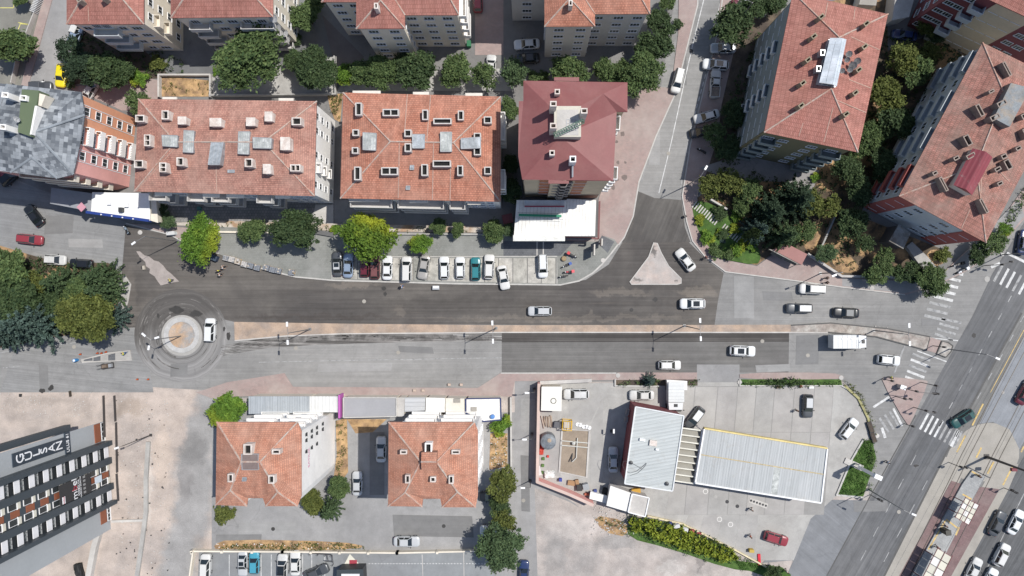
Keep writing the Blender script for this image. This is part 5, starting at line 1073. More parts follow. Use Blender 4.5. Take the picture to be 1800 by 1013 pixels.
# ---- filling station
HM = 7.0
r = shed('filling station building with pale blue-grey ribbed metal roof', [(1117, 715), (1202, 731), (1182, 863), (1098, 850)], HM, W_MAROON, ribbed('station_sheet', (.40, .425, .42), (.44, .465, .46), .55, R(80), 0, .55), 'filling station', 'filling_station', trim=mat('station_trim', (.6, .61, .61), .5))
for x, y, a, b in [(1129, 773, .9, .4), (1148, 779, 1.2, .9), (1155, 790, .5, .3)]: c = P(x, y, HM + .2); MB().box((c.x, c.y, HM + .2), (a, b, .4), R(-8)).build('roof_unit', WHITE if x != 1148 else CHIM, r)
MB().lathe([(.32, 0), (.32, .3), (.01, .36)], P(1172, 850, HM), 14).build('roof_vent', DSTEEL, r); MB().lathe([(.3, 0), (.3, .3), (.01, .36)], P(1109, 813, HM), 14).build('roof_vent', DSTEEL, r)
cab = MB()
pts = [P(1108 + 25 * math.sin(i * .5) + i * 1.2, 826 + 10 * math.cos(i * .9) - i * .6, HM + .1) for i in range(14)]
for a, b in zip(pts, pts[1:]): cab.tube(a, b, .03, n=4, cap=False)
cab.build('roof_cable', DSTEEL, r)
for i, (x, y) in enumerate([(1103, 724), (1101, 737)]): 
    c = P(x, y, 1.5); MB().box((c.x, c.y, 1.6), (.5, .95, .7), R(-8)).build('air_conditioner', GB, r)
# pergola of beams between the building and the canopy
root = empty('pergola', P(1210, 805), 0, 'pale steel beams spanning between the filling station building and its canopy', 'pergola')
zc = 5.4
q0, q1, q2, q3 = (1195, 752), (1234, 757), (1220, 850), (1184, 845)
for a, b in ((q0, q3), (q1, q2)):
    A_, B_ = P(*a, zc), P(*b, zc); d = B_ - A_; MB().box((A_ + B_) / 2, (d.length, .2, .3), math.atan2(d.y, d.x)).build('side_beam', WHITE, root)
for i in range(9):
    t_ = i / 8; A_ = P(q0[0] + (q3[0] - q0[0]) * t_, q0[1] + (q3[1] - q0[1]) * t_, zc); B_ = P(q1[0] + (q2[0] - q1[0]) * t_, q1[1] + (q2[1] - q1[1]) * t_, zc); d = B_ - A_
    MB().box(((A_ + B_) / 2 + Vector((0, 0, .02))), (d.length - .21, .22, .26), math.atan2(d.y, d.x)).build('beam', mat('beam_ivory', (.6, .58, .5), .6), root)
LV = mat('louvre_sheet', (.22, .21, .18), .45, .1, .4, 3, metal=.3)
for i in range(8):
    t0, t1 = (i + .12) / 8, (i + .95) / 8; f = lambda p, q, t: (p[0] + (q[0] - p[0]) * t, p[1] + (q[1] - p[1]) * t)
    a, b, c, d = f(q0, q3, t0), f(q1, q2, t0), f(q1, q2, t1), f(q0, q3, t1)
    v = [P(*a, zc - .55), P(*b, zc - .55), P(*c, zc - .12), P(*d, zc - .12)]
    MB().add(v + [x - Vector((0, 0, .04)) for x in v], [(3, 2, 1, 0), (4, 5, 6, 7), (0, 1, 5, 4), (1, 2, 6, 5), (2, 3, 7, 6), (3, 0, 4, 7)]).build('louvre', LV, root)
for p in (q0, q1, q2, q3): c = P(*p, zc); MB().tube((c.x, c.y, 0), (c.x, c.y, zc - .15), .09, n=8).build('post', WHITE, root)
# pump canopy
HC = 6.0
cq = [(1238, 753), (1454, 788), (1443, 884), (1222, 849)]
Q = [P(x, y, HC) for x, y in cq]; ctr = sum(Q, Vector()) / 4
root = empty('pump_canopy', (ctr.x, ctr.y, 0), 0, 'long flat filling station canopy with ribbed metal roof and yellow edge', 'canopy')
MB().prism([p.xy for p in inset(Q, .25)], HC - .7, HC - .05).build('roof', DK, root)
CS = ribbed('canopy_sheet', (.37, .385, .385), (.41, .42, .42), .42, R(9), 0, .6); n = 20
f = lambda p, q, t: (p[0] + (q[0] - p[0]) * t, p[1] + (q[1] - p[1]) * t)
midl, midr = f(cq[0], cq[3], .48), f(cq[1], cq[2], .48)
for (A_, B_, C_, D_) in ((cq[0], cq[1], midr, midl), (midl, midr, cq[2], cq[3])):
    for i in range(n):
        e = .006; pts = [f(A_, B_, (i + e) / n), f(A_, B_, (i + 1 - e) / n), f(D_, C_, (i + 1 - e) / n), f(D_, C_, (i + e) / n)]
        MB().prism(px_poly(pts, HC), HC - .04, HC + .02 + .006 * (i % 2)).build('roof_panel', CS if i != 12 or D_ is midl else POLYC, root)
a, b = P(*midl, HC), P(*midr, HC); d = b - a; MB().box(((a + b) / 2 + Vector((0, 0, .06))), (d.length, .16, .06), math.atan2(d.y, d.x)).build('ridge_strip', mat('rust_strip', (.42, .34, .2), .8, .3, 2), root)
for i, (p, q, m_) in enumerate([(cq[0], cq[1], mat('yellow_fascia', (.6, .48, .2), .6, .2, .5)), (cq[1], cq[2], WHITE), (cq[2], cq[3], WHITE), (cq[3], cq[0], WHITE)]):
    a, b = P(*p, HC), P(*q, HC); d = b - a; MB().box(((a + b) / 2 + Vector((0, 0, -.3 + i * .003))), (d.length - .26 * (i % 2), .24, 1.0), math.atan2(d.y, d.x)).build('fascia', m_, root)
for tx in (.22, .5, .8):
    for ty in (.3, .7):
        c = P(*f(f(cq[0], cq[1], tx), f(cq[3], cq[2], tx), ty), HC); MB().box((c.x, c.y, (HC - .7) / 2), (.35, .35, HC - .7)).build('column', WHITE, root)
# kiosks and huts round the yard
def kiosk(label, poly, h, wm, rm, **k): return shed(label, poly, h, wm, rm, k.pop('cat', 'hut'), k.pop('name', 'hut'), **k)
kiosk('square white-roofed hut with a cable ring on its roof, in the walled yard corner', [(952, 680), (988, 680), (987, 723), (951, 722)], 3.2, W_CREAM, mat('hut_white', (.66, .64, .58), .8, .06)); hut = bpy.data.objects['hut']
mb = MB(); c = P(973, 705, 3.26)
for i in range(20):
    a0, a1 = 2 * math.pi * i / 20, 2 * math.pi * (i + 1) / 20; mb.tube(c + Vector((.45 * math.cos(a0), .45 * math.sin(a0), 0)), c + Vector((.45 * math.cos(a1), .45 * math.sin(a1), 0)), .05, n=5, cap=False)
mb.build('cable_ring', DSTEEL, hut)
h2 = kiosk('white container hut with ridged roof south of the filling station building', [(1073, 854), (1110, 867), (1103, 900), (1066, 889)], 3.0, W_GREY, TILT)
h2 = kiosk('small cabin with grey flat roof and thick white rim beside the hedge', [(1111, 868), (1141, 875), (1134, 908), (1104, 900)], 3.2, W_GREY, CONC_L, trim=WHITE)
kiosk('low white storage box with a slanted lid against the yard wall', [(1038, 865), (1068, 872), (1066, 885), (1036, 877)], 1.6, W_WHITE, TILT)
# bus shelter
root = empty('bus_shelter', P(1384, 452), 0, 'bus shelter with dusty red roof and dark glass panes on the pink pavement', 'bus shelter')
zb = 2.9; pr = [(1353, 435), (1385, 427), (1418, 444), (1408, 467), (1396, 464)]
bs = [(1357, 439), (1386, 431), (1417, 447), (1409, 465)]
MB().prism(px_poly([(1358, 439), (1386, 430), (1419, 447), (1409, 466)], zb), zb - .12, zb + .02).build('roof', mat('shelter_red', (.29, .14, .125), .7, .08), root)
MB().prism(px_poly([(1351, 438), (1358, 439), (1409, 466), (1402, 464)], zb), zb - .2, zb - .1).build('gutter', CONC_T, root)
for i in range(2):
    p = (1357 + i * 24, 443 + i * 11.5); q = (p[0] + 20, p[1] + 9.5); a, b = P(*p, 2.3), P(*q, 2.3); d = b - a
    MB().box(((a + b) / 2 + Vector((0, 0, -.2))), (d.length, .9, .06), math.atan2(d.y, d.x), ('X', R(50))).build('pane', flat('tinted_glass', (.035, .045, .06), .15), root)
for x, y in bs: c = P(x, y, zb); MB().tube((c.x, c.y, 0), (c.x, c.y, zb - .1), .06).build('post', DSTEEL, root)
# tram stop roofs
def tram_roof(label, q, nu, nv, z=3.4):
    root = empty('tram_stop_shelter', P(sum(p[0] for p in q) / 4, sum(p[1] for p in q) / 4), 0, label, 'tram shelter')
    G = [mat('shelter_panel_%s' % s, c, .5, .06) for s, c in (('cream', (.55, .53, .44)), ('white', (.62, .61, .58)), ('ivory', (.5, .48, .4)))]
    f = lambda p, q_, t: (p[0] + (q_[0] - p[0]) * t, p[1] + (q_[1] - p[1]) * t); L = lambda s, t: f(f(q[0], q[1], s), f(q[3], q[2], s), t)
    for i in range(nu):
        for j in range(nv):
            e = .05; pts = [L((i + e) / nu, (j + e) / nv), L((i + 1 - e) / nu, (j + e) / nv), L((i + 1 - e) / nu, (j + 1 - e) / nv), L((i + e) / nu, (j + 1 - e) / nv)]
            MB().prism(px_poly(pts, z), z - .06, z).build('roof_panel', G[(i * 2 + j) % 3], root)
    RM = flat('shelter_maroon', (.16, .05, .055), .5)
    for i in range(nu + 1):
        a, b = P(*L(i / nu, -.04), z), P(*L(i / nu, 1.04), z); d = b - a; MB().box(((a + b) / 2 + Vector((0, 0, .03))), (d.length, .08, .1), math.atan2(d.y, d.x)).build('frame_bar', RM, root)
    for j in range(nv + 1):
        a, b = P(*L(-.03, j / nv), z), P(*L(1.03, j / nv), z); d = b - a; MB().box(((a + b) / 2 + Vector((0, 0, .04))), (d.length, .07, .08), math.atan2(d.y, d.x)).build('frame_bar', RM if j in (0, nv) else DSTEEL, root)
    for s in (.08, .92):
        for t_ in (.2, .8): c = P(*L(s, t_), z); MB().tube((c.x, c.y, .3), (c.x, c.y, z), .08).build('post', RM, root)
tram_roof('tram stop shelter with cream glass roof panels, upper of the two on the platform', [(1697, 875), (1721, 888), (1703, 923), (1679, 909)], 3, 4)
tram_roof('tram stop shelter with cream roof and dark spine, running off the bottom edge', [(1648, 964), (1673, 979), (1640, 1045), (1614, 1030)], 2, 5)
pf = ground('tram_platform', [(1707, 826), (1730, 838), (1712, 870), (1640, 1013), (1600, 1100), (1565, 1085), (1603, 1008), (1690, 850)], .32, tiles('platform_pavers', (.3, .305, .3), (.26, .265, .265), (.2, .2, .2), .6, .4, (.34, .34, .33), .6, uv=False, msize=.02, bmps=.15, rot=R(30)), h=1)
for a, b in [((1706, 828), (1722, 837)), ((1690, 868), (1706, 877)), ((1661, 912), (1682, 928)), ((1660, 914), (1630, 965)), ((1684, 926), (1678, 940))]:
    A_, B_ = P(*a), P(*b); d = B_ - A_; MB().box(((A_ + B_) / 2 + Vector((0, 0, .325))), (d.length, .28, .012), math.atan2(d.y, d.x)).build('tactile_strip', PAINT_Y, pf)

# ---- tower with balconies, south-west corner
HT = 36.0
N0, S0 = P(181, 741), P(195, 930)
TD = flat('cladding_anthracite', (.045, .058, .07), .5); TG = mat('cladding_light_grey', (.34, .36, .375), .55, .04, .3, 2); TB = mat('cladding_rust', (.24, .085, .045), .6, .08); TW = flat('balcony_white', (.72, .72, .74), .4)
wt = Wall(S0, N0, HT)       # seen from the east: south end on the left, north end on the right
back = -14
root = empty('tower_block', wt.at(wt.L / 2, 0, -7), 0, 'tall anthracite tower with white balconies and vertical name sign, bottom left corner', 'tower block')
Y = lambda y: (930 - y) / 189 * wt.L      # metres from the south end
tw = [wt.at(0, 0), wt.at(wt.L, 0), P(40, 791), P(56, 962)]; MB().prism(tw, 0, HT).build('wall', TG, root)
MB().prism(tw, HT + .01, HT + 1).build('roof', DK, root)
mb = MB(); wt.box(mb, wt.L + .002, wt.L + 1.0, 7.5, HT, -1.6, -.6); mb.build('side_cladding', TD, root)
for y0, y1, out in [(775, 783, 1.4), (804, 815, 1.1), (849, 860, 1.1), (879, 886, 1.5)]:
    mb = MB(); wt.box(mb, Y(y1), Y(y0), 0, HT, 0, out); mb.build('fin', TD, root)
mb = MB(); wt.box(mb, Y(849), Y(815), 0, HT, 0.002, .5); mb.build('centre_bay', TD, root)
for y0, y1 in [(783, 804), (860, 879)]:
    mb = MB(); wt.box(mb, Y(y1), Y(y0), 0, HT, 0.002, .06); mb.build('recess', flat('recess_dark', (.03, .035, .04), .6), root)
RAILG = flat('rail_glass', (.12, .14, .14), .2)
for i in range(12):
    z = .4 + 2.98 * i
    for y0, y1 in [(783, 804), (860, 879)]:
        u0, u1 = Y(y1) + .05, Y(y0) - .05
        mb = MB(); wt.box(mb, u0, u1, z - .2, z + .9, .6, .7); mb.build('balcony', TW, root); mb = MB(); wt.box(mb, u0, u1, z - .2, z, .07, .598); mb.build('balcony_floor', DK, root)
        for k in range(3):
            w_ = (u1 - u0) / 3; put_window(root, wt.at(u0 + w_ * (k + .5), z + 2.0, .1), wt.rz, w_ - .06, 1.2, 1, STEEL, RAILG)
    for y0, y1 in [(816, 826), (838, 848)]:
        put_window(root, wt.at((Y(y0) + Y(y1)) / 2, z + 1.3, .52), wt.rz, Y(y0) - Y(y1), 1.7, 1, WHITE)
        mb = MB(); wt.box(mb, Y(y1), Y(y0), z - .1, z + .4, .5, .7); mb.build('balcony', mat('balcony_cream', (.6, .58, .5), .6), root)
    mb = MB(); wt.box(mb, Y(837), Y(827), z, z + 1.7, .5, .56); mb.build('cladding_panel', TB, root)
# ground floor ends
for y0, y1 in [(742, 774), (887, 914)]:
    mb = MB(); wt.box(mb, Y(y1), Y(y0), 1.0, 2.6, 0, .1); mb.build('cladding_panel', TB, root)
    for k in range(2): put_window(root, wt.at(Y(y1) + (k + .5) * (Y(y0) - Y(y1)) / 2, .4, .06), wt.rz, (Y(y0) - Y(y1)) / 2 - .1, .8, 2)
# name sign: letters stacked upright down the wall
SGN = flat('sign_navy', (.028, .042, .06), .5)
def wz(x, y):     # height on the wall seen at photograph column x, near wall line y
    bx = wt.at(Y(y), 0).x; return CAMH * (1 - bx / ((x - NX) / 10.0))
u_of = 758
zTop, zBot = wz(21, u_of), wz(113, u_of); us = Y(757)
mb = MB(); wt.box(mb, us - 1.0, us + 1.0, zBot, zTop, .0, .14); mb.build('sign_board', SGN, root)
mb = MB(); z2, z3 = wz(121, u_of), zBot - .002; wt.box(mb, us - 1.75, us + 1.75, wz(122, u_of), zBot - .01, .0, .15); mb.build('sign_board', SGN, root)
LT = flat('letter_white', (.75, .76, .78), .5)
for ch, x in zip('GÜLSAN', (34, 49, 63, 76, 90, 103)): text_mesh(ch, 2.05, 'letter', LT, root, wall_M(wt, us, wz(x, u_of), .16) @ Matrix.Scale(1.0, 4), .02)
text_mesh('ULUS 61', .85, 'letter', LT, root, wall_M(wt, us, (zBot + wz(122, u_of)) / 2, .17), .02)
# banner
ub = (Y(815.5) + Y(848)) / 2; zb1, zb0 = wz(95, 850), wz(150, 850); cen = (zb0 + zb1) / 2
ban = MB(); wt.box(ban, Y(848), Y(816), zb0, zb1, .98, 1.02); bn = ban.build('banner', flat('banner_black', (.03, .03, .032), .7)); tag(bn, 'dark advertising banner reading mibel hung on the tower balconies', 'banner')
BR = flat('banner_red', (.35, .04, .06), .6)
text_mesh('mi el', 1.75, 'letter', LT, bn, wall_M(wt, ub, wz(122, 850), 1.03)); text_mesh('b', 1.75, 'letter', BR, bn, wall_M(wt, ub + .15, wz(122, 850), 1.035))
text_mesh('MOBİLYA', .6, 'letter', LT, bn, wall_M(wt, ub, wz(129, 850), 1.03)); text_mesh('MAĞAZA DÜNYASI', .42, 'letter', LT, bn, wall_M(wt, ub, wz(132.5, 850), 1.03))
for k in range(5): mb = MB(); u = Y(845) + k * .62; wt.box(mb, u, u + .35, wz(141, 850), wz(137, 850), 1.02, 1.035); mb.build('pictogram', flat('banner_grey', (.25, .25, .25), .6), bn)
mb = MB(); wt.box(mb, Y(847), Y(836), wz(104, 850), wz(99, 850), 1.021, 1.06); mb.build('banner_label', TW, bn); text_mesh('mibel', .55, 'letter', BR, bn, wall_M(wt, Y(841.5), wz(101.5, 850), 1.07))
b2 = MB(); z_a, z_b = wz(170, 850), wz(158, 850); wt.box(b2, Y(838.5), Y(827), z_a, z_b, .97, 1.01); o = b2.build('banner', flat('banner_ice', (.55, .62, .68), .6)); tag(o, 'small pale blue banner low on the tower', 'banner')
# ================================================================ VEHICLES
RUB = flat('tyre_rubber', (.012, .012, .012), .8); CG = flat('car_glass', (.012, .016, .018), .05, spec=.9); HL = flat('headlamp', (.5, .52, .55), .15); TL = flat('tail_lamp', (.25, .01, .01), .2); PL = flat('black_plastic', (.015, .015, .016), .5)
def paint(n, c, r=.28, metal=0.0): return flat('paint_' + n, c, r, metal, .5)
PT = {'white': paint('white', (.62, .63, .63)), 'white_warm': paint('white_warm', (.56, .555, .535), .4), 'white_dusty': mat('paint_dusty', (.5, .5, .485), .45, .12, .8, 4, bmp=0), 'silver': paint('silver', (.47, .48, .485), .3, .1), 'grey': paint('grey', (.085, .09, .095), .3, .3), 'black': paint('black', (.012, .013, .015)), 'red': paint('red', (.24, .035, .045)), 'dusty_red': paint('dusty_red', (.14, .045, .045), .5), 'maroon': paint('maroon', (.11, .015, .025)),
      'blue': paint('dark_blue', (.02, .035, .1)), 'teal': paint('teal', (.025, .17, .19)), 'sky': paint('sky_blue', (.06, .27, .36)), 'green': paint('deep_green', (.02, .075, .07)), 'yellow': paint('yellow', (.68, .57, .02)), 'beige': paint('beige', (.4, .38, .35), .3, .3),
      'lightblue': paint('pale_blue', (.27, .34, .44), .3, .3), 'dgreen': PL}
# kind: length, width, height, belt height, windscreen base/top, rear glass top/base, hood height, tail height
KD = {'sedan': (4.45, 1.78, 1.45, .92, .95, .25, -1.05, -1.62, .82, .92), 'hatch': (4.0, 1.74, 1.5, .93, .95, .25, -1.5, -1.88, .85, .93), 'suv': (4.35, 1.84, 1.66, 1.05, 1.02, .35, -1.62, -2.0, .98, 1.05),
      'van': (4.3, 1.8, 1.84, 1.1, 1.25, .55, -1.95, -2.08, 1.0, 1.1), 'estate': (4.5, 1.78, 1.5, .95, 1.0, .3, -1.85, -2.12, .85, .95), 'pickup': (4.9, 1.8, 1.72, 1.05, 1.15, .6, -.3, -.5, 1.0, 1.05)}
CM = {}
def car_meshes(kind):
    if kind in CM: return CM[kind]
    L, Wd, H, belt, x0, x1, x2, x3, hz, tz = KD[kind]; w = Wd / 2; out = []
    xs = [L / 2 * k for k in (1.0, .975, .92, .82, .66)] + [x0 + .05, x0 - .35, 0, x3 + .5, x3 + .02] + [-L / 2 * k for k in (.9, .96, 1.0)]
    xs = sorted(set(round(x, 3) for x in xs if abs(x) <= L / 2 + .001), reverse=True)
    ring = []; mb = MB()
    for x in xs:
        t = abs(x) / (L / 2); ww = w * (1 - .0 * t) * (1 - .03 * (1 - abs(1 - t * 2)) if t < .76 else 1 - .34 * ((t - .76) / .24) ** 2.0)
        top = hz + (belt - hz) * min(1, max(0, (L / 2 - x) / (L / 2 - x0))) ** .6 if x > x0 else (belt if x > x3 else tz)
        if t > .9: top -= .16 * ((t - .9) / .1) ** 2
        bot = .24 + (.16 * ((t - .93) / .07) if t > .93 else 0)
        half = [(ww * .86, bot), (ww * .985, bot + .12), (ww, (bot + top) / 2 + .03), (ww * .965, top - .07), (ww * .86, top), (ww * .45, top + .03)]
        pts = [(x, -y, z) for y, z in half] + [(x, 0, top + .038)] + [(x, y, z) for y, z in reversed(half)]
        ring.append(pts)
    n = len(ring[0]); vs = [p for r in ring for p in r]; fs = []
    for i in range(len(ring) - 1):
        for j in range(n): fs.append((i * n + j, i * n + (j + 1) % n, (i + 1) * n + (j + 1) % n, (i + 1) * n + j))
    fs += [tuple(range(n))[::-1], tuple((len(ring) - 1) * n + j for j in range(n))]
    mb.add(vs, fs)
    wb, wr, zr = w * .93, w * .665, H; zb = belt - .02
    B4 = [Vector((x0, -wb * .94, zb)), Vector((x0, wb * .94, zb)), Vector((x3, wb * .93, zb)), Vector((x3, -wb * .93, zb))]
    R4 = [Vector((x1, -wr * .94, zr - .03)), Vector((x1, wr * .94, zr - .03)), Vector((x2, wr * .95, zr - .02)), Vector((x2, -wr * .95, zr - .02))]
    bm = bmesh.new(); vv = [bm.verts.new(p) for p in B4 + R4]
    for f in ((0, 1, 5, 4), (1, 2, 6, 5), (2, 3, 7, 6), (3, 0, 4, 7), (4, 5, 6, 7)): bm.faces.new([vv[i] for i in f])
    bmesh.ops.bevel(bm, geom=[e for e in bm.edges if all(v in vv[4:] for v in e.verts)] , offset=.07, segments=2, affect='EDGES')
    bm.verts.ensure_lookup_table(); bm.verts.index_update()
    mb.add([tuple(v.co) for v in bm.verts], [tuple(v.index for v in f.verts) for f in bm.faces]); bm.free()
    body = mb.mesh(kind + '_body'); 
    bm = bmesh.new(); bm.from_mesh(body); bmesh.ops.recalc_face_normals(bm, faces=bm.faces); bm.to_mesh(body); bm.free()
    body.polygons.foreach_set('use_smooth', [True] * len(body.polygons)); body.set_sharp_from_angle(angle=R(38))
    out.append(('body', body, None))
    def panel(a, b, c, d, i0, i1, j0, j1, name, off=.012):
        f = lambda s, t: a.lerp(b, s).lerp(d.lerp(c, s), t); q = [f(i0, j0), f(i1, j0), f(i1, j1), f(i0, j1)]
        nn = (q[1] - q[0]).cross(q[3] - q[0]).normalized(); o = sum(q, Vector()) / 4
        if nn.dot(o - Vector((0, 0, .8))) < 0: nn = -nn
        v = [p + nn * off for p in q] + [p - nn * .02 for p in q]
        me = MB().add(v, [(0, 1, 2, 3), (7, 6, 5, 4), (0, 4, 5, 1), (1, 5, 6, 2), (2, 6, 7, 3), (3, 7, 4, 0)]).mesh(name); bm = bmesh.new(); bm.from_mesh(me); bmesh.ops.recalc_face_normals(bm, faces=bm.faces); bm.to_mesh(me); bm.free()
        out.append((name, me, CG))
    panel(B4[0], B4[1], R4[1], R4[0], .05, .95, .04, .93, 'windscreen')
    panel(B4[3], B4[2], R4[2], R4[3], .08, .92, .12 if kind in ('van', 'pickup') else .06, .9, 'rear_window')
    for a, b, c, d in ((B4[1], B4[2], R4[2], R4[1]), (B4[3], B4[0], R4[0], R4[3])):
        k = (.03, .47, .53, .95)
        for j in (0, 1):
            s0, s1 = (k[0], k[1]) if j == 0 else (k[2], k[3]); panel(a, b, c, d, s0, s1, .06, .92, 'side_window')
    wh = MB().lathe([(.18, -.1), (.31, -.1), (.325, -.07), (.325, .07), (.31, .1), (.18, .1)], n=14)
    for v in range(len(wh.v)): x, y, z = wh.v[v]; wh.v[v] = (x, z, y)
    wm = wh.mesh('wheel'); rm = MB().tube((0, -.105, 0), (0, .105, 0), .18, n=10).mesh('rim')
    for sx in (.31, -.3):
        for sy in (1, -1): out.append(('wheel', wm, RUB, (L * sx, sy * (w - .11), .325), rm))
    for sy in (1, -1):
        out.append(('headlight', MB().box((0, 0, 0), (.26, .34, .12)).mesh('headlight') if sy == 1 else out[-1][1] if False else MB().box((0, 0, 0), (.26, .34, .12)).mesh('headlight'), HL, (L / 2 - .24, sy * (w - .36), hz - .13)))
        out.append(('taillight', MB().box((0, 0, 0), (.12, .3, .16)).mesh('taillight'), TL, (-L / 2 + .14, sy * (w - .34), tz - .15)))
        out.append(('mirror', MB().box((0, 0, 0), (.13, .2, .12)).mesh('mirror'), PL, (x0 - .25, sy * (w + .08), belt + .03)))
    CM[kind] = out; return out
def car(kind, px, py, ang, col, label, roofm=None, sun=False, rails=False, h=0.0, sc=1.0, extra=None):
    root = empty('parked_car' if 'parked' in label else 'car', P(px, py, .7).xy.to_3d() + Vector((0, 0, h)), R(ang), label, {'van': 'van', 'pickup': 'pickup truck'}.get(kind, 'car'))
    if kind in ('van', 'pickup'): root.name = {'van': 'van', 'pickup': 'pickup_truck'}[kind]
    L, Wd, H, belt, x0, x1, x2, x3, hz, tz = KD[kind]; k_ = random.Random(px * 3 + py); root.scale = (k_.uniform(.95, 1.06), k_.uniform(.96, 1.03), k_.uniform(.96, 1.05))
    if col == 'white': col = k_.choice(['white', 'white', 'white_warm', 'white_dusty'])
    for it in car_meshes(kind):
        nm, me, m = it[:3]; loc = it[3] if len(it) > 3 else (0, 0, 0)
        o = link(nm, me, PT[col] if m is None else m, root, loc)
        if len(it) > 4: link('rim', it[4], STEEL, o)
    if sun:
        k = 'sun' + kind
        if k not in ME: ME[k] = MB().box(((x1 + x2) / 2 + .15, 0, H - .005), ((x1 - x2) * .55, Wd * .48, .03)).mesh('sunroof')
        link('sunroof', ME[k], CG, root)
    if roofm:
        k = 'rf' + kind
        if k not in ME: ME[k] = MB().box(((x1 + x2) / 2, 0, H - .012), ((x1 - x2) * .9, Wd * .6, .04)).mesh('roof')
        link('roof', ME[k], PT[roofm], root)
    if rails:
        k = 'rl' + kind
        if k not in ME: ME[k] = MB().box(((x1 + x2) / 2, 0, 0), ((x1 - x2) * .9, .05, .06)).mesh('roof_rail')
        for s in (1, -1): link('roof_rail', ME[k], STEEL, root, (0, s * Wd * .36, H + .02))
    if kind == 'pickup':
        link('bed_floor', MB().box((-1.45, 0, belt + .04), (1.75, 1.45, .02)).mesh('bed_floor'), mat('bed_rust', (.2, .16, .13), .8, .3, 2), root)
        for s in (1, -1): link('bed_side', MB().box((-1.45, s * .78, belt + .14), (1.85, .08, .34)).mesh('bed_side'), PT[col], root)
        link('tailgate', MB().box((-2.36, 0, belt + .14), (.07, 1.5, .34)).mesh('tailgate'), PT[col], root)
    return root
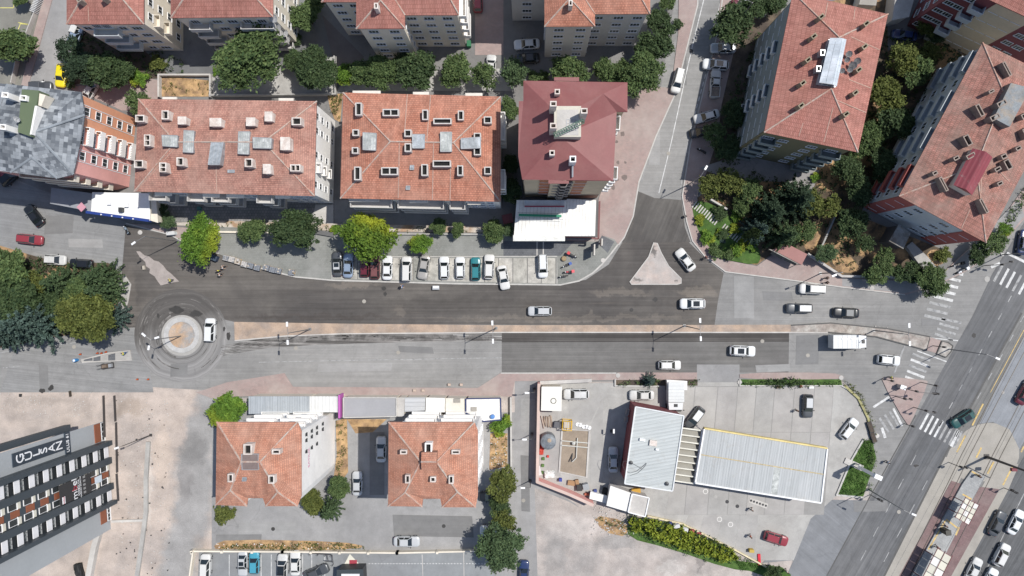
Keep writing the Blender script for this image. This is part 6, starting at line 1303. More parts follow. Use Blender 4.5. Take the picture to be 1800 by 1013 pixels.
CARS = [
 ('suv', 1305, 617, -2, 'white', 'white SUV with black sunroof driving right on the planed lower carriageway', dict(sun=True, rails=True)),
 ('hatch', 1177, 642, 0, 'white', 'white hatchback hugging the kerb above the filling station pavement', {}),
 ('suv', 1217, 534, 180, 'white', 'white SUV with roof rails and dark sunroof below the triangular island', dict(sun=True, rails=True)),
 ('hatch', 949, 547, 180, 'silver', 'small silver car alone in the middle of the dark upper carriageway', dict(sc=.9)),
 ('sedan', 1205, 457, 127, 'white', 'white saloon turning right of the triangular island', {}),
 ('van', 1427, 508, 178, 'white', 'white panel van driving close to the two pedestrians in black', {}),
 ('estate', 1405, 542, 179, 'grey', 'dark grey estate car with silver roof below the white van', dict(roofm='silver')),
 ('sedan', 1487, 550, 177, 'black', 'black saloon driving left, right of the dark grey estate', dict(roofm='grey')),
 ('hatch', 1562, 633, -6, 'white', 'white hatchback waiting before the crosswalk at the median nose', {}),
 ('van', 1191, 143, -104, 'white', 'white van coming down the north street beside the centre line', {}),
 ('sedan', 1271, 85, 180, 'silver', 'parked silver-white saloon heading the row right of the north street', {}),
 ('suv', 1258, 114, 176, 'white', 'parked white car with black glass roof, second down right of the north street', dict(sun=True)),
 ('sedan', 1242, 205, 196, 'white', 'parked white saloon angled below the pickup beside the north street', {}),
 ('hatch', 1232, 232, 190, 'black', 'parked dark car half hidden by the tree below the angled white saloon', {}),
 ('sedan', 926, 78, 184, 'white', 'parked white saloon in the north courtyard above the black one', {}),
 ('sedan', 927, 103, 184, 'black', 'parked black saloon in the shade of the north courtyard', {}),
 ('hatch', 863, 116, 86, 'white', 'parked white car peeking out between trees beside the red path', {}),
 ('hatch', 840, 3, 90, 'red', 'parked dark red car cut by the top edge beside the red path', {}),
 ('hatch', 108, 133, -98, 'yellow', 'bright yellow hatchback beside the dark pine', {}),
 ('sedan', 160, 157, 60, 'white', 'white saloon tucked above the orange wall of the slate-roofed block', {}),
 ('hatch', 133, 64, 66, 'lightblue', 'parked pale blue car partly under the dark pine branches', {}),
 ('hatch', 136, 46, 66, 'white', 'parked white car under the eave at the top left block', {}),
 ('hatch', 71, 152, 0, 'grey', 'parked dark car peeping out behind the slate roof edge', {}),
 ('sedan', 60, 379, 128, 'black', 'black saloon angled at the shade edge below the slate-roofed block', {}),
 ('estate', 53, 421, -6, 'red', 'red estate car driving right on the cross street', {}),
 ('hatch', 97, 457, -3, 'white', 'parked white car at the upper edge of the park trees', {}),
 ('hatch', 143, 464, 177, 'black', 'parked black car at the upper edge of the park trees', {}),
 ('hatch', 18, 311, 40, 'black', 'parked black car under the corner of the slate roof', {}),
 ('hatch', -6, 312, 10, 'red', 'bright red car cut by the left edge', {}),
 ('van', 370, 580, 88, 'white', 'white minivan driving beside the roundabout island', {}),
 ('sedan', 593, 464, 92, 'grey', 'parked dark grey saloon with sunroof, first in the parking row', dict(sun=True, roofm='silver')),
 ('sedan', 612, 467, 88, 'lightblue', 'parked pale blue saloon, second in the parking row', {}),
 ('hatch', 641, 468, 90, 'maroon', 'parked maroon car under the tall yellow-green tree, left of the two dark red ones', {}),
 ('hatch', 659, 470, 90, 'dusty_red', 'parked dusty red car under the tall yellow-green tree, right of the two dark red ones', {}),
 ('sedan', 681, 471, 89, 'white', 'parked white saloon just right of the two dark red cars', {}),
 ('van', 715, 473, 89, 'white', 'parked white van in the parking row, below the gap left of the small round tree', {}),
 ('sedan', 745, 470, -99, 'beige', 'parked beige saloon slanting in the row below the small round tree', {}),
 ('hatch', 781, 471, 91, 'white', 'parked white hatchback right of the slanting beige saloon', {}),
 ('hatch', 809, 471, 91, 'white', 'parked white hatchback just left of the teal car', dict(rails=True)),
 ('hatch', 836, 473, 90, 'teal', 'parked teal hatchback in the middle of the parking row', {}),
 ('suv', 860, 469, 88, 'white', 'parked white SUV with pale roof rails just right of the teal car', dict(rails=True)),
 ('sedan', 885, 488, -79, 'white', 'white saloon reversing out of the parking row onto the dark road', {}),
 ('van', 954, 468, -88, 'white', 'parked white van alone at the right end of the parking row', {}),
 ('sedan', 670, 790, 90, 'silver', 'parked silver saloon in the shade left of the tiled roof house block', {}),
 ('sedan', 628, 850, 90, 'silver', 'parked silver saloon half in the shade edge between the southern blocks', {}),
 ('sedan', 715, 952, 0, 'silver', 'parked silver saloon along the low wall below the southern pair', {}),
 ('van', 362, 994, 88, 'white', 'parked white van at the left end of the southern car park', {}),
 ('sedan', 427, 991, -90, 'silver', 'parked silver saloon in the southern car park left of the sky blue car', dict(sun=True)),
 ('hatch', 447, 990, 90, 'sky', 'parked sky blue hatchback in the southern car park', {}),
 ('suv', 497, 994, 88, 'white', 'parked white car with a long black glass roof in the southern car park', dict(sun=True, roofm='black')),
 ('sedan', 519, 990, 90, 'white', 'parked white saloon in the southern car park, right of the one with black glass roof', {}),
 ('sedan', 556, 1006, 22, 'grey', 'parked dark car standing diagonally at the bottom of the southern car park', {}),
 ('hatch', 864, 932, 180, 'white', 'parked white car poking out from the trees right of the southern pair', {}),
 ('hatch', 862, 873, 180, 'black', 'parked black car poking out from the trees right of the southern pair', {}),
 ('sedan', 921, 1008, 88, 'blue', 'dark blue car cut by the bottom edge in the side street', {}),
 ('suv', 1013, 693, 180, 'white', 'parked white SUV beside the square white-roofed hut', {}),
 ('sedan', 1128, 695, 180, 'white', 'parked white saloon beside the blue spruce bed', {}),
 ('suv', 1221, 735, -127, 'grey', 'charcoal SUV with roof reflection painted white, slanting above the pergola', dict(roofm='white')),  # white roof panel puts the reflection on a dark roof into paint
 ('hatch', 1420, 714, -92, 'grey', 'silver-grey hatchback standing in the upper forecourt with a person beside it', dict(roofm='silver')),
 ('hatch', 1492, 754, 52, 'white', 'white hatchback slanting near the forecourt edge strip', {}),
 ('sedan', 1078, 808, 90, 'silver', 'silver saloon in the shade west of the filling station building', {}),
 ('estate', 1364, 947, -17, 'red', 'red estate car leaving the filling station at the bottom', {}),
 ('suv', 1692, 736, 213, 'green', 'deep green SUV crossing the boulevard towards the crosswalk', dict(sun=True)),
 ('sedan', 1753, 920, 63, 'grey', 'dark grey car on the right boulevard beside a white one', {}),
 ('sedan', 1786, 918, 63, 'white', 'white saloon at the right edge beside the dark grey car', {}),
 ('suv', 1760, 975, 63, 'white', 'white SUV on the boulevard below the dark grey car', {}),
 ('sedan', 1712, 1001, 63, 'white', 'pale car cut by the bottom edge at the right boulevard', {}),
 ('hatch', 1740, 1019, 63, 'white', 'white car barely showing at the bottom edge of the right boulevard', {}),
 ('sedan', 1799, 426, 80, 'blue', 'dark blue car cut by the right edge above the upper crosswalk', {}),
 ('sedan', 1802, 690, 60, 'maroon', 'dark red car cut by the right edge on the smooth tram bed', {}),
 ('sedan', 1590, 62, 172, 'blue', 'parked dark blue car in the shaded yard by the small grey outbuilding', {}),
 ('hatch', 1302, 14, 150, 'maroon', 'parked dark red car under the tree at the top of the north street', {}),
]
for c in CARS: car(*c[:6], **c[6])
car('pickup', 1257, 148, 86, 'white', 'parked white pickup with an empty rusty load bed beside the north street')
def lorry(px, py, ang, label, L=6.3, Wd=2.3, H=2.9, cabL=1.5, cat='truck', rib=True):
    root = empty('truck', P(px, py, 0), R(ang), label, cat); M_ = PT['white']
    link('box_body', MB().box((-cabL / 2 - .1, 0, (.8 + H) / 2), (L - cabL - .1, Wd, H - .8)).mesh('box_body'), mat('truck_white', (.55, .56, .55), .5, .08, .6, 4), root)
    cb = MB(); x1 = L / 2; x0 = L / 2 - cabL; w = Wd / 2 - .08
    cb.add([(x0, -w, .5), (x1, -w * .92, .5), (x1, w * .92, .5), (x0, w, .5), (x0, -w, H - .45), (x1 - .45, -w * .9, H - .5), (x1 - .45, w * .9, H - .5), (x0, w, H - .45), (x1, -w * .92, 1.35), (x1, w * .92, 1.35)],
           [(3, 2, 1, 0), (0, 1, 8, 5, 4), (2, 3, 7, 6, 9), (1, 2, 9, 8), (8, 9, 6, 5), (4, 5, 6, 7), (0, 4, 7, 3)]); cab_ = link('cab', cb.mesh('cab'), M_, root)
    a, b, c, d = Vector((x1 + .01, -w * .84, 1.42)), Vector((x1 + .01, w * .84, 1.42)), Vector((x1 - .40, w * .82, H - .56)), Vector((x1 - .40, -w * .82, H - .56))
    o_ = Vector((.03, 0, .02)); v = [p + o_ for p in (a, b, c, d)]
    link('windscreen', MB().add(v + [p - o_ * 2 for p in v], [(0, 1, 2, 3), (7, 6, 5, 4), (0, 4, 5, 1), (1, 5, 6, 2), (2, 6, 7, 3), (3, 7, 4, 0)]).mesh('windscreen'), CG, root)
    link('roof_hatch', MB().box((x0 + .5, 0, H - .42), (.5, .6, .1)).mesh('roof_hatch'), PL, root)
    link('chassis', MB().box((0, 0, .6), (L - .3, Wd * .6, .3)).mesh('chassis'), PL, root)
    for k in range(1, 6):
        link('roof_rib', MB().box((-L / 2 + (L - cabL) * k / 6, 0, H + .02), (.06, Wd - .1, .05)).mesh('roof_rib'), STEEL, root)
    if rib:
        for x in (-1.2, .4): link('roof_rail', MB().box((x, .5, H + .05), (1.2, .12, .1)).mesh('roof_rail'), STEEL, root)
    wm = [i for i in car_meshes('van') if i[0] == 'wheel'][0][1]
    for sx in (L / 2 - .9, -L / 2 + 1.2):
        for sy in (1, -1): o = link('wheel', wm, RUB, root, (sx, sy * (Wd / 2 - .14), .45)); o.scale = (1.35, 1.3, 1.35)
    for sy in (1, -1): link('mirror', MB().box((x1 - .3, sy * (w + .18), 1.9), (.12, .2, .35)).mesh('mirror'), PL, root)
    return root
lorry(1484, 599, 0, 'white minibus-sized lorry with ribbed roof driving beside the median nose')
lorry(1183, 695, -90, 'white box lorry parked nose-in at the filling station building', L=5.2, Wd=2.7, H=2.8, cabL=1.7, rib=False)
o = shed('white covered trailer roof parked above the box lorry', [(1172, 668), (1208, 670), (1208, 686), (1174, 684)], 2.5, PT['white'], TILT, 'trailer', 'trailer', base=.5)
# motorbikes
def bike(px, py, ang, label, mcol, box=None, s=1.0):
    root = empty('motorcycle', P(px, py, .4).xy.to_3d() + Vector((0, 0, .12)), R(ang), label, 'motorcycle')
    wh = MB()
    for x in (.62, -.62): link('wheel', MB().tube((x * s, -.06, .3), (x * s, .06, .3), .3, n=14).mesh('wheel'), RUB, root)
    b = MB(); b.box((.1, 0, .62), (.75 * s, .26, .3)).box((-.45, 0, .75), (.7 * s, .3, .1)); b.tube((.62 * s, 0, .3), (.42 * s, 0, 1.0), .05).tube((-.62 * s, 0, .3), (-.1, 0, .45), .05)
    link('body', b.mesh('body'), mcol, root)
    link('seat', MB().box((-.35, 0, .82), (.62 * s, .28, .08)).mesh('seat'), PL, root)
    link('handlebar', MB().tube((.4 * s, -.36, 1.03), (.4 * s, .36, 1.03), .025).mesh('handlebar'), PL, root)
    link('headlight', MB().box((.55 * s, 0, .92), (.14, .2, .16)).mesh('headlight'), HL, root)
    if box: link('top_box', MB().box((-.78 * s, 0, .98), (.5, .5, .42)).mesh('top_box'), box, root)
bike(1006, 449, -28, 'delivery scooter with red top box, uppermost beside the parking bays', PL, flat('box_red', (.5, .02, .03), .5))
bike(995, 467, 205, 'delivery scooter with blue top box beside the parking bays', PL, flat('box_blue', (.03, .08, .3), .5))
bike(999, 478, 186, 'scooter with rounded red box just below the blue-boxed one', flat('scooter_red', (.35, .03, .04), .4), flat('box_coral', (.6, .08, .1), .5))
bike(990, 486, 190, 'plain black scooter, lowest of the scooters by the bays', PL)
bike(1688, 477, 210, 'white and black police-style motorcycle on the corner pavement', flat('bike_white', (.6, .62, .66), .4), flat('case_white', (.6, .62, .66), .4), 1.25)
bike(1680, 466, 200, 'black motorcycle behind the white one on the corner pavement', PL, PL, 1.15)
bike(1233, 266, 150, 'black motorcycle under the street trees on the pink pavement', PL)
bike(224, 404, 120, 'small bicycle-sized moped at the kerb edge below the blue fascia', flat('moped_grey', (.2, .25, .3), .5))

# ================================================================ PEOPLE
def skin_mesh(name, verts, edges, radii, root_i=0, sub=1):
    me = bpy.data.meshes.new(name); me.from_pydata(verts, edges, []); o = bpy.data.objects.new(name, me); C.objects.link(o)
    md = o.modifiers.new('s', 'SKIN'); 
    for i, r_ in enumerate(radii):
        rr_ = r_ if isinstance(r_, tuple) else (r_, r_); me.skin_vertices[0].data[i].radius = rr_
    me.skin_vertices[0].data[root_i].use_root = True
    o.modifiers.new('u', 'SUBSURF').levels = sub; dg = bpy.context.evaluated_depsgraph_get(); dg.update()
    m2 = bpy.data.meshes.new_from_object(o.evaluated_get(dg)); m2.name = name; bpy.data.objects.remove(o); bpy.data.meshes.remove(me)
    m2.polygons.foreach_set('use_smooth', [True] * len(m2.polygons)); return m2
def human(st=.16, arm=.2, lean=0):
    V = [(0, 0, .95), (0, 0, 1.15), (0, 0, 1.38), (.0, 0, 1.5), (.02, 0, 1.62), (.02, 0, 1.74),
         (0, .1, .9), (st * .6, .1, .5), (st, .1, .08), (st + .15, .1, .04), (0, -.1, .9), (-st * .4, -.1, .5), (-st, -.1, .08), (-st + .15, -.1, .04),
         (0, .19, 1.42), (-arm * .3, .26, 1.13), (arm * .6, .27, .9), (arm * .8, .27, .82), (0, -.19, 1.42), (arm * .3, -.26, 1.13), (arm * 1.2, -.26, .93), (arm * 1.5, -.25, .86)]
    E = [(0, 1), (1, 2), (2, 3), (3, 4), (4, 5), (0, 6), (6, 7), (7, 8), (8, 9), (0, 10), (10, 11), (11, 12), (12, 13), (2, 14), (14, 15), (15, 16), (16, 17), (2, 18), (18, 19), (19, 20), (20, 21)]
    r_ = [(.13, .1), (.12, .095), (.14, .1), .05, .09, .07, .085, .055, .04, .035, .085, .055, .04, .035, .055, .04, .03, .028, .055, .04, .03, .028]
    body = skin_mesh('body', V, E, r_)
    sh = [0, 1, 2, 14, 15, 18, 19]; mp = {i: k for k, i in enumerate(sh)}
    shirt = skin_mesh('shirt', [V[i] for i in sh], [(mp[a], mp[b]) for a, b in E if a in mp and b in mp], [(.155, .12), (.15, .115), (.17, .125), .075, .055, .075, .055])
    tr_ = [0, 6, 7, 8, 10, 11, 12]; mp = {i: k for k, i in enumerate(tr_)}
    trs = skin_mesh('trousers', [V[i] for i in tr_], [(mp[a], mp[b]) for a, b in E if a in mp and b in mp], [(.15, .115), .1, .075, .06, .1, .075, .06])
    hair = MB().lathe([(.098, 0), (.105, .05), (.09, .1), (.05, .135), (.01, .145)], (.005, 0, 1.66), 12).mesh('hair', smooth=True)
    shoe = (MB().box((st + .05, .1, .04), (.27, .1, .08)).mesh('shoe'), MB().box((-st + .05, -.1, .04), (.27, .1, .08)).mesh('shoe'))
    face = MB().box((.115, 0, 1.655), (.03, .025, .04)).mesh('nose')
    return [body, shirt, trs, hair, shoe, face]
HUM = [human(), human(.05, .12), human(.28, .3)]
SKIN = flat('skin', (.45, .27, .19), .6); HAIR = flat('hair_dark', (.015, .011, .009), .7); HIVIS = flat('hi_vis', (.62, .68, .02), .7)
def cl(n, c): return flat('cloth_' + n, c, .9)
CLO = {'black': cl('black', (.012, .012, .014)), 'white': cl('white', (.6, .6, .58)), 'blue': cl('blue', (.06, .12, .26)), 'navy': cl('navy', (.02, .03, .07)), 'red': cl('red', (.4, .03, .03)), 'yellow': HIVIS, 'ltblue': cl('light_blue', (.3, .45, .6)), 'grey': cl('grey', (.14, .14, .14)), 'orange': cl('orange', (.55, .12, .05)), 'brown': cl('brown', (.1, .06, .04))}
def person(px, py, ang, top, bot, label, pose=1, z=.0):
    H_ = HUM[pose]; root = empty('person', P(px, py, .9).xy.to_3d() + Vector((0, 0, z)), R(ang), label, 'person')
    link('body', H_[0], SKIN, root); link('shirt', H_[1], CLO[top], root); link('trousers', H_[2], CLO[bot], root); link('hair', H_[3], HAIR, root); [link('shoe', q_, PL, root) for q_ in H_[4]]
    return root
PEOPLE = [(392, 470, 10, 'white', 'black', 'worker in white top, rightmost of three on the road by the big round tree', 2), (383.5, 476, 80, 'yellow', 'navy', 'worker in yellow vest between two others by the big round tree', 1), (386.5, 483, 20, 'white', 'black', 'worker in white top and dark trousers, lowest of three by the big round tree', 0),
 (300.5, 492.5, 200, 'yellow', 'grey', 'worker in yellow vest standing on the pink teardrop island', 1), (218, 621, 190, 'yellow', 'blue', 'worker in yellow vest at the wide end of the splitter island', 0), (1241, 453, 210, 'red', 'navy', 'person in red walking at the kerb edge beside the lawn', 0),
 (1453, 489, 170, 'black', 'black', 'pedestrian in black, upper of the pair above the white panel van', 0), (1453, 497, 170, 'black', 'black', 'pedestrian in black, lower of the pair above the white panel van', 2), (706, 504, 20, 'ltblue', 'blue', 'person in light blue at the road edge below the parked white van', 2),
 (1401, 722, 40, 'brown', 'grey', 'person standing beside the silver-grey hatchback in the forecourt', 1), (1321, 896, 0, 'white', 'black', 'attendant in white walking over the forecourt beside the filler plate', 2), (1319, 943, 10, 'orange', 'navy', 'attendant in orange left of the red estate car', 0),
 (1565, 664, 0, 'yellow', 'navy', 'person in yellow vest on the corner island', 1), (1560, 813, 0, 'ltblue', 'black', 'person near the kerb right of the station lawn', 0), (1718, 836, 0, 'black', 'black', 'person in black at the upper end of the tram platform', 1),
 (1646, 961, 30, 'brown', 'black', 'person in dark brown at the top of the lower tram shelter', 0), (1659, 923, 30, 'black', 'navy', 'person walking on the platform just below the upper shelter', 2), (1353, 1000, 90, 'red', 'grey', 'person in red at the flower bed by the bottom driveway', 0), (1383, 1005, 30, 'white', 'navy', 'person in white bending path corner by the bottom driveway', 0),
 (232, 377, 0, 'grey', 'black', 'person under the blue fascia on the shop pavement', 0)]
for p in PEOPLE[:-1]: person(*p, z=.12 if (300 < p[0] < 302 or p[0] in (1453, 1565)) else (.33 if p[0] in (1718, 1646, 1659) else .0))

# ================================================================ STREET FURNITURE
POLE = mat('pole_galvanised', (.22, .22, .22), .5, .05, metal=.4)
POLED = flat('pole_dark', (.05, .045, .045), .5)
def lamp(bx, by, h, arms, label, group=None, m=None, base=.1, twin=False):
    root = empty('street_lamp', P(bx, by, base), 0, label, 'street lamp', group)
    link('pole', MB().tube((0, 0, 0), (0, 0, h), .11, .055, 8).mesh('pole'), m or POLE, root)
    link('base_plate', MB().box((0, 0, .02), (.5, .5, .05)).mesh('base_plate'), m or POLE, root)
    for a, L in arms:
        d = Vector((math.cos(R(a)), math.sin(R(a)), 0)); p = Vector((0, 0, h - .05)); q = d * L + Vector((0, 0, h + .25))
        ar = link('arm', MB().tube(p, q, .04, .03, 6).mesh('arm'), m or POLE, root)
        link('lamp_head', MB().box(tuple(q + d * .35), (.75, .3, .12), R(a)).mesh('lamp_head'), LW, root)
    return root
for i, (x, y, l) in enumerate([(545, 579, 'twin-armed street lamp on the sandy median near the roundabout'), (872, 577, 'twin-armed street lamp on the sandy median where the asphalt turns dark'), (1203, 573, 'twin-armed street lamp on the sandy median below the triangular island'), (1536, 581, 'twin-armed street lamp on the gravel nose of the median')]):
    lamp(x, y, 11, [(92, 1.1), (-88, 1.1)], l)
lamp(318, 591, 9.5, [(20, .8), (140, 1.0), (260, .9)], 'three-headed lamp in the middle of the roundabout')
lamp(1668, 614, 10, [(-22, 1.3)], 'tall street lamp on the tip of the median at the boulevard')
lamp(1527, 861, 11.3, [(-22, 1.2)], 'tall street lamp at the lower tip of the station lawn')
lamp(313, 424, 10.5, [(215, 1.6)], 'street lamp beside the big round tree near the shop pavement')
lamp(1208, 326, 9.5, [(60, 1.2)], 'street lamp at the end of the north street by the lawn'); lamp(1292, 45, 9.5, [(160, 1.2)], 'street lamp under the trees at the top of the north street')
lamp(1762, 448, 9.5, [(-10, 1.5)], 'street lamp by the upper crosswalk of the boulevard'); lamp(1442, 481, 8.5, [(200, 1.2)], 'street lamp at the low wall behind the two pedestrians in black')
for x, y, l in [(939, 684, 'upper'), (935, 763, 'middle'), (932, 845, 'lower')]: lamp(x, y, 4.2, [(180, .9)], l + ' short lamp on the filling station boundary wall over the side street', m=POLED)
lamp(1075, 758, 3.0, [(90, .3)], 'thin sign post in the yard west of the filling station building', m=POLED)
lamp(265, 765, 8.5, [(200, .4)], 'thin pole standing in the dusty lot between tower and lane', m=POLED)
def signal(bx, by, label, h=3.6, arm=None, extra=0):
    root = empty('traffic_light', P(bx, by, .1), 0, label, 'traffic light')
    link('pole', MB().tube((0, 0, 0), (0, 0, h), .07, .06, 8).mesh('pole'), POLED, root)
    if arm: d = Vector((math.cos(R(arm[0])), math.sin(R(arm[0])), 0)); link('arm', MB().tube((0, 0, h - .1), tuple(d * arm[1] + Vector((0, 0, h))), .05).mesh('arm'), POLED, root)
    spots = [(Vector((0, 0, h - .6)))] + ([d * (arm[1] - .2) + Vector((0, 0, h - .3))] if arm else [])
    for s_ in spots:
        hd = link('signal_head', MB().box((s_.x + .16, s_.y, s_.z), (.24, .3, .85)).mesh('signal_head'), PL, root)
        for k, cc in enumerate((flat('lens_red', (.3, .01, .01), .3), flat('lens_amber', (.3, .15, .01), .3), flat('lens_green', (.01, .2, .05), .3))): link('lens', MB().tube((s_.x + .27, s_.y, s_.z + .26 - .26 * k), (s_.x + .31, s_.y, s_.z + .26 - .26 * k), .09, n=10).mesh('lens'), cc, hd)
signal(1582, 681, 'traffic light with long arm in the middle of the corner island', 5.5, (-6, 3.6)); signal(1551, 666, 'traffic light at the upper left corner of the corner island', 3.6); signal(1618, 672, 'traffic light at the upper right corner of the corner island', 5.0, (250, 1.6)); signal(1574, 697, 'traffic light with short arm low on the corner island', 3.4, (0, 1.0))
signal(1606, 716, 'traffic light at the lower tip of the corner island', 4.2, (-10, 1.4)); signal(1590, 745, 'red-topped signal post at the bottom corner of the corner island', 3.0); signal(1640, 608, 'traffic light on the crossing refuge of the median', 3.6); signal(1730, 467, 'traffic light on the corner pavement by the police-style motorcycle', 5.0, (20, 1.6))
signal(1530, 870, 'traffic light beside the tall lamp at the lower tip of the station lawn', 4.0, (150, .8)); signal(1668, 813, 'traffic light at the west end of the platform crossing', 3.8, (0, .8)); signal(1765, 858, 'traffic light at the east strip of the platform', 3.4, (150, 1.2))
root = empty('control_cabinet', P(1579, 679, 0), R(-20), 'white roofed signal control cabinet on the corner island', 'cabinet')
link('body', MB().box((0, 0, .85), (.9, .6, 1.5)).mesh('body'), STEEL, root); link('lid', MB().box((0, 0, 1.64), (1.0, .7, .08)).mesh('lid'), WHITE, root)
root = empty('tram_mast', P(1734, 803, 0), 0, 'thick dark tram mast leaning over the boulevard beside the platform end', 'mast')
link('pole', MB().tube((0, 0, 0), (0, 0, 10), .24, .16, 10).mesh('pole'), POLED, root); link('arm', MB().tube((0, 0, 7.2), (4.5, -1.8, 8.0), .09, .07).mesh('arm'), POLED, root); link('signal_head', MB().box((1.1, -.9, 5.2), (.9, .5, .5)).mesh('signal_head'), flat('signal_maroon', (.15, .02, .03), .5), root)
link('base_plate', MB().box((0, 0, .05), (.9, .9, .1)).mesh('base_plate'), POLED, root)
# price totem
root = empty('price_totem', P(1502, 817, .1), R(-24), 'white price totem with two uprights on the station lawn', 'sign')
link('panel', MB().box((0, 0, 4.4), (.5, .55, 5.2)).mesh('panel'), PT['white'], root); link('post', MB().box((0, .3, .9), (.3, .2, 1.9)).mesh('post'), STEEL, root); link('post', MB().box((0, -.3, .9), (.3, .2, 1.9)).mesh('post'), STEEL, root); link('top_panel', MB().box((.5, 0, 7.2), (1.3, .75, .4)).mesh('top_panel'), WHITE, root)
link('plinth', MB().box((-.2, 0, .06), (3.4, 1.0, .2)).mesh('plinth'), CONC_L, root)
# billboards near the scooters
for x, y, l, w_ in [(1055, 428, 'tall thin white sign standing by the white ribbed canopy', 1.2), (1042, 441, 'pale upright panel sign left of the kerb nose', 1.9)]:
    root = empty('panel_sign', P(x, y, .12), R(88), l, 'sign'); link('panel', MB().box((0, 0, 2.0), (w_, .22, 2.4)).mesh('panel'), mat('sign_cream', (.5, .47, .42), .6, .1), root); link('post', MB().box((0, 0, .4), (.2, .16, .8)).mesh('post'), STEEL, root)
for x, y, l in [(1203, 381, 'small black bin post on the pink pavement by the lawn'), (1322, 448, 'small cabinet')][:1]:
    root = empty('litter_bin', P(x, y, .1), 0, l, 'litter bin'); link('bucket', MB().lathe([(.2, 0), (.25, .7), (.22, .72)], n=12).mesh('bucket'), PL, root); link('post', MB().tube((.3, 0, 0), (.3, 0, 1.1), .04).mesh('post'), PL, root)
# boundary walls, fences, copings
def low_wall(name, label, pts, h, m, w=.25, cat='wall', posts=None, cap=None):
    root = empty(name, P(*pts[0]), 0, label, cat)
    mb = MB(); cp = MB()
    for i, (p, q) in enumerate(zip(pts, pts[1:])):
        a, b = P(*p), P(*q); d = b - a; e = .002 * i; mb.box(((a + b) / 2 + Vector((0, 0, (h + e) / 2))), (d.length + w * .5, w, h + e), math.atan2(d.y, d.x))
        if cap: cp.box(((a + b) / 2 + Vector((0, 0, h + e + .04))), (d.length + w * .5, w + .1, .07), math.atan2(d.y, d.x))
    mb.build('wall', m, root)
    if cap: cp.build('coping', cap, root)
    if posts:
        for (p, q) in zip(pts, pts[1:]):
            a, b = P(*p), P(*q); n = max(1, int((b - a).length / posts))
            for i in range(n + 1): c = a.lerp(b, i / n); MB().box((c.x, c.y, (h + .35) / 2), (w + .14, w + .14, h + .35)).build('pier', m, root)
    return root
low_wall('boundary_wall', 'tall pink-topped boundary wall along the side street', [(947, 672), (944, 840), (1000, 862), (1040, 880)], 2.6, W_PINK, .4, cap=mat('coping_pink', (.5, .38, .33), .8, .1))
low_wall('boundary_wall', 'white planter wall at the top left of the filling station yard', [(950, 672), (1038, 668)], .9, KERB, .5, cap=CONC_L)
low_wall('boundary_wall', 'long cream wall with piers between southern yard and car park', [(342, 966), (500, 967), (700, 969), (840, 966)], .9, W_CREAM, .25, posts=5.0)
low_wall('boundary_wall', 'cream wall going down the left side of the southern car park', [(343, 968), (333, 1040)], .9, W_CREAM, .25, posts=4)
low_wall('garden_wall', 'white-coped wall bending behind the pedestrians in black', [(1417, 447), (1476, 486), (1560, 487), (1640, 498)], .9, CONC, .3, cap=CONC_L)
low_wall('garden_wall', 'grey wall running down through the dark garden', [(1462, 384), (1432, 452)], 1.2, CONC, .3)
low_wall('garden_wall', 'pale wall behind the stepping path at the garden top', [(1248, 352), (1276, 369)], .9, CONC_L, .3)
low_wall('yard_wall', 'wall around the dry bed north of the faded roof block', [(283, 172), (283, 134), (373, 134), (373, 172)], .9, CONC_L, .3)
low_wall('yard_wall', 'concrete wall under the terrace between the two central roofs', [(372, 170), (592, 168), (590, 102)], 1.0, CONC, .25)
low_wall('pavement_wall', 'low cream wall behind the north pavement trees', [(372, 408), (590, 411)], .55, W_CREAM, .3); low_wall('pavement_wall', 'low wall edging the dark patios behind the parking row', [(592, 411), (905, 413)], .55, CONC, .3)
low_wall('side_wall', 'narrow wall east of the tiled roof house block', [(898, 698), (899, 820)], .8, KERB, .3)
low_wall('edge_wall', 'white and yellow striped kerb wall above the palm hedge', [(1138, 906), (1200, 920), (1290, 965), (1345, 995)], .5, mat('kerb_cream', (.55, .48, .32), .8, .2), .25)
low_wall('parapet_wall', 'concrete parapet left of the lane by the tower', [(262, 778), (258, 840), (258, 900), (250, 960), (238, 1040)], .4, CONC, .7)
low_wall('parapet_wall', 'thin concrete kerb from the tower foot to the parapet', [(198, 916), (258, 914)], .3, CONC_L, .4)
low_wall('parapet_wall', 'pale concrete wall running down from the tower foot', [(180, 925), (170, 960), (155, 1040)], 1.0, CONC_L, .9)
low_wall('planter_kerb', 'kerb round the upper forecourt hedge strip', [(1300, 667), (1300, 678), (1478, 678), (1500, 690)], .25, KERB, .2)
low_wall('planter_kerb', 'kerb round the blue spruce bed', [(1081, 667), (1081, 678), (1160, 679)], .35, KERB, .25)
low_wall('station_kerb', 'curving yellowed kerb round the forecourt nose', [(1484, 678), (1508, 700), (1525, 735), (1533, 770)], .3, mat('kerb_mossy', (.3, .28, .14), .9, .2), .4)
low_wall('station_kerb', 'pale kerb along the station lawn', [(1517, 772), (1495, 810), (1470, 870), (1516, 874)], .25, KERB, .3)
for i, (x, y, l_) in enumerate([(1528, 750, 'upper'), (1533, 768, 'lower')]):
    root = empty('planter_box', P(x, y, 0), R(-72), l_ + ' long dark planter box on the forecourt edge strip', 'planter'); link('box', MB().box((0, 0, .3), (1.9, .8, .5)).mesh('box'), PL, root); link('soil', MB().box((0, 0, .56), (1.7, .6, .05)).mesh('soil'), SOIL_D, root)
kiosk('dark roof of the car park entrance kiosk with a white panel, at the bottom edge', [(592, 1002), (638, 1001), (640, 1040), (590, 1040)], 3.0, DSTEEL, flat('kiosk_dark', (.035, .045, .05), .5), cat='kiosk', name='entrance_kiosk')
MB().prism(px_poly([(600, 1009), (632, 1009), (632, 1040), (600, 1040)], 3.1), 3.0, 3.14).build('roof_panel', PT['white'], bpy.data.objects['entrance_kiosk'])
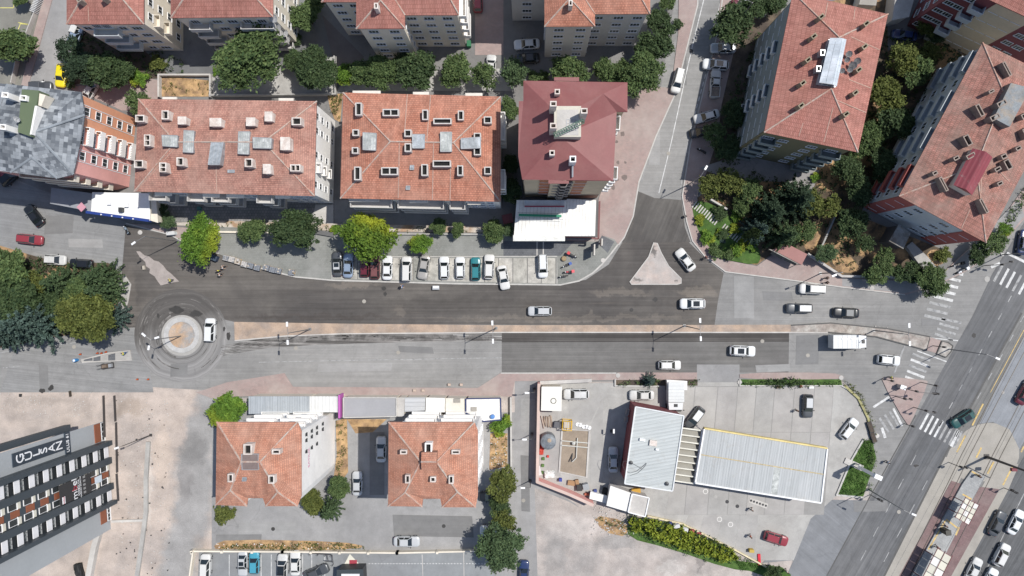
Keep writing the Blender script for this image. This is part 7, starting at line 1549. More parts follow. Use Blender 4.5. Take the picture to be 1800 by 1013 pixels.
root = empty('ramp_railing', P(575, 972, 0), 0, 'dark ramp railing at the top of the southern car park', 'railing')
for a, b in (((546, 973), (584, 976)), ((584, 976), (586, 992)), ((575, 976), (577, 986)), ((570, 987), (586, 988))): MB().tube(P(*a, 1.0), P(*b, 1.0), .06, n=5).build('rail', POLED, root)
for x, y in ((546, 973), (560, 974), (573, 975), (584, 976), (586, 992)): MB().tube(P(x, y, 0), (*P(x, y, 0).xy, 1.0), .05, n=5).build('post', POLED, root)
# fence posts and construction hoarding by the tower
root = empty('hoarding', P(190, 700, 0), 0, 'thin dark hoarding posts and rail running down past the tower', 'fence')
for a, b in (((184, 695), (186, 768)), ((203, 695), (205, 740)), ((206, 742), (208, 830)), ((207, 832), (210, 880))):
    A_, B_ = P(*a), P(*b); d = B_ - A_; MB().box(((A_ + B_) / 2 + Vector((0, 0, .35))), (d.length, .12, .5), math.atan2(d.y, d.x)).build('rail_board', POLED, root)
# fence north-west with white slats
root = empty('barred_gate', P(72, 15, 0), 0, 'white barred gate at the corner of the top left car park', 'gate')
a, b = P(76, -5), P(64, 24)
for i in range(12): c = a.lerp(b, i / 11); MB().box((c.x, c.y, .6), (.9, .1, 1.1), R(-20)).build('slat', WHITE, root)
MB().tube(a + Vector((0, 0, 1.2)), b + Vector((0, 0, 1.2)), .05).build('rail', STEEL, root)
low_wall('car_park_fence', 'pale fence between the top left car park and the pavement', [(66, 26), (52, 62)], 1.0, CONC_L, .15, cat='fence'); low_wall('car_park_fence', 'lower stretch of fence beside the left pavement', [(34, 110), (26, 148)], 1.0, CONC_L, .15, cat='fence')
root = empty('rubbish_container', P(43, 105, 0), R(-2), 'dark metal rubbish container below the round dark tree at the left edge', 'rubbish container'); link('body', MB().box((0, 0, .6), (1.7, .9, 1.1)).mesh('body'), flat('container_grey', (.1, .11, .13), .5), root); link('lid', MB().box((0, 0, 1.18), (1.75, .95, .06)).mesh('lid'), flat('lid_grey', (.16, .16, .18), .5), root)
# pallets of pavers on the kerb
BLK = [mat('paver_stack_%s' % k, c, .85, .15, 2, 8) for k, c in (('grey', (.3, .3, .3)), ('blue', (.2, .215, .24)), ('sand', (.45, .4, .34)), ('pale', (.46, .44, .42)))]
WOOD = mat('pallet_wood', (.3, .22, .14), .85, .2, 3, 8)
def pallet(px, py, ang, kind, label, full=1.0):
    root = empty('paver_pallet', P(px, py, .1), R(ang), label, 'pallet', 'pallets of paving blocks along the kerb')
    mb = MB()
    for x in (-.42, 0, .42): mb.box((x, 0, .05), (.1, 1.0, .1))
    for y in (-.42, -.14, .14, .42): mb.box((0, y, .115), (1.1, .14, .025))
    link('pallet_base', mb.mesh('pallet_base'), WOOD, root)
    rk = random.Random(px)
    if kind not in ME:
        ME[kind] = MB().box((0, 0, 0), (.30, .21, .52)).mesh('block')
    for i in range(3):
        for j in range(4):
            if rk.random() > full: continue
            link('block', ME[kind], BLK[kind] if rk.random() > .2 else BLK[(kind + 1) % 4], root, (-.34 + i * .34, -.36 + j * .24, .40 + rk.uniform(-.1, .05)))
    return root
for i, (x, y, k) in enumerate([(399, 454, 0), (409.5, 456.5, 3), (420, 460, 2), (431.5, 465, 3), (442.5, 467.5, 1), (454, 471, 1), (470, 471, 1), (480.5, 474.5, 1), (491, 476.5, 1)]):
    pallet(x, y, -14, k, ['grey-block pallet at the left end of the kerb row', 'whitish-block pallet second in the kerb row', 'sand-coloured block pallet with one gap, third in the kerb row', 'pale sandy block pallet just before the blue-grey ones', 'first of the blue-grey block pallets', 'second blue-grey block pallet, before the gap', 'blue-grey block pallet right after the gap', 'blue-grey block pallet next to last in the kerb row', 'blue-grey block pallet closing the close-set kerb row'][i], .85 if i == 2 else 1)
pallet(514, 479, -8, 1, 'lone blue-grey block pallet standing apart on the kerb', .9)
root = empty('skip_container', P(378, 453, 0), R(-24), 'dark blue steel skip at the edge of the big tree shade', 'skip'); link('body', MB().box((0, 0, .5), (1.5, .9, .9)).mesh('body'), flat('skip_blue', (.03, .05, .09), .5), root); link('lid', MB().box((0, 0, .98), (1.5, .9, .05)).mesh('lid'), flat('skip_lid', (.05, .07, .1), .5), root)
# splitter island crew: roller/trolley and blue barrel
root = empty('road_machine', P(191, 643, 0), R(8), 'small road-marking machine with rusty tank beside the splitter island', 'machine')
link('chassis', MB().box((0, 0, .35), (2.2, .9, .2)).mesh('chassis'), POLED, root); link('tank', MB().tube((-.6, 0, .75), (.2, 0, .75), .34, n=12).mesh('tank'), mat('rusty_tank', (.16, .12, .09), .7, .3, 3), root); link('engine', MB().box((.75, 0, .7), (.5, .6, .5)).mesh('engine'), STEEL, root); link('handle', MB().tube((-1.1, -.3, .5), (-1.5, -.3, 1.1), .04).tube((-1.1, .3, .5), (-1.5, .3, 1.1), .04).mesh('handle'), POLED, root)
for sx in (-.8, .8):
    for sy in (-.45, .45): link('wheel', MB().tube((sx, sy - .06, .2), (sx, sy + .06, .2), .2, n=12).mesh('wheel'), RUB, root)
def cone(px, py, label, m=None):
    root = empty('traffic_cone', P(px, py, 0), 0, label, 'traffic cone', 'traffic cones by the road works'); link('cone', MB().lathe([(.14, .03), (.03, .62), (.01, .64)], n=10).mesh('cone'), m or flat('cone_orange', (.6, .1, .02), .5), root); link('base', MB().box((0, 0, .02), (.34, .34, .04)).mesh('base'), PL, root)
for x, y, l in [(172, 621, 'left of three orange cones above the splitter island'), (179, 621, 'middle of three orange cones above the splitter island'), (187, 619, 'right of three orange cones above the splitter island'), (142, 623, 'lone cone left of the splitter island'), (242, 667, 'orange cone at the edge of the dusty lot'), (261, 667, 'lone orange cone on the sandy edge')]: cone(x, y, l)
root = empty('water_barrel', P(136, 633, 0), 0, 'blue barrel at the pointed end of the splitter island', 'barrel'); link('drum', MB().lathe([(.28, 0), (.3, .3), (.3, .6), (.28, .9), (.01, .9)], n=14).mesh('drum'), flat('barrel_blue', (.03, .2, .45), .4), root); link('lid', MB().lathe([(.2, .9), (.2, .94), (.01, .95)], n=12).mesh('lid'), WHITE, root)
root = empty('hand_cart', P(767, 506, 0), 0, 'small grey hand cart at the road edge below the parked cars', 'cart'); link('tray', MB().box((0, 0, .45), (1.2, .7, .4)).mesh('tray'), STEEL, root); link('load', MB().box((0, .1, .68), (1.0, .4, .1)).mesh('load'), WHITE, root)
for s in (-.3, .3): link('wheel', MB().tube((s, -.4, .2), (s, -.34, .2), .2, n=12).mesh('wheel'), RUB, root)
for x, y, l in [(729, 686, 'left concrete bollard block of the pair on the south pavement'), (744, 686, 'right concrete bollard block of the pair on the south pavement'), (790, 676, 'concrete block on the road edge left of its twin'), (811, 676, 'concrete block on the road edge right of its twin')]:
    root = empty('concrete_block', P(x, y, .1), 0, l, 'concrete block'); link('block', MB().box((0, 0, .2), (.5, .4, .4)).mesh('block'), mat('block_pink', (.45, .36, .3), .8, .1), root)
root = empty('rubble_sack', P(991, 455, .12), 0, 'tan builder sack beside the red-boxed scooter', 'sack'); link('sack', MB().lathe([(.4, 0), (.48, .25), (.42, .5), (.2, .6), (.01, .58)], n=12).mesh('sack'), mat('sack_tan', (.3, .22, .13), .9, .25, 3, 6, bmp=.6), root)
# walled yard clutter
root = empty('round_tank', P(963, 772, 0), 0, 'large round grey tank under a tarp beside the boundary wall', 'tank'); link('drum', MB().lathe([(1.35, 0), (1.35, 2.2), (1.2, 2.3), (.01, 2.6)], n=24).mesh('drum'), mat('tarp_grey', (.15, .165, .18), .5, .35, 1.2, 4, bmp=.8), root); link('lid', MB().lathe([(.35, 2.35), (.35, 2.6), (.01, 2.65)], (.2, .3, 0), 12).mesh('lid'), mat('lid_tan', (.35, .27, .2), .8), root)
YF = flat('frame_yellow', (.6, .36, .03), .5); root = empty('yellow_frame', P(996, 745, 0), R(-4), 'yellow steel cage at the corner of the fenced earth bed', 'cage'); mb = MB()
for z in (.1, 1.9):
    for a, b in (((-.8, -.8), (.8, -.8)), ((.8, -.8), (.8, .8)), ((.8, .8), (-.8, .8)), ((-.8, .8), (-.8, -.8))): mb.tube((*a, z), (*b, z), .07, n=5)
for x in (-.8, .8):
    for y in (-.8, .8): mb.tube((x, y, 0), (x, y, 1.9), .07, n=5)
for k in (-.4, 0, .4): mb.tube((k, -.8, 1.9), (k, .8, 1.9), .04, n=4)
link('frame', mb.mesh('frame'), YF, root); link('tray', MB().box((0, 0, 1.0), (1.1, 1.1, .3)).mesh('tray'), CONC_L, root)
bed = ground('earth_bed', [(988, 754), (1035, 757), (1030, 838), (983, 828)], .09, mat('earth_bed', (.27, .22, .17), .95, .15, .5, 5), h=1)
kerb_line([(988, 754), (1036, 757), (1031, 839), (983, 829)], bed, .35, .25, CONC_L, True)
pw = flat('pipe_white', (.5, .5, .46), .5); root = empty('pipework', P(1012, 785, 0), 0, 'white pipe run crossing the fenced earth bed', 'pipework'); mb = MB()
for a, b in (((987, 775), (1033, 779)), ((987, 783), (1033, 787)), ((1015, 770), (1013, 805)), ((1013, 805), (1006, 812))): mb.tube(P(*a, .45), P(*b, .45), .09, n=6)
mb.build('pipe', pw, root); MB().lathe([(.3, 0), (.3, .8), (.01, 1.0)], P(1008, 778), 12).build('valve_tank', pw, root); MB().tube(P(1006, 797, 0), P(1004, 812, .9), .12).build('valve', DSTEEL, root)
for i, (x, y) in enumerate([(1015, 746), (1020, 747), (1026, 750), (1031, 750), (1036, 752)]):
    root = empty('old_tyre', P(x, y, 0), 0, ['tyre touching the yellow cage', 'second tyre from the yellow cage', 'middle tyre of the row beside the yellow cage', 'fourth tyre from the yellow cage', 'tyre farthest from the yellow cage'][i] + ', painted white', 'tyre', 'painted tyres beside the yellow cage'); mb = MB().lathe([(.16, .1), (.2, 0), (.34, 0), (.36, .1), (.34, .2), (.2, .2)], n=16); link('tyre', mb.mesh('tyre'), WHITE, root)
rc = random.Random(11)
CLT = [('timber_stack', 'stack of weathered planks south of the square white-roofed hut', 960, 740, 'plank'), ]
root = empty('timber_stack', P(962, 741, 0), R(95), 'stack of weathered planks south of the square white-roofed hut', 'timber stack')
for i in range(9): link('plank', MB().box((0, -.8 + i * .2, .25 + .06 * (i % 3)), (2.0 + rc.uniform(-.4, .3), .15, .05), R(rc.uniform(-8, 8))).mesh('plank'), mat('plank_%d' % (i % 3), [(.33, .26, .2), (.25, .19, .15), (.4, .34, .28)][i % 3], .9, .2), root)
CR = [('white plastic sheet heap in the lower left yard corner', 966, 833, (1.8, 1.1, .7), (.6, .6, .58), 'sheet_heap', 'heap'), ('red cloth bundle beside the round tank', 952, 790, (.7, 1.6, .6), (.45, .06, .04), 'cloth_bundle', 'bundle'), ('brown wooden crate in the yard corner', 1004, 848, (1.2, .8, .5), (.36, .2, .09), 'crate', 'crate'), ('smaller brown crate beside the brown wooden one', 1014, 846, (.6, .8, .7), (.25, .13, .06), 'crate', 'crate'),
      ('dark scrap bin right of the brown crates', 1018, 855, (.9, 1.1, .9), (.02, .02, .02), 'scrap_bin', 'bin'), ('light metal cabinet in the scrap corner', 1029, 853, (1.0, 1.0, 1.2), (.33, .35, .36), 'metal_cabinet', 'cabinet'), ('blue drum in the scrap corner', 985, 842, (.5, .5, .8), (.03, .05, .3), 'drum', 'drum'), ('navy tub near the white storage box', 1046, 862, (.6, .5, .5), (.04, .06, .2), 'tub', 'tub'),
      ('black motor block left of the container hut', 1063, 862, (.9, 1.1, .8), (.03, .03, .03), 'motor_block', 'machinery'), ('red canister by the wall gap', 1031, 868, (.8, .4, .5), (.35, .1, .06), 'canister', 'canister'), ('orange tool chest behind the filling station building', 1117, 861, (1.5, .7, .8), (.55, .3, .02), 'tool_chest', 'chest'), ('grey machine left of the yellow cage', 979, 745, (1.0, 1.0, 1.0), (.1, .1, .11), 'generator', 'machine'),
      ('small flower tub at the yard wall, upper', 955, 806, (.5, .5, .4), (.06, .14, .03), 'flower_tub', 'planter'), ('small flower tub at the yard wall, middle', 954, 818, (.5, .5, .4), (.08, .16, .04), 'flower_tub', 'planter'), ('small flower tub at the yard wall, lower', 953, 830, (.5, .5, .4), (.06, .12, .03), 'flower_tub', 'planter'), ('white plastic box at the yard wall beside the tubs', 948, 826, (.5, 1.6, .5), (.6, .6, .6), 'plastic_box', 'box'),
      ('small red bucket on the yard floor', 963, 802, (.4, .4, .35), (.5, .04, .03), 'bucket', 'bucket'), ('white vacuum station box at the palm hedge, left', 1187, 921, (1.0, .6, 1.3), (.6, .6, .6), 'vacuum_station', 'machine'), ('white vacuum station box at the palm hedge, right', 1202, 927, (.9, .6, 1.3), (.6, .6, .6), 'vacuum_station', 'machine'), ('dark blue canister beside the left vacuum station', 1177, 918, (.6, .6, .8), (.02, .03, .12), 'canister', 'canister'),
      ('red air hose reel cabinet beside the palm hedge', 1214, 931, (.9, .5, .9), (.4, .05, .05), 'hose_cabinet', 'cabinet'), ('pale blue cabinet beside the palm hedge', 1226, 936, (1.0, .5, .7), (.3, .42, .5), 'hose_cabinet', 'cabinet'), ('yellow bin at the lower kerb end', 1319, 966, (.8, .5, .8), (.5, .35, .05), 'bin', 'bin'), ('red fallen banner by the lower flower bed', 1334, 983, (.5, 1.9, .25), (.5, .02, .04), 'fallen_banner', 'banner'),
      ('red bucket by the hedge strip', 1407, 679, (.4, .4, .4), (.4, .05, .05), 'bucket', 'bucket'), ('brown tool box by the hedge strip', 1368, 680, (.9, .5, .5), (.12, .09, .05), 'tool_box', 'box'), ('grey tool box by the hedge strip', 1378, 679, (.7, .5, .5), (.3, .3, .3), 'tool_box', 'box'), ('white sign box at the kerb of the hedge strip', 1425, 681, (.9, .4, .4), (.6, .6, .58), 'sign_box', 'box'), ('white street cabinet beneath the weeping branches', 284, 390, (1.1, .6, 1.0), (.6, .6, .6), 'street_cabinet', 'cabinet'), ('white street cabinet left of the big round tree', 305, 411, (1.4, .6, 1.0), (.55, .6, .6), 'street_cabinet', 'cabinet'),
      ('green recycling bin at the corner of the beige gabled block', 825, 80, (.7, 1.0, 1.0), (.01, .16, .06), 'recycling_bin', 'bin'), ('teal garden box in the shaded patio', 352, 367, (.7, .6, .6), (.08, .2, .19), 'garden_box', 'box'), ('maroon shed roof between the bright roof block and the white annexe', 893, 387, (1.7, 1.5, 2.2), (.13, .02, .025), 'garden_shed', 'shed'), ('dark metal bench at the tree end of the kerb bed', 573, 411, (3.0, .7, .5), (.12, .12, .12), 'bench', 'bench'),
      ('stone block leaning on the teardrop island', 254, 471, (.4, .7, .4), (.4, .36, .3), 'stone_block', 'block'), ('black bag on the dusty lot', 37, 695, (.4, .5, .3), (.03, .03, .03), 'rubbish_bag', 'bag'), ('upright plank near the hoarding', 125, 692, (.2, 1.0, .5), (.05, .04, .03), 'plank_post', 'post'), ('black material pile below the tower', 142, 1002, (1.2, 2.6, .8), (.02, .02, .02), 'material_pile', 'pile'),
      ('dark bin below the corner island tree', 1655, 930, (.9, .9, 2.0), (.07, .065, .05), 'ticket_kiosk', 'kiosk')]
for l, x, y, (a, b, h_), col, nm, cat in CR:
    m = mat(nm + '_%d' % x, col, .7, .18, 1.5, 5, bmp=.4); root = empty(nm, P(x, y, 0), R(rc.uniform(-14, 14)), l, cat)
    bm = bmesh.new(); bmesh.ops.create_cube(bm, size=1); bmesh.ops.scale(bm, vec=(a, b, h_), verts=bm.verts); bmesh.ops.bevel(bm, geom=bm.edges[:], offset=min(a, b, h_) * .12, segments=2, affect='EDGES'); bmesh.ops.translate(bm, vec=(0, 0, h_ / 2), verts=bm.verts)
    if nm in ('sheet_heap', 'cloth_bundle', 'material_pile'):
        bmesh.ops.subdivide_edges(bm, edges=bm.edges[:], cuts=3, use_grid_fill=True)
        for v in bm.verts: v.co += Vector((rc.uniform(-.1, .1), rc.uniform(-.1, .1), rc.uniform(-.1, .1) if v.co.z > .1 else 0))
    me = bpy.data.meshes.new('body'); bm.to_mesh(me); bm.free(); link('body', me, m, root)
    if nm in ('scrap_bin', 'metal_cabinet', 'drum', 'crate', 'bin', 'recycling_bin', 'vacuum_station', 'street_cabinet', 'tool_chest', 'bench', 'garden_shed', 'plastic_box', 'generator', 'hose_cabinet', 'ticket_kiosk'):
        link('lid', MB().box((0, 0, h_ + .03), (a * 1.04, b * 1.04, .06)).mesh('lid'), mat(nm + '_lid', tuple(c * .8 + .02 for c in col), .7, .1), root)
    if nm == 'flower_tub': pass
# crane-like shade umbrella on the balcony
root = empty('parasol', P(301, 348, 6.5), 0, 'red and pale striped parasol on the faded roof block terrace', 'parasol')
for i in range(8):
    a0, a1 = 2 * math.pi * i / 8, 2 * math.pi * (i + 1) / 8; v = [(0, 0, 2.4), (.85 * math.cos(a0), .85 * math.sin(a0), 2.05), (.85 * math.cos(a1), .85 * math.sin(a1), 2.05)]; link('panel', MB().add(v + [(x, y, z - .02) for x, y, z in v], [(0, 1, 2), (5, 4, 3), (1, 4, 5, 2)]).mesh('panel'), flat('parasol_red', (.5, .1, .09), .8) if i % 2 else flat('parasol_pale', (.4, .5, .6), .8), root)
link('pole', MB().tube((0, 0, .05), (0, 0, 2.35), .03).mesh('pole'), WHITE, root)
# stepping path in the garden, each step a stone
path = bpy.data.objects['lawn']
for i in range(22):
    if 10 < i < 13: continue
    x, y = 1220 + i * 3.9, 360 + i * 3.05; c = P(x, y); MB().box((c.x, c.y, .19), (1.35, .22, .12), R(52)).build('step', CONC_L, path)
# ================================================================ TREES AND PLANTS
rng = np.random.default_rng(4)
def leaf_cloud(cent, size, per, spread, flat_=.0):
    """little leaf quads scattered in clumps; returns verts, faces"""
    n = len(cent) * per; c = np.repeat(cent, per, axis=0) + rng.normal(0, 1, (n, 3)) * np.array([spread, spread, spread * .6])
    u = rng.normal(0, 1, (n, 3)); u[:, 2] *= .45; u /= np.linalg.norm(u, axis=1)[:, None]
    w = np.cross(u, rng.normal(0, 1, (n, 3))); w /= np.linalg.norm(w, axis=1)[:, None]
    s = size * rng.uniform(.6, 1.3, n)[:, None]; w = w * .62
    q = np.stack([c - u * s, c + w * s * .8, c + u * s, c - w * s * .8], axis=1).reshape(-1, 3)
    return q
def quads_mesh(name, q):
    n = len(q) // 4; me = bpy.data.meshes.new(name); me.vertices.add(n * 4); me.vertices.foreach_set('co', q.astype(np.float32).ravel())
    me.loops.add(n * 4); me.loops.foreach_set('vertex_index', np.arange(n * 4, dtype=np.int32)); me.polygons.add(n); me.polygons.foreach_set('loop_start', np.arange(0, n * 4, 4, dtype=np.int32)); me.polygons.foreach_set('loop_total', np.full(n, 4, dtype=np.int32)); me.update(); me.validate(); return me
def crown_broad(name, clumps=150, per=34, lobes=7, size=.085, spread=.095, seed=0):
    """unit crown: radius 1, z from about -.7 to .9; lobed outline, hollow between the lobes"""
    g = np.random.default_rng(seed); L = []
    for i in range(lobes): a = 2 * math.pi * i / lobes + g.uniform(-.35, .35); r = g.uniform(.4, .74); L.append((r * math.cos(a), r * math.sin(a), g.uniform(-.3, .35), g.uniform(.2, .42)))
    L += [(g.uniform(-.25, .25), g.uniform(-.25, .25), .42, .42), (g.uniform(-.35, .35), g.uniform(-.35, .35), .3, .42), (0, 0, .1, .55)]
    c = []
    while len(c) < clumps:
        l = L[g.integers(len(L))]; d = g.normal(0, 1, 3); d /= np.linalg.norm(d)
        if d[2] < -.35: d[2] *= -.5
        k = g.uniform(.8, 1.08) if g.random() > .1 else g.uniform(1.1, 1.35); c.append((l[0] + d[0] * l[3] * k, l[1] + d[1] * l[3] * k, l[2] + d[2] * l[3] * k * .85))
    return quads_mesh(name, leaf_cloud(np.array(c), size, per, spread))
def crown_conifer(name, levels=11, seed=0, size=.055, droop=.12, hgt=2.0):
    g = np.random.default_rng(seed); c = []
    for k in range(levels):
        t = k / (levels - 1); z = -.5 + hgt * t; r = (1 - t) ** .8 * 1.0 + .06; nb = int(7 + 5 * (1 - t)); a0 = g.uniform(0, 6.28)
        for i in range(nb):
            a = a0 + 2 * math.pi * i / nb + g.uniform(-.15, .15); rr_ = r * g.uniform(.68, 1.12); m = max(3, int(rr_ * 18))
            for j in range(m):
                f = (j + 1) / m; wd = .085 * (1 - .75 * f)
                for s in range(2): c.append((rr_ * f * math.cos(a) + g.uniform(-wd, wd), rr_ * f * math.sin(a) + g.uniform(-wd, wd), z - droop * f * rr_ + g.uniform(-.03, .03)))
    return quads_mesh(name, leaf_cloud(np.array(c), size, 5, .03))
BR = [crown_broad('crown_%d' % i, 175, 34, 6 + i % 4, seed=i) for i in range(6)]
BRL = [crown_broad('crown_loose_%d' % i, 95, 26, 8, .085, .1, seed=20 + i) for i in range(3)]
BRB = [crown_broad('crown_big_%d' % i, 330, 36, 9 + i, .062, .075, seed=40 + i) for i in range(3)]
CON = [crown_conifer('conifer_%d' % i, 8 + i, i) for i in range(3)]
BSH = [crown_broad('bush_%d' % i, 60, 30, 5, .13, .12, seed=60 + i) for i in range(3)]
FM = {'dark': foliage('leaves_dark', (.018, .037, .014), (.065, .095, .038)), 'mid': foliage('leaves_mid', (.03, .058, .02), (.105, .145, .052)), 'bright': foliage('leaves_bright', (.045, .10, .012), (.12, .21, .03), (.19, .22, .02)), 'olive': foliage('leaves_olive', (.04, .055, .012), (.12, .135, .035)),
      'turning': foliage('leaves_turning', (.045, .09, .012), (.12, .19, .025), (.25, .27, .02)), 'yellow': foliage('leaves_yellowgreen', (.08, .12, .012), (.23, .26, .03)), 'blue': foliage('needles_blue', (.03, .055, .045), (.085, .125, .105)), 'pine': foliage('needles_dark', (.012, .025, .014), (.04, .065, .035)), 'grey': foliage('leaves_greygreen', (.03, .055, .025), (.085, .125, .055))}
BARK = mat('bark', (.12, .09, .065), .95, .25, 3, 9, bmp=.6)
def tree(px, py, rpx, kind, col, label, h=None, group=None, cat='tree', sq=1.0):
    r_ = rpx / 10.0; rr_ = random.Random(px * 7 + py)
    if kind == 'bush': h = h or r_ * 1.1; zc = h * .5
    elif kind == 'con': h = h or max(4, r_ * 3.2); zc = h * .35
    else: h = h or max(3.0, r_ * 2.0); zc = h * .68
    r_ *= (CAMH - zc) / CAMH * 1.04
    c = P(px, py, zc); root = empty({'con': 'conifer', 'bush': 'shrub'}.get(kind, 'tree'), (c.x, c.y, 0), 0, label, cat if kind != 'bush' else 'shrub', group)
    pool = {'con': CON, 'bush': BSH, 'loose': BRL, 'big': BRB}.get(kind, BR); me = pool[rr_.randrange(len(pool))]
    o = link('crown', me, FM[col], root, (0, 0, zc), rr_.uniform(0, 6.28))
    zs_ = (h - zc) / .85 if kind != 'con' else h * .36
    j_ = rr_.uniform(.88, 1.13) if sq == 1 and kind != 'con' else 1.0
    o.scale = (r_ * (sq if sq > 1 else j_), r_ / (sq if sq > 1 else j_), max(zs_, r_ * .5))
    if sq > 1: o.rotation_euler = (0, 0, rr_.uniform(-.1, .1))
    k = 'trunk' + kind
    if k not in ME:
        t = MB().tube((0, 0, 0), (.02, 0, .62), .075, .05, 7)
        for i in range(5): a = i * 1.3; t.tube((.02, 0, .45 + .03 * i), (.3 * math.cos(a), .3 * math.sin(a), .8), .035, .012, 5)
        ME[k] = t.mesh('trunk', smooth=True)
    tk = link('trunk', ME[k], BARK, root); tk.scale = (r_ * (.9 if kind != 'con' else .6), r_ * (.9 if kind != 'con' else .6), zc * 1.25)
    return root
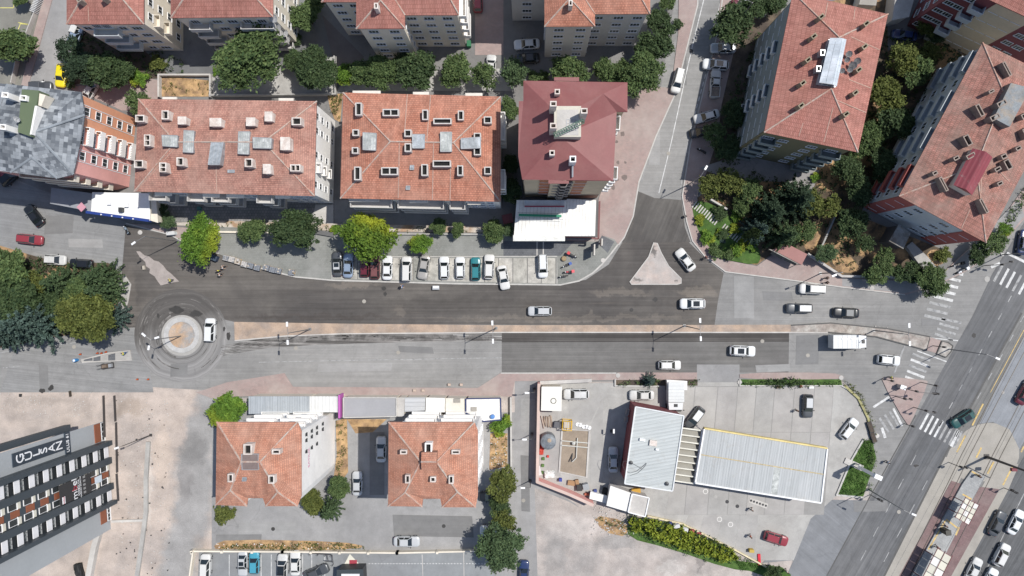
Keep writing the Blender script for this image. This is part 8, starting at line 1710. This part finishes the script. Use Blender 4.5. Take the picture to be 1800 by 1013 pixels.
T = [
 # park at the left edge
 (12, 468, 35, 'b', 'mid', 'round dark green broadleaf at the left edge, top of the park'), (4, 505, 34, 'b', 'dark', 'dark crown at the left edge below the topmost park tree'), (62, 500, 27, 'loose', 'olive', 'dusty olive tree near the top of the park'), (112, 498, 31, 'con', 'grey', 'pale green spruce below the parked white car at the park'),
 (180, 488, 29, 'con', 'grey', 'spruce at the top right corner of the park'), (186, 512, 30, 'con', 'grey', 'spruce at the right rim of the park'), (36, 535, 38, 'b', 'dark', 'very dark tree in the heart of the park'), (96, 530, 28, 'b', 'dark', 'dark tree between the olive one and the yellow-green park tree'), (62, 570, 44, 'con', 'blue', 'wide blue-grey spruce at the bottom of the park'),
 (14, 586, 30, 'con', 'blue', 'blue-grey spruce at the left edge, bottom of the park'), (154, 556, 48, 'big', 'olive', 'large yellow-green broadleaf at the lower right of the park'), (196, 560, 26, 'con', 'blue', 'small blue spruce right of the big yellow-green park tree'), (140, 512, 26, 'b', 'mid', 'green tree above the big yellow-green park tree'), (12, 545, 26, 'b', 'pine', 'dark pine at the left edge of the park'),
 # north-west
 (22, 80, 34, 'b', 'mid', 'round dark tree at the left edge in the top left car park'), (46, 78, 15, 'bush', 'bright', 'bright hedge clump beside the left pavement'), (38, -2, 14, 'b', 'mid', 'tree clipped by the top edge in the top left car park'), (124, 90, 26, 'loose', 'pine', 'dark spreading pine above the yellow hatchback'), (148, 120, 28, 'b', 'pine', 'dark crown right above the yellow hatchback'),
 (184, 125, 32, 'b', 'dark', 'broad dark tree in the middle of the shaded bed'), (212, 132, 22, 'b', 'dark', 'dark tree at the right end of the shaded bed'), (243, 136, 17, 'bush', 'bright', 'bright shrub beside the dry walled bed'), (124, 148, 8, 'bush', 'mid', 'small shrub behind the yellow hatchback'), (247, 182, 26, 'loose', 'mid', 'tree between the pink paving and the faded roof'), (278, 112, 14, 'bush', 'olive', 'yellowish shrub in front of the top left block'),
 (443, 100, 56, 'big', 'mid', 'largest leafy tree on the terrace, top centre left'), (553, 122, 38, 'big', 'dark', 'dense dark tree at the right end of the terrace'), (516, 108, 18, 'b', 'dark', 'small dark tree between the two terrace trees'), (538, 28, 26, 'b', 'mid', 'bright green tree beside the top courtyard block wall'), (553, 5, 22, 'b', 'mid', 'tree at the top edge left of the beige gabled block'), (384, 126, 9, 'bush', 'bright', 'small green bush on the terrace edge'),
 (520, 70, 12, 'bush', 'dark', 'small bush against the top courtyard block wall'),
 # row along the north of the central blocks
 (610, 132, 19, 'b', 'bright', 'yellow-green tree starting the row behind the bright orange roof'), (640, 128, 24, 'b', 'mid', 'second tree of the row behind the bright orange roof'), (676, 128, 32, 'big', 'mid', 'broad green tree below the beige gable'), (712, 112, 20, 'b', 'dark', 'dark tree in the corner below the beige gable'), (736, 122, 36, 'b', 'dark', 'tall dark tree below the right wing of the beige gabled block'), (800, 126, 27, 'b', 'mid', 'round tree left of the red path'),
 (850, 132, 25, 'loose', 'mid', 'loose tree hiding the white car by the red path'), (904, 128, 27, 'loose', 'grey', 'pale green tree below the courtyard cars'), (940, 134, 12, 'bush', 'mid', 'small shrub left of its twin behind the oxblood roof'), (955, 136, 10, 'bush', 'mid', 'small shrub right of its twin behind the oxblood roof'), (1000, 124, 28, 'b', 'mid', 'bright tree below the grey gable'), (1066, 126, 22, 'b', 'mid', 'bright tree behind the oxblood roof corner'),
 (1095, 128, 18, 'b', 'mid', 'tree tucked at the oxblood roof corner'), (1130, 132, 38, 'big', 'mid', 'wide green tree at the top right corner of the oxblood roof'), (1150, 82, 29, 'b', 'dark', 'dark tree beside the grey gabled block'), (1160, 42, 24, 'b', 'dark', 'dark tree on the north pavement edge near the top'), (1190, 44, 10, 'bush', 'dark', 'little dark tree by the north street kerb'), (1172, 4, 14, 'b', 'mid', 'tree at the top edge beside the north street'),
 (896, 188, 18, 'b', 'mid', 'green tree in the gap between bright orange and oxblood roofs, upper'), (898, 335, 20, 'b', 'dark', 'dark tree in the gap between bright orange and oxblood roofs, lower'), (897, 290, 15, 'b', 'dark', 'dark crown halfway down the gap between the roofs'),
 # pavement trees
 (353, 423, 36, 'big', 'bright', 'big round bright green tree by the three workers'), (297, 390, 15, 'loose', 'grey', 'weeping branchy tree at the shop pavement'), (443, 405, 22, 'b', 'mid', 'small round tree between the big bright and wide dark ones'), (515, 404, 38, 'big', 'dark', 'wide dark tree in front of the faded roof block', 1.18), (649, 418, 42, 'big', 'turning', 'tall yellow-green tree over the parked dark red cars'), (738, 428, 18, 'b', 'bright', 'small round tree above the slanting beige saloon'),
 (772, 400, 15, 'b', 'mid', 'slim tree, left of the small pair behind the parking row'), (804, 406, 13, 'b', 'mid', 'small tree, right of the small pair behind the parking row'), (868, 406, 20, 'b', 'mid', 'tree left of the white shop annexe'), (893, 405, 13, 'loose', 'grey', 'grey-green shrub tree touching the white shop annexe'), (590, 403, 9, 'bush', 'bright', 'bright bush at the corner of the pale terrace'), (283, 368, 15, 'loose', 'dark', 'dark shrub behind the porch wall of the patio'),
 # east of the north street
 (1287, 42, 34, 'b', 'dark', 'large dark tree casting its shadow over the north street'), (1322, 10, 24, 'b', 'dark', 'dark tree at the top edge right of the north street'), (1352, 6, 24, 'b', 'dark', 'dark tree at the top edge left of the red roof'), (1254, 236, 22, 'loose', 'mid', 'leafy tree over the dark parked car'), (1290, 200, 22, 'b', 'dark', 'shaded tree beside the angled white saloon'), (1280, 262, 22, 'b', 'dark', 'shaded tree below the motorcycle on the pink pavement'), (1245, 328, 22, 'loose', 'olive', 'tree at the top tip of the lawn'),
 (1282, 320, 27, 'loose', 'olive', 'green tree above the garden steps'), (1318, 332, 22, 'loose', 'mid', 'round tree right of the garden steps'), (1350, 375, 40, 'con', 'pine', 'huge dark cedar in the garden centre'), (1398, 352, 42, 'con', 'pine', 'second dark cedar touching the patio wall'), (1328, 405, 24, 'con', 'blue', 'bluish conifer between cedar and flower shrubs'), (1376, 415, 30, 'con', 'grey', 'grey-green conifer above the bus shelter'), (1304, 362, 16, 'b', 'mid', 'dark tree amid the garden steps'),
 (1424, 358, 25, 'loose', 'olive', 'olive tree left of its twin below the olive-walled block'), (1455, 365, 22, 'loose', 'olive', 'olive tree right of its twin below the olive-walled block'), (1416, 408, 18, 'b', 'mid', 'green tree on the dry ground right of the bus shelter'), (1453, 446, 17, 'b', 'grey', 'grey-green tree at the white-coped wall'), (1541, 481, 20, 'b', 'mid', 'small tree over the white-coped wall'), (1636, 490, 29, 'big', 'mid', 'big round street tree at the crosswalk corner'), (1597, 480, 22, 'b', 'dark', 'dark tree left of the big round street tree'),
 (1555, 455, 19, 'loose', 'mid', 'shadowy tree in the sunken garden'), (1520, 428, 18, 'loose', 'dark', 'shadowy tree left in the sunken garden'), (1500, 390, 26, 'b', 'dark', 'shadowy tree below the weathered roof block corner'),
 (1588, 102, 32, 'loose', 'olive', 'olive tree between the two upper right roofs'), (1634, 92, 20, 'loose', 'olive', 'smaller olive tree under the maroon-walled block'), (1613, 126, 26, 'b', 'mid', 'green tree at the middle between the right roofs'), (1556, 166, 30, 'b', 'olive', 'yellow-green tree right of the silver-lit roof'), (1532, 236, 24, 'b', 'mid', 'green tree at the lower right of the silver-lit roof'), (1512, 262, 20, 'b', 'mid', 'green tree under the silver-lit roof corner'), (1490, 295, 24, 'b', 'dark', 'dark tree below the silver-lit roof corner'),
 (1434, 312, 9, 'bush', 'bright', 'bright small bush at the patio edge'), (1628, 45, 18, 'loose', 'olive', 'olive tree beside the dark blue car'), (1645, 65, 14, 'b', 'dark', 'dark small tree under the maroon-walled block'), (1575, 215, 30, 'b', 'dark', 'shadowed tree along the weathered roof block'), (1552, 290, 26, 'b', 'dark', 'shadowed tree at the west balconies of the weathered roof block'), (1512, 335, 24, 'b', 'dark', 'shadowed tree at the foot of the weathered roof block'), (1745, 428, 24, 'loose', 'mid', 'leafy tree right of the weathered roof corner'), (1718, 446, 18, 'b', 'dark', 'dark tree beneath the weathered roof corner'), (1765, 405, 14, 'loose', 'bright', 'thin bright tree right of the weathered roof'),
 (1655, 448, 14, 'bush', 'olive', 'olive shrub on the dry corner by the brick-red wall'),
 # garden shrubs
 (1231, 386, 10, 'bush', 'yellow', 'yellow-green shrub at the left of the lawn'), (1244, 418, 14, 'bush', 'bright', 'flowering shrub on the left of the lawn'), (1259, 441, 13, 'bush', 'mid', 'round green shrub by the person in red'), (1279, 449, 11, 'bush', 'mid', 'round shrub at the lower lawn edge'), (1265, 409, 8, 'bush', 'bright', 'upright shrub beside the steps'), (1264, 376, 13, 'bush', 'dark', 'dark shrub above the steps'), (1295, 381, 11, 'bush', 'bright', 'lime shrub right of the steps'),
 (1290, 402, 10, 'bush', 'yellow', 'yellow shrub at the step turn'), (1297, 440, 12, 'bush', 'bright', 'lime shrub low on the lawn'), (1305, 430, 10, 'bush', 'yellow', 'yellow shrub low right on the lawn'), (1324, 430, 11, 'bush', 'bright', 'lime shrub beside the lawn tip'), (1270.5, 423.5, 5, 'bush', 'blue', 'small blue-grey ball shrub on the lawn'), (1272, 412, 10, 'bush', 'dark', 'dark green ball shrub on the lawn'), (1318, 412, 10, 'bush', 'mid', 'green shrub at the cedar foot'),
 # south
 (401, 722, 31, 'b', 'bright', 'green tree at the corner of the blank white wall block'), (396, 904, 18, 'bush', 'olive', 'dusty shrub below the left southern roof'), (549, 882, 22, 'b', 'olive', 'dusty olive tree beside the blank white wall'), (596, 858, 20, 'b', 'mid', 'green tree at the edge of the shade between the southern blocks'), (580, 896, 22, 'con', 'grey', 'pale conifer below the blank white wall'), (878, 752, 17, 'bush', 'bright', 'ivy-green shrub below the navy-framed shop roof'), (889, 740, 12, 'bush', 'bright', 'green shrub at the navy-framed shop corner'),
 (885, 849, 26, 'b', 'olive', 'yellow-green tree topmost along the side street'), (880, 892, 20, 'b', 'dark', 'dark tree second along the side street'), (887, 917, 23, 'loose', 'olive', 'olive tree third along the side street'), (880, 966, 40, 'big', 'grey', 'large pale green tree lowest along the side street'), (1141, 669, 13, 'con', 'blue', 'small blue spruce at the filling station hedge', 3.5), (1359, 1012, 16, 'b', 'dark', 'dark shrub cut by the bottom edge at the driveway'),
 (1540, 1100, 5, 'bush', 'mid', 'shrub')][:-1]
for t_ in T:
    kw = {}
    if len(t_) > 6:
        if t_[6] < 2: kw['sq'] = t_[6]
        else: kw['h'] = t_[6]
    if 'cedar' in t_[5]: kw['h'] = 9.5
    tree(*t_[:6], **kw)

def strip_leaves(name, pts, dens, hgt, size, m, label, z=.0, cat='hedge', spread=.18, stuff=False):
    """leafy ground cover or hedge filling a plan polygon"""
    W_ = [P(x, y) for x, y in pts]; tr_ = tessellate_polygon([[Vector((p.x, p.y, 0)) for p in W_]]); q = []
    for a, b, c in tr_:
        A_, B_, C_ = W_[a], W_[b], W_[c]; ar = abs((B_ - A_).cross(C_ - A_).z) / 2; n = max(1, int(ar * dens))
        r1, r2 = np.sqrt(rng.random(n)), rng.random(n); A3, B3, C3 = map(np.array, (A_, B_, C_))
        p = (1 - r1)[:, None] * A3 + (r1 * (1 - r2))[:, None] * B3 + (r1 * r2)[:, None] * C3; p[:, 2] = z + hgt * rng.uniform(.25, 1, n); q.append(p)
    c = np.concatenate(q); root_c = c.mean(0); me = quads_mesh(name, leaf_cloud(c, size, 8, spread)); me.materials.append(m)
    o = bpy.data.objects.new(name, me); C.objects.link(o)
    if stuff: tag(o, label, cat, kind='stuff')
    else: tag(o, label, cat)
    return o
strip_leaves('hedge', [(1302, 669), (1478, 669), (1476, 677), (1302, 677)], 5, .7, .16, FM['mid'], 'low green hedge strip along the top of the forecourt')
strip_leaves('hedge', [(1345, 664), (1405, 664), (1405, 680), (1345, 678)], 6, 1.2, .18, FM['dark'], 'taller dark bush clump in the middle of the forecourt hedge')
strip_leaves('hedge', [(1083, 669), (1162, 669), (1160, 677), (1083, 677)], 5, .8, .16, FM['mid'], 'green hedge beside the small blue spruce'); strip_leaves('hedge', [(1210, 668), (1226, 668), (1226, 677), (1210, 677)], 6, .6, .15, FM['mid'], 'short hedge piece left of the driveway patch')
strip_leaves('palm_hedge', [(1105, 908), (1150, 914), (1200, 926), (1290, 968), (1296, 978), (1270, 982), (1180, 952), (1108, 926)], 10, 1.5, .3, FM['yellow'], 'feathery yellow-green hedge along the lower edge of the forecourt', spread=.25)
strip_leaves('palm_hedge', [(1105, 906), (1150, 912), (1200, 924), (1290, 966), (1285, 972), (1180, 940), (1108, 920)], 8, 1.2, .25, FM['dark'], 'dark green lower growth inside the feathery hedge', spread=.25)
strip_leaves('hedge', [(1483, 670), (1494, 674), (1512, 692), (1530, 728), (1539, 772), (1532, 772), (1524, 735), (1505, 698), (1484, 678)], 6, .5, .14, FM['olive'], 'curving strip of dry shrubs round the forecourt nose')
strip_leaves('hedge', [(1518, 772), (1533, 775), (1540, 800), (1530, 862), (1517, 870), (1522, 800)], 3.5, .6, .15, FM['mid'], 'shrubby rim of the station lawn')
for lab, pts, d_, h_, s_, mm in [('green turf of the station lawn', [(1516, 774), (1532, 775), (1538, 805), (1515, 872), (1474, 868), (1496, 812)], 14, .12, .1, GRASS_M),
     ('dry weeds in the strip by the long cream wall', [(380, 958), (600, 953), (648, 963), (590, 966), (380, 966)], 6, .5, .13, FM['olive']), ('dry weeds in the narrow bed east of the blank wall', [(592, 740), (608, 736), (610, 830), (594, 852)], 3, .4, .12, FM['olive']),
     ('weeds round the waste ground below the container huts', [(1042, 905), (1100, 915), (1170, 945), (1290, 990), (1240, 985), (1100, 940)], 3, .4, .14, FM['mid']), ('scrubby green growth in the dark garden', [(1400, 300), (1500, 300), (1520, 380), (1500, 480), (1430, 440)], 1.6, .7, .18, FM['dark']),
     ('undergrowth in the shaded gap between the right roofs', [(1530, 60), (1700, 60), (1640, 200), (1560, 330), (1510, 380), (1520, 200)], 1.8, 1.0, .2, FM['dark']), ('undergrowth in the park under the trees', [(0, 440), (60, 455), (200, 470), (205, 575), (0, 608)], 3.5, .8, .2, FM['dark']),
     ('shade-loving growth in the bed below the top left block', [(125, 60), (255, 80), (330, 110), (330, 132), (110, 145)], 2.2, .6, .18, FM['dark']), ('weeds on the dry walled bed', [(285, 137), (370, 137), (370, 168), (285, 168)], 1.0, .3, .12, FM['olive']), ('weeds in the gap between the central roofs', [(575, 166), (602, 168), (598, 212), (582, 190)], 4, .5, .15, FM['olive']),
     ('flower bed growth along the planter behind the pavement trees', [(380, 399), (590, 407), (905, 411), (905, 402), (590, 397), (380, 390)], 1.2, .4, .13, FM['olive']), ('dark growth along the street trees east of the north street', [(1290, 130), (1330, 60), (1350, 60), (1330, 200), (1300, 290), (1262, 330), (1262, 250)], 1.8, .9, .2, FM['dark']),
     ('scrub at the foot of the garden trees', [(1240, 340), (1330, 300), (1440, 340), (1420, 430), (1340, 440), (1300, 390)], 2.2, .8, .2, FM['dark']), ('green edge growth on the lawn corner at the bottom', [(1285, 975), (1330, 985), (1345, 1000), (1300, 1000)], 8, .2, .12, GRASS_M),
     ('weeds in the bed east of the tiled roof house block', [(864, 764), (890, 764), (890, 818), (864, 822)], 1.6, .3, .12, FM['olive']), ('green strip beyond the weathered roof at the right edge', [(1738, 428), (1800, 325), (1812, 335), (1752, 440)], 5, .4, .15, FM['mid'])]:
    strip_leaves('undergrowth' if 'growth' in lab or 'weeds' in lab or 'scrub' in lab else 'grass', pts, d_, h_, s_, mm, lab, .12, 'ground cover', .16, True)
# litter and rubble on the dusty lots
rb = random.Random(9)
def rubble(lab, x0, y0, x1, y1, n, m, s=(.06, .2)):
    mb = MB()
    for i in range(n):
        c = P(rb.uniform(x0, x1), rb.uniform(y0, y1)); k = rb.uniform(*s); mb.box((c.x, c.y, k * .3), (k, k * rb.uniform(.5, 1), k * .6), rb.uniform(0, 3))
    o = mb.build('rubble', m); tag(o, lab, 'rubble', kind='stuff')
rubble('pale rubble scattered over the dusty lot left of the lane', 210, 700, 300, 1010, 260, CONC_L); rubble('pale rubble along the dusty lot above the tower', 0, 690, 180, 735, 160, CONC_L); rubble('dark rubble flecks on the dusty lot', 205, 700, 300, 1010, 90, DSTEEL, (.05, .25))
rubble('rubble on the waste ground below the container huts', 1040, 880, 1120, 940, 160, CONC_L, (.08, .3)); rubble('loose stones on the gravel nose of the median', 1392, 573, 1560, 584, 160, CONC_L, (.06, .2)); rubble('litter in the weedy strip by the long cream wall', 380, 955, 600, 965, 60, WHITE, (.05, .2)); rubble('stones in the dry bed east of the tiled roof house block', 863, 764, 891, 820, 80, CONC_L, (.06, .2))
# thin dirt on pavements: leaf litter specks under trees
rubble('bits of litter over the north pavement', 690, 415, 980, 448, 140, WHITE, (.03, .09))
# overhead wires along the tramway
root = empty('overhead_wires', P(1735, 800, 0), 0, 'thin overhead wires above the tram tracks', 'wires')
for o_ in (0, 55):
    pts = [(1573 + o_, 1030), (1670 + o_, 850), (1745 + o_, 705), (1815 + o_, 570)]
    for a, b in zip(pts, pts[1:]): MB().tube(P(*a, 6.0) , P(*b, 6.0), .02, n=4).build('wire', POLED, root)
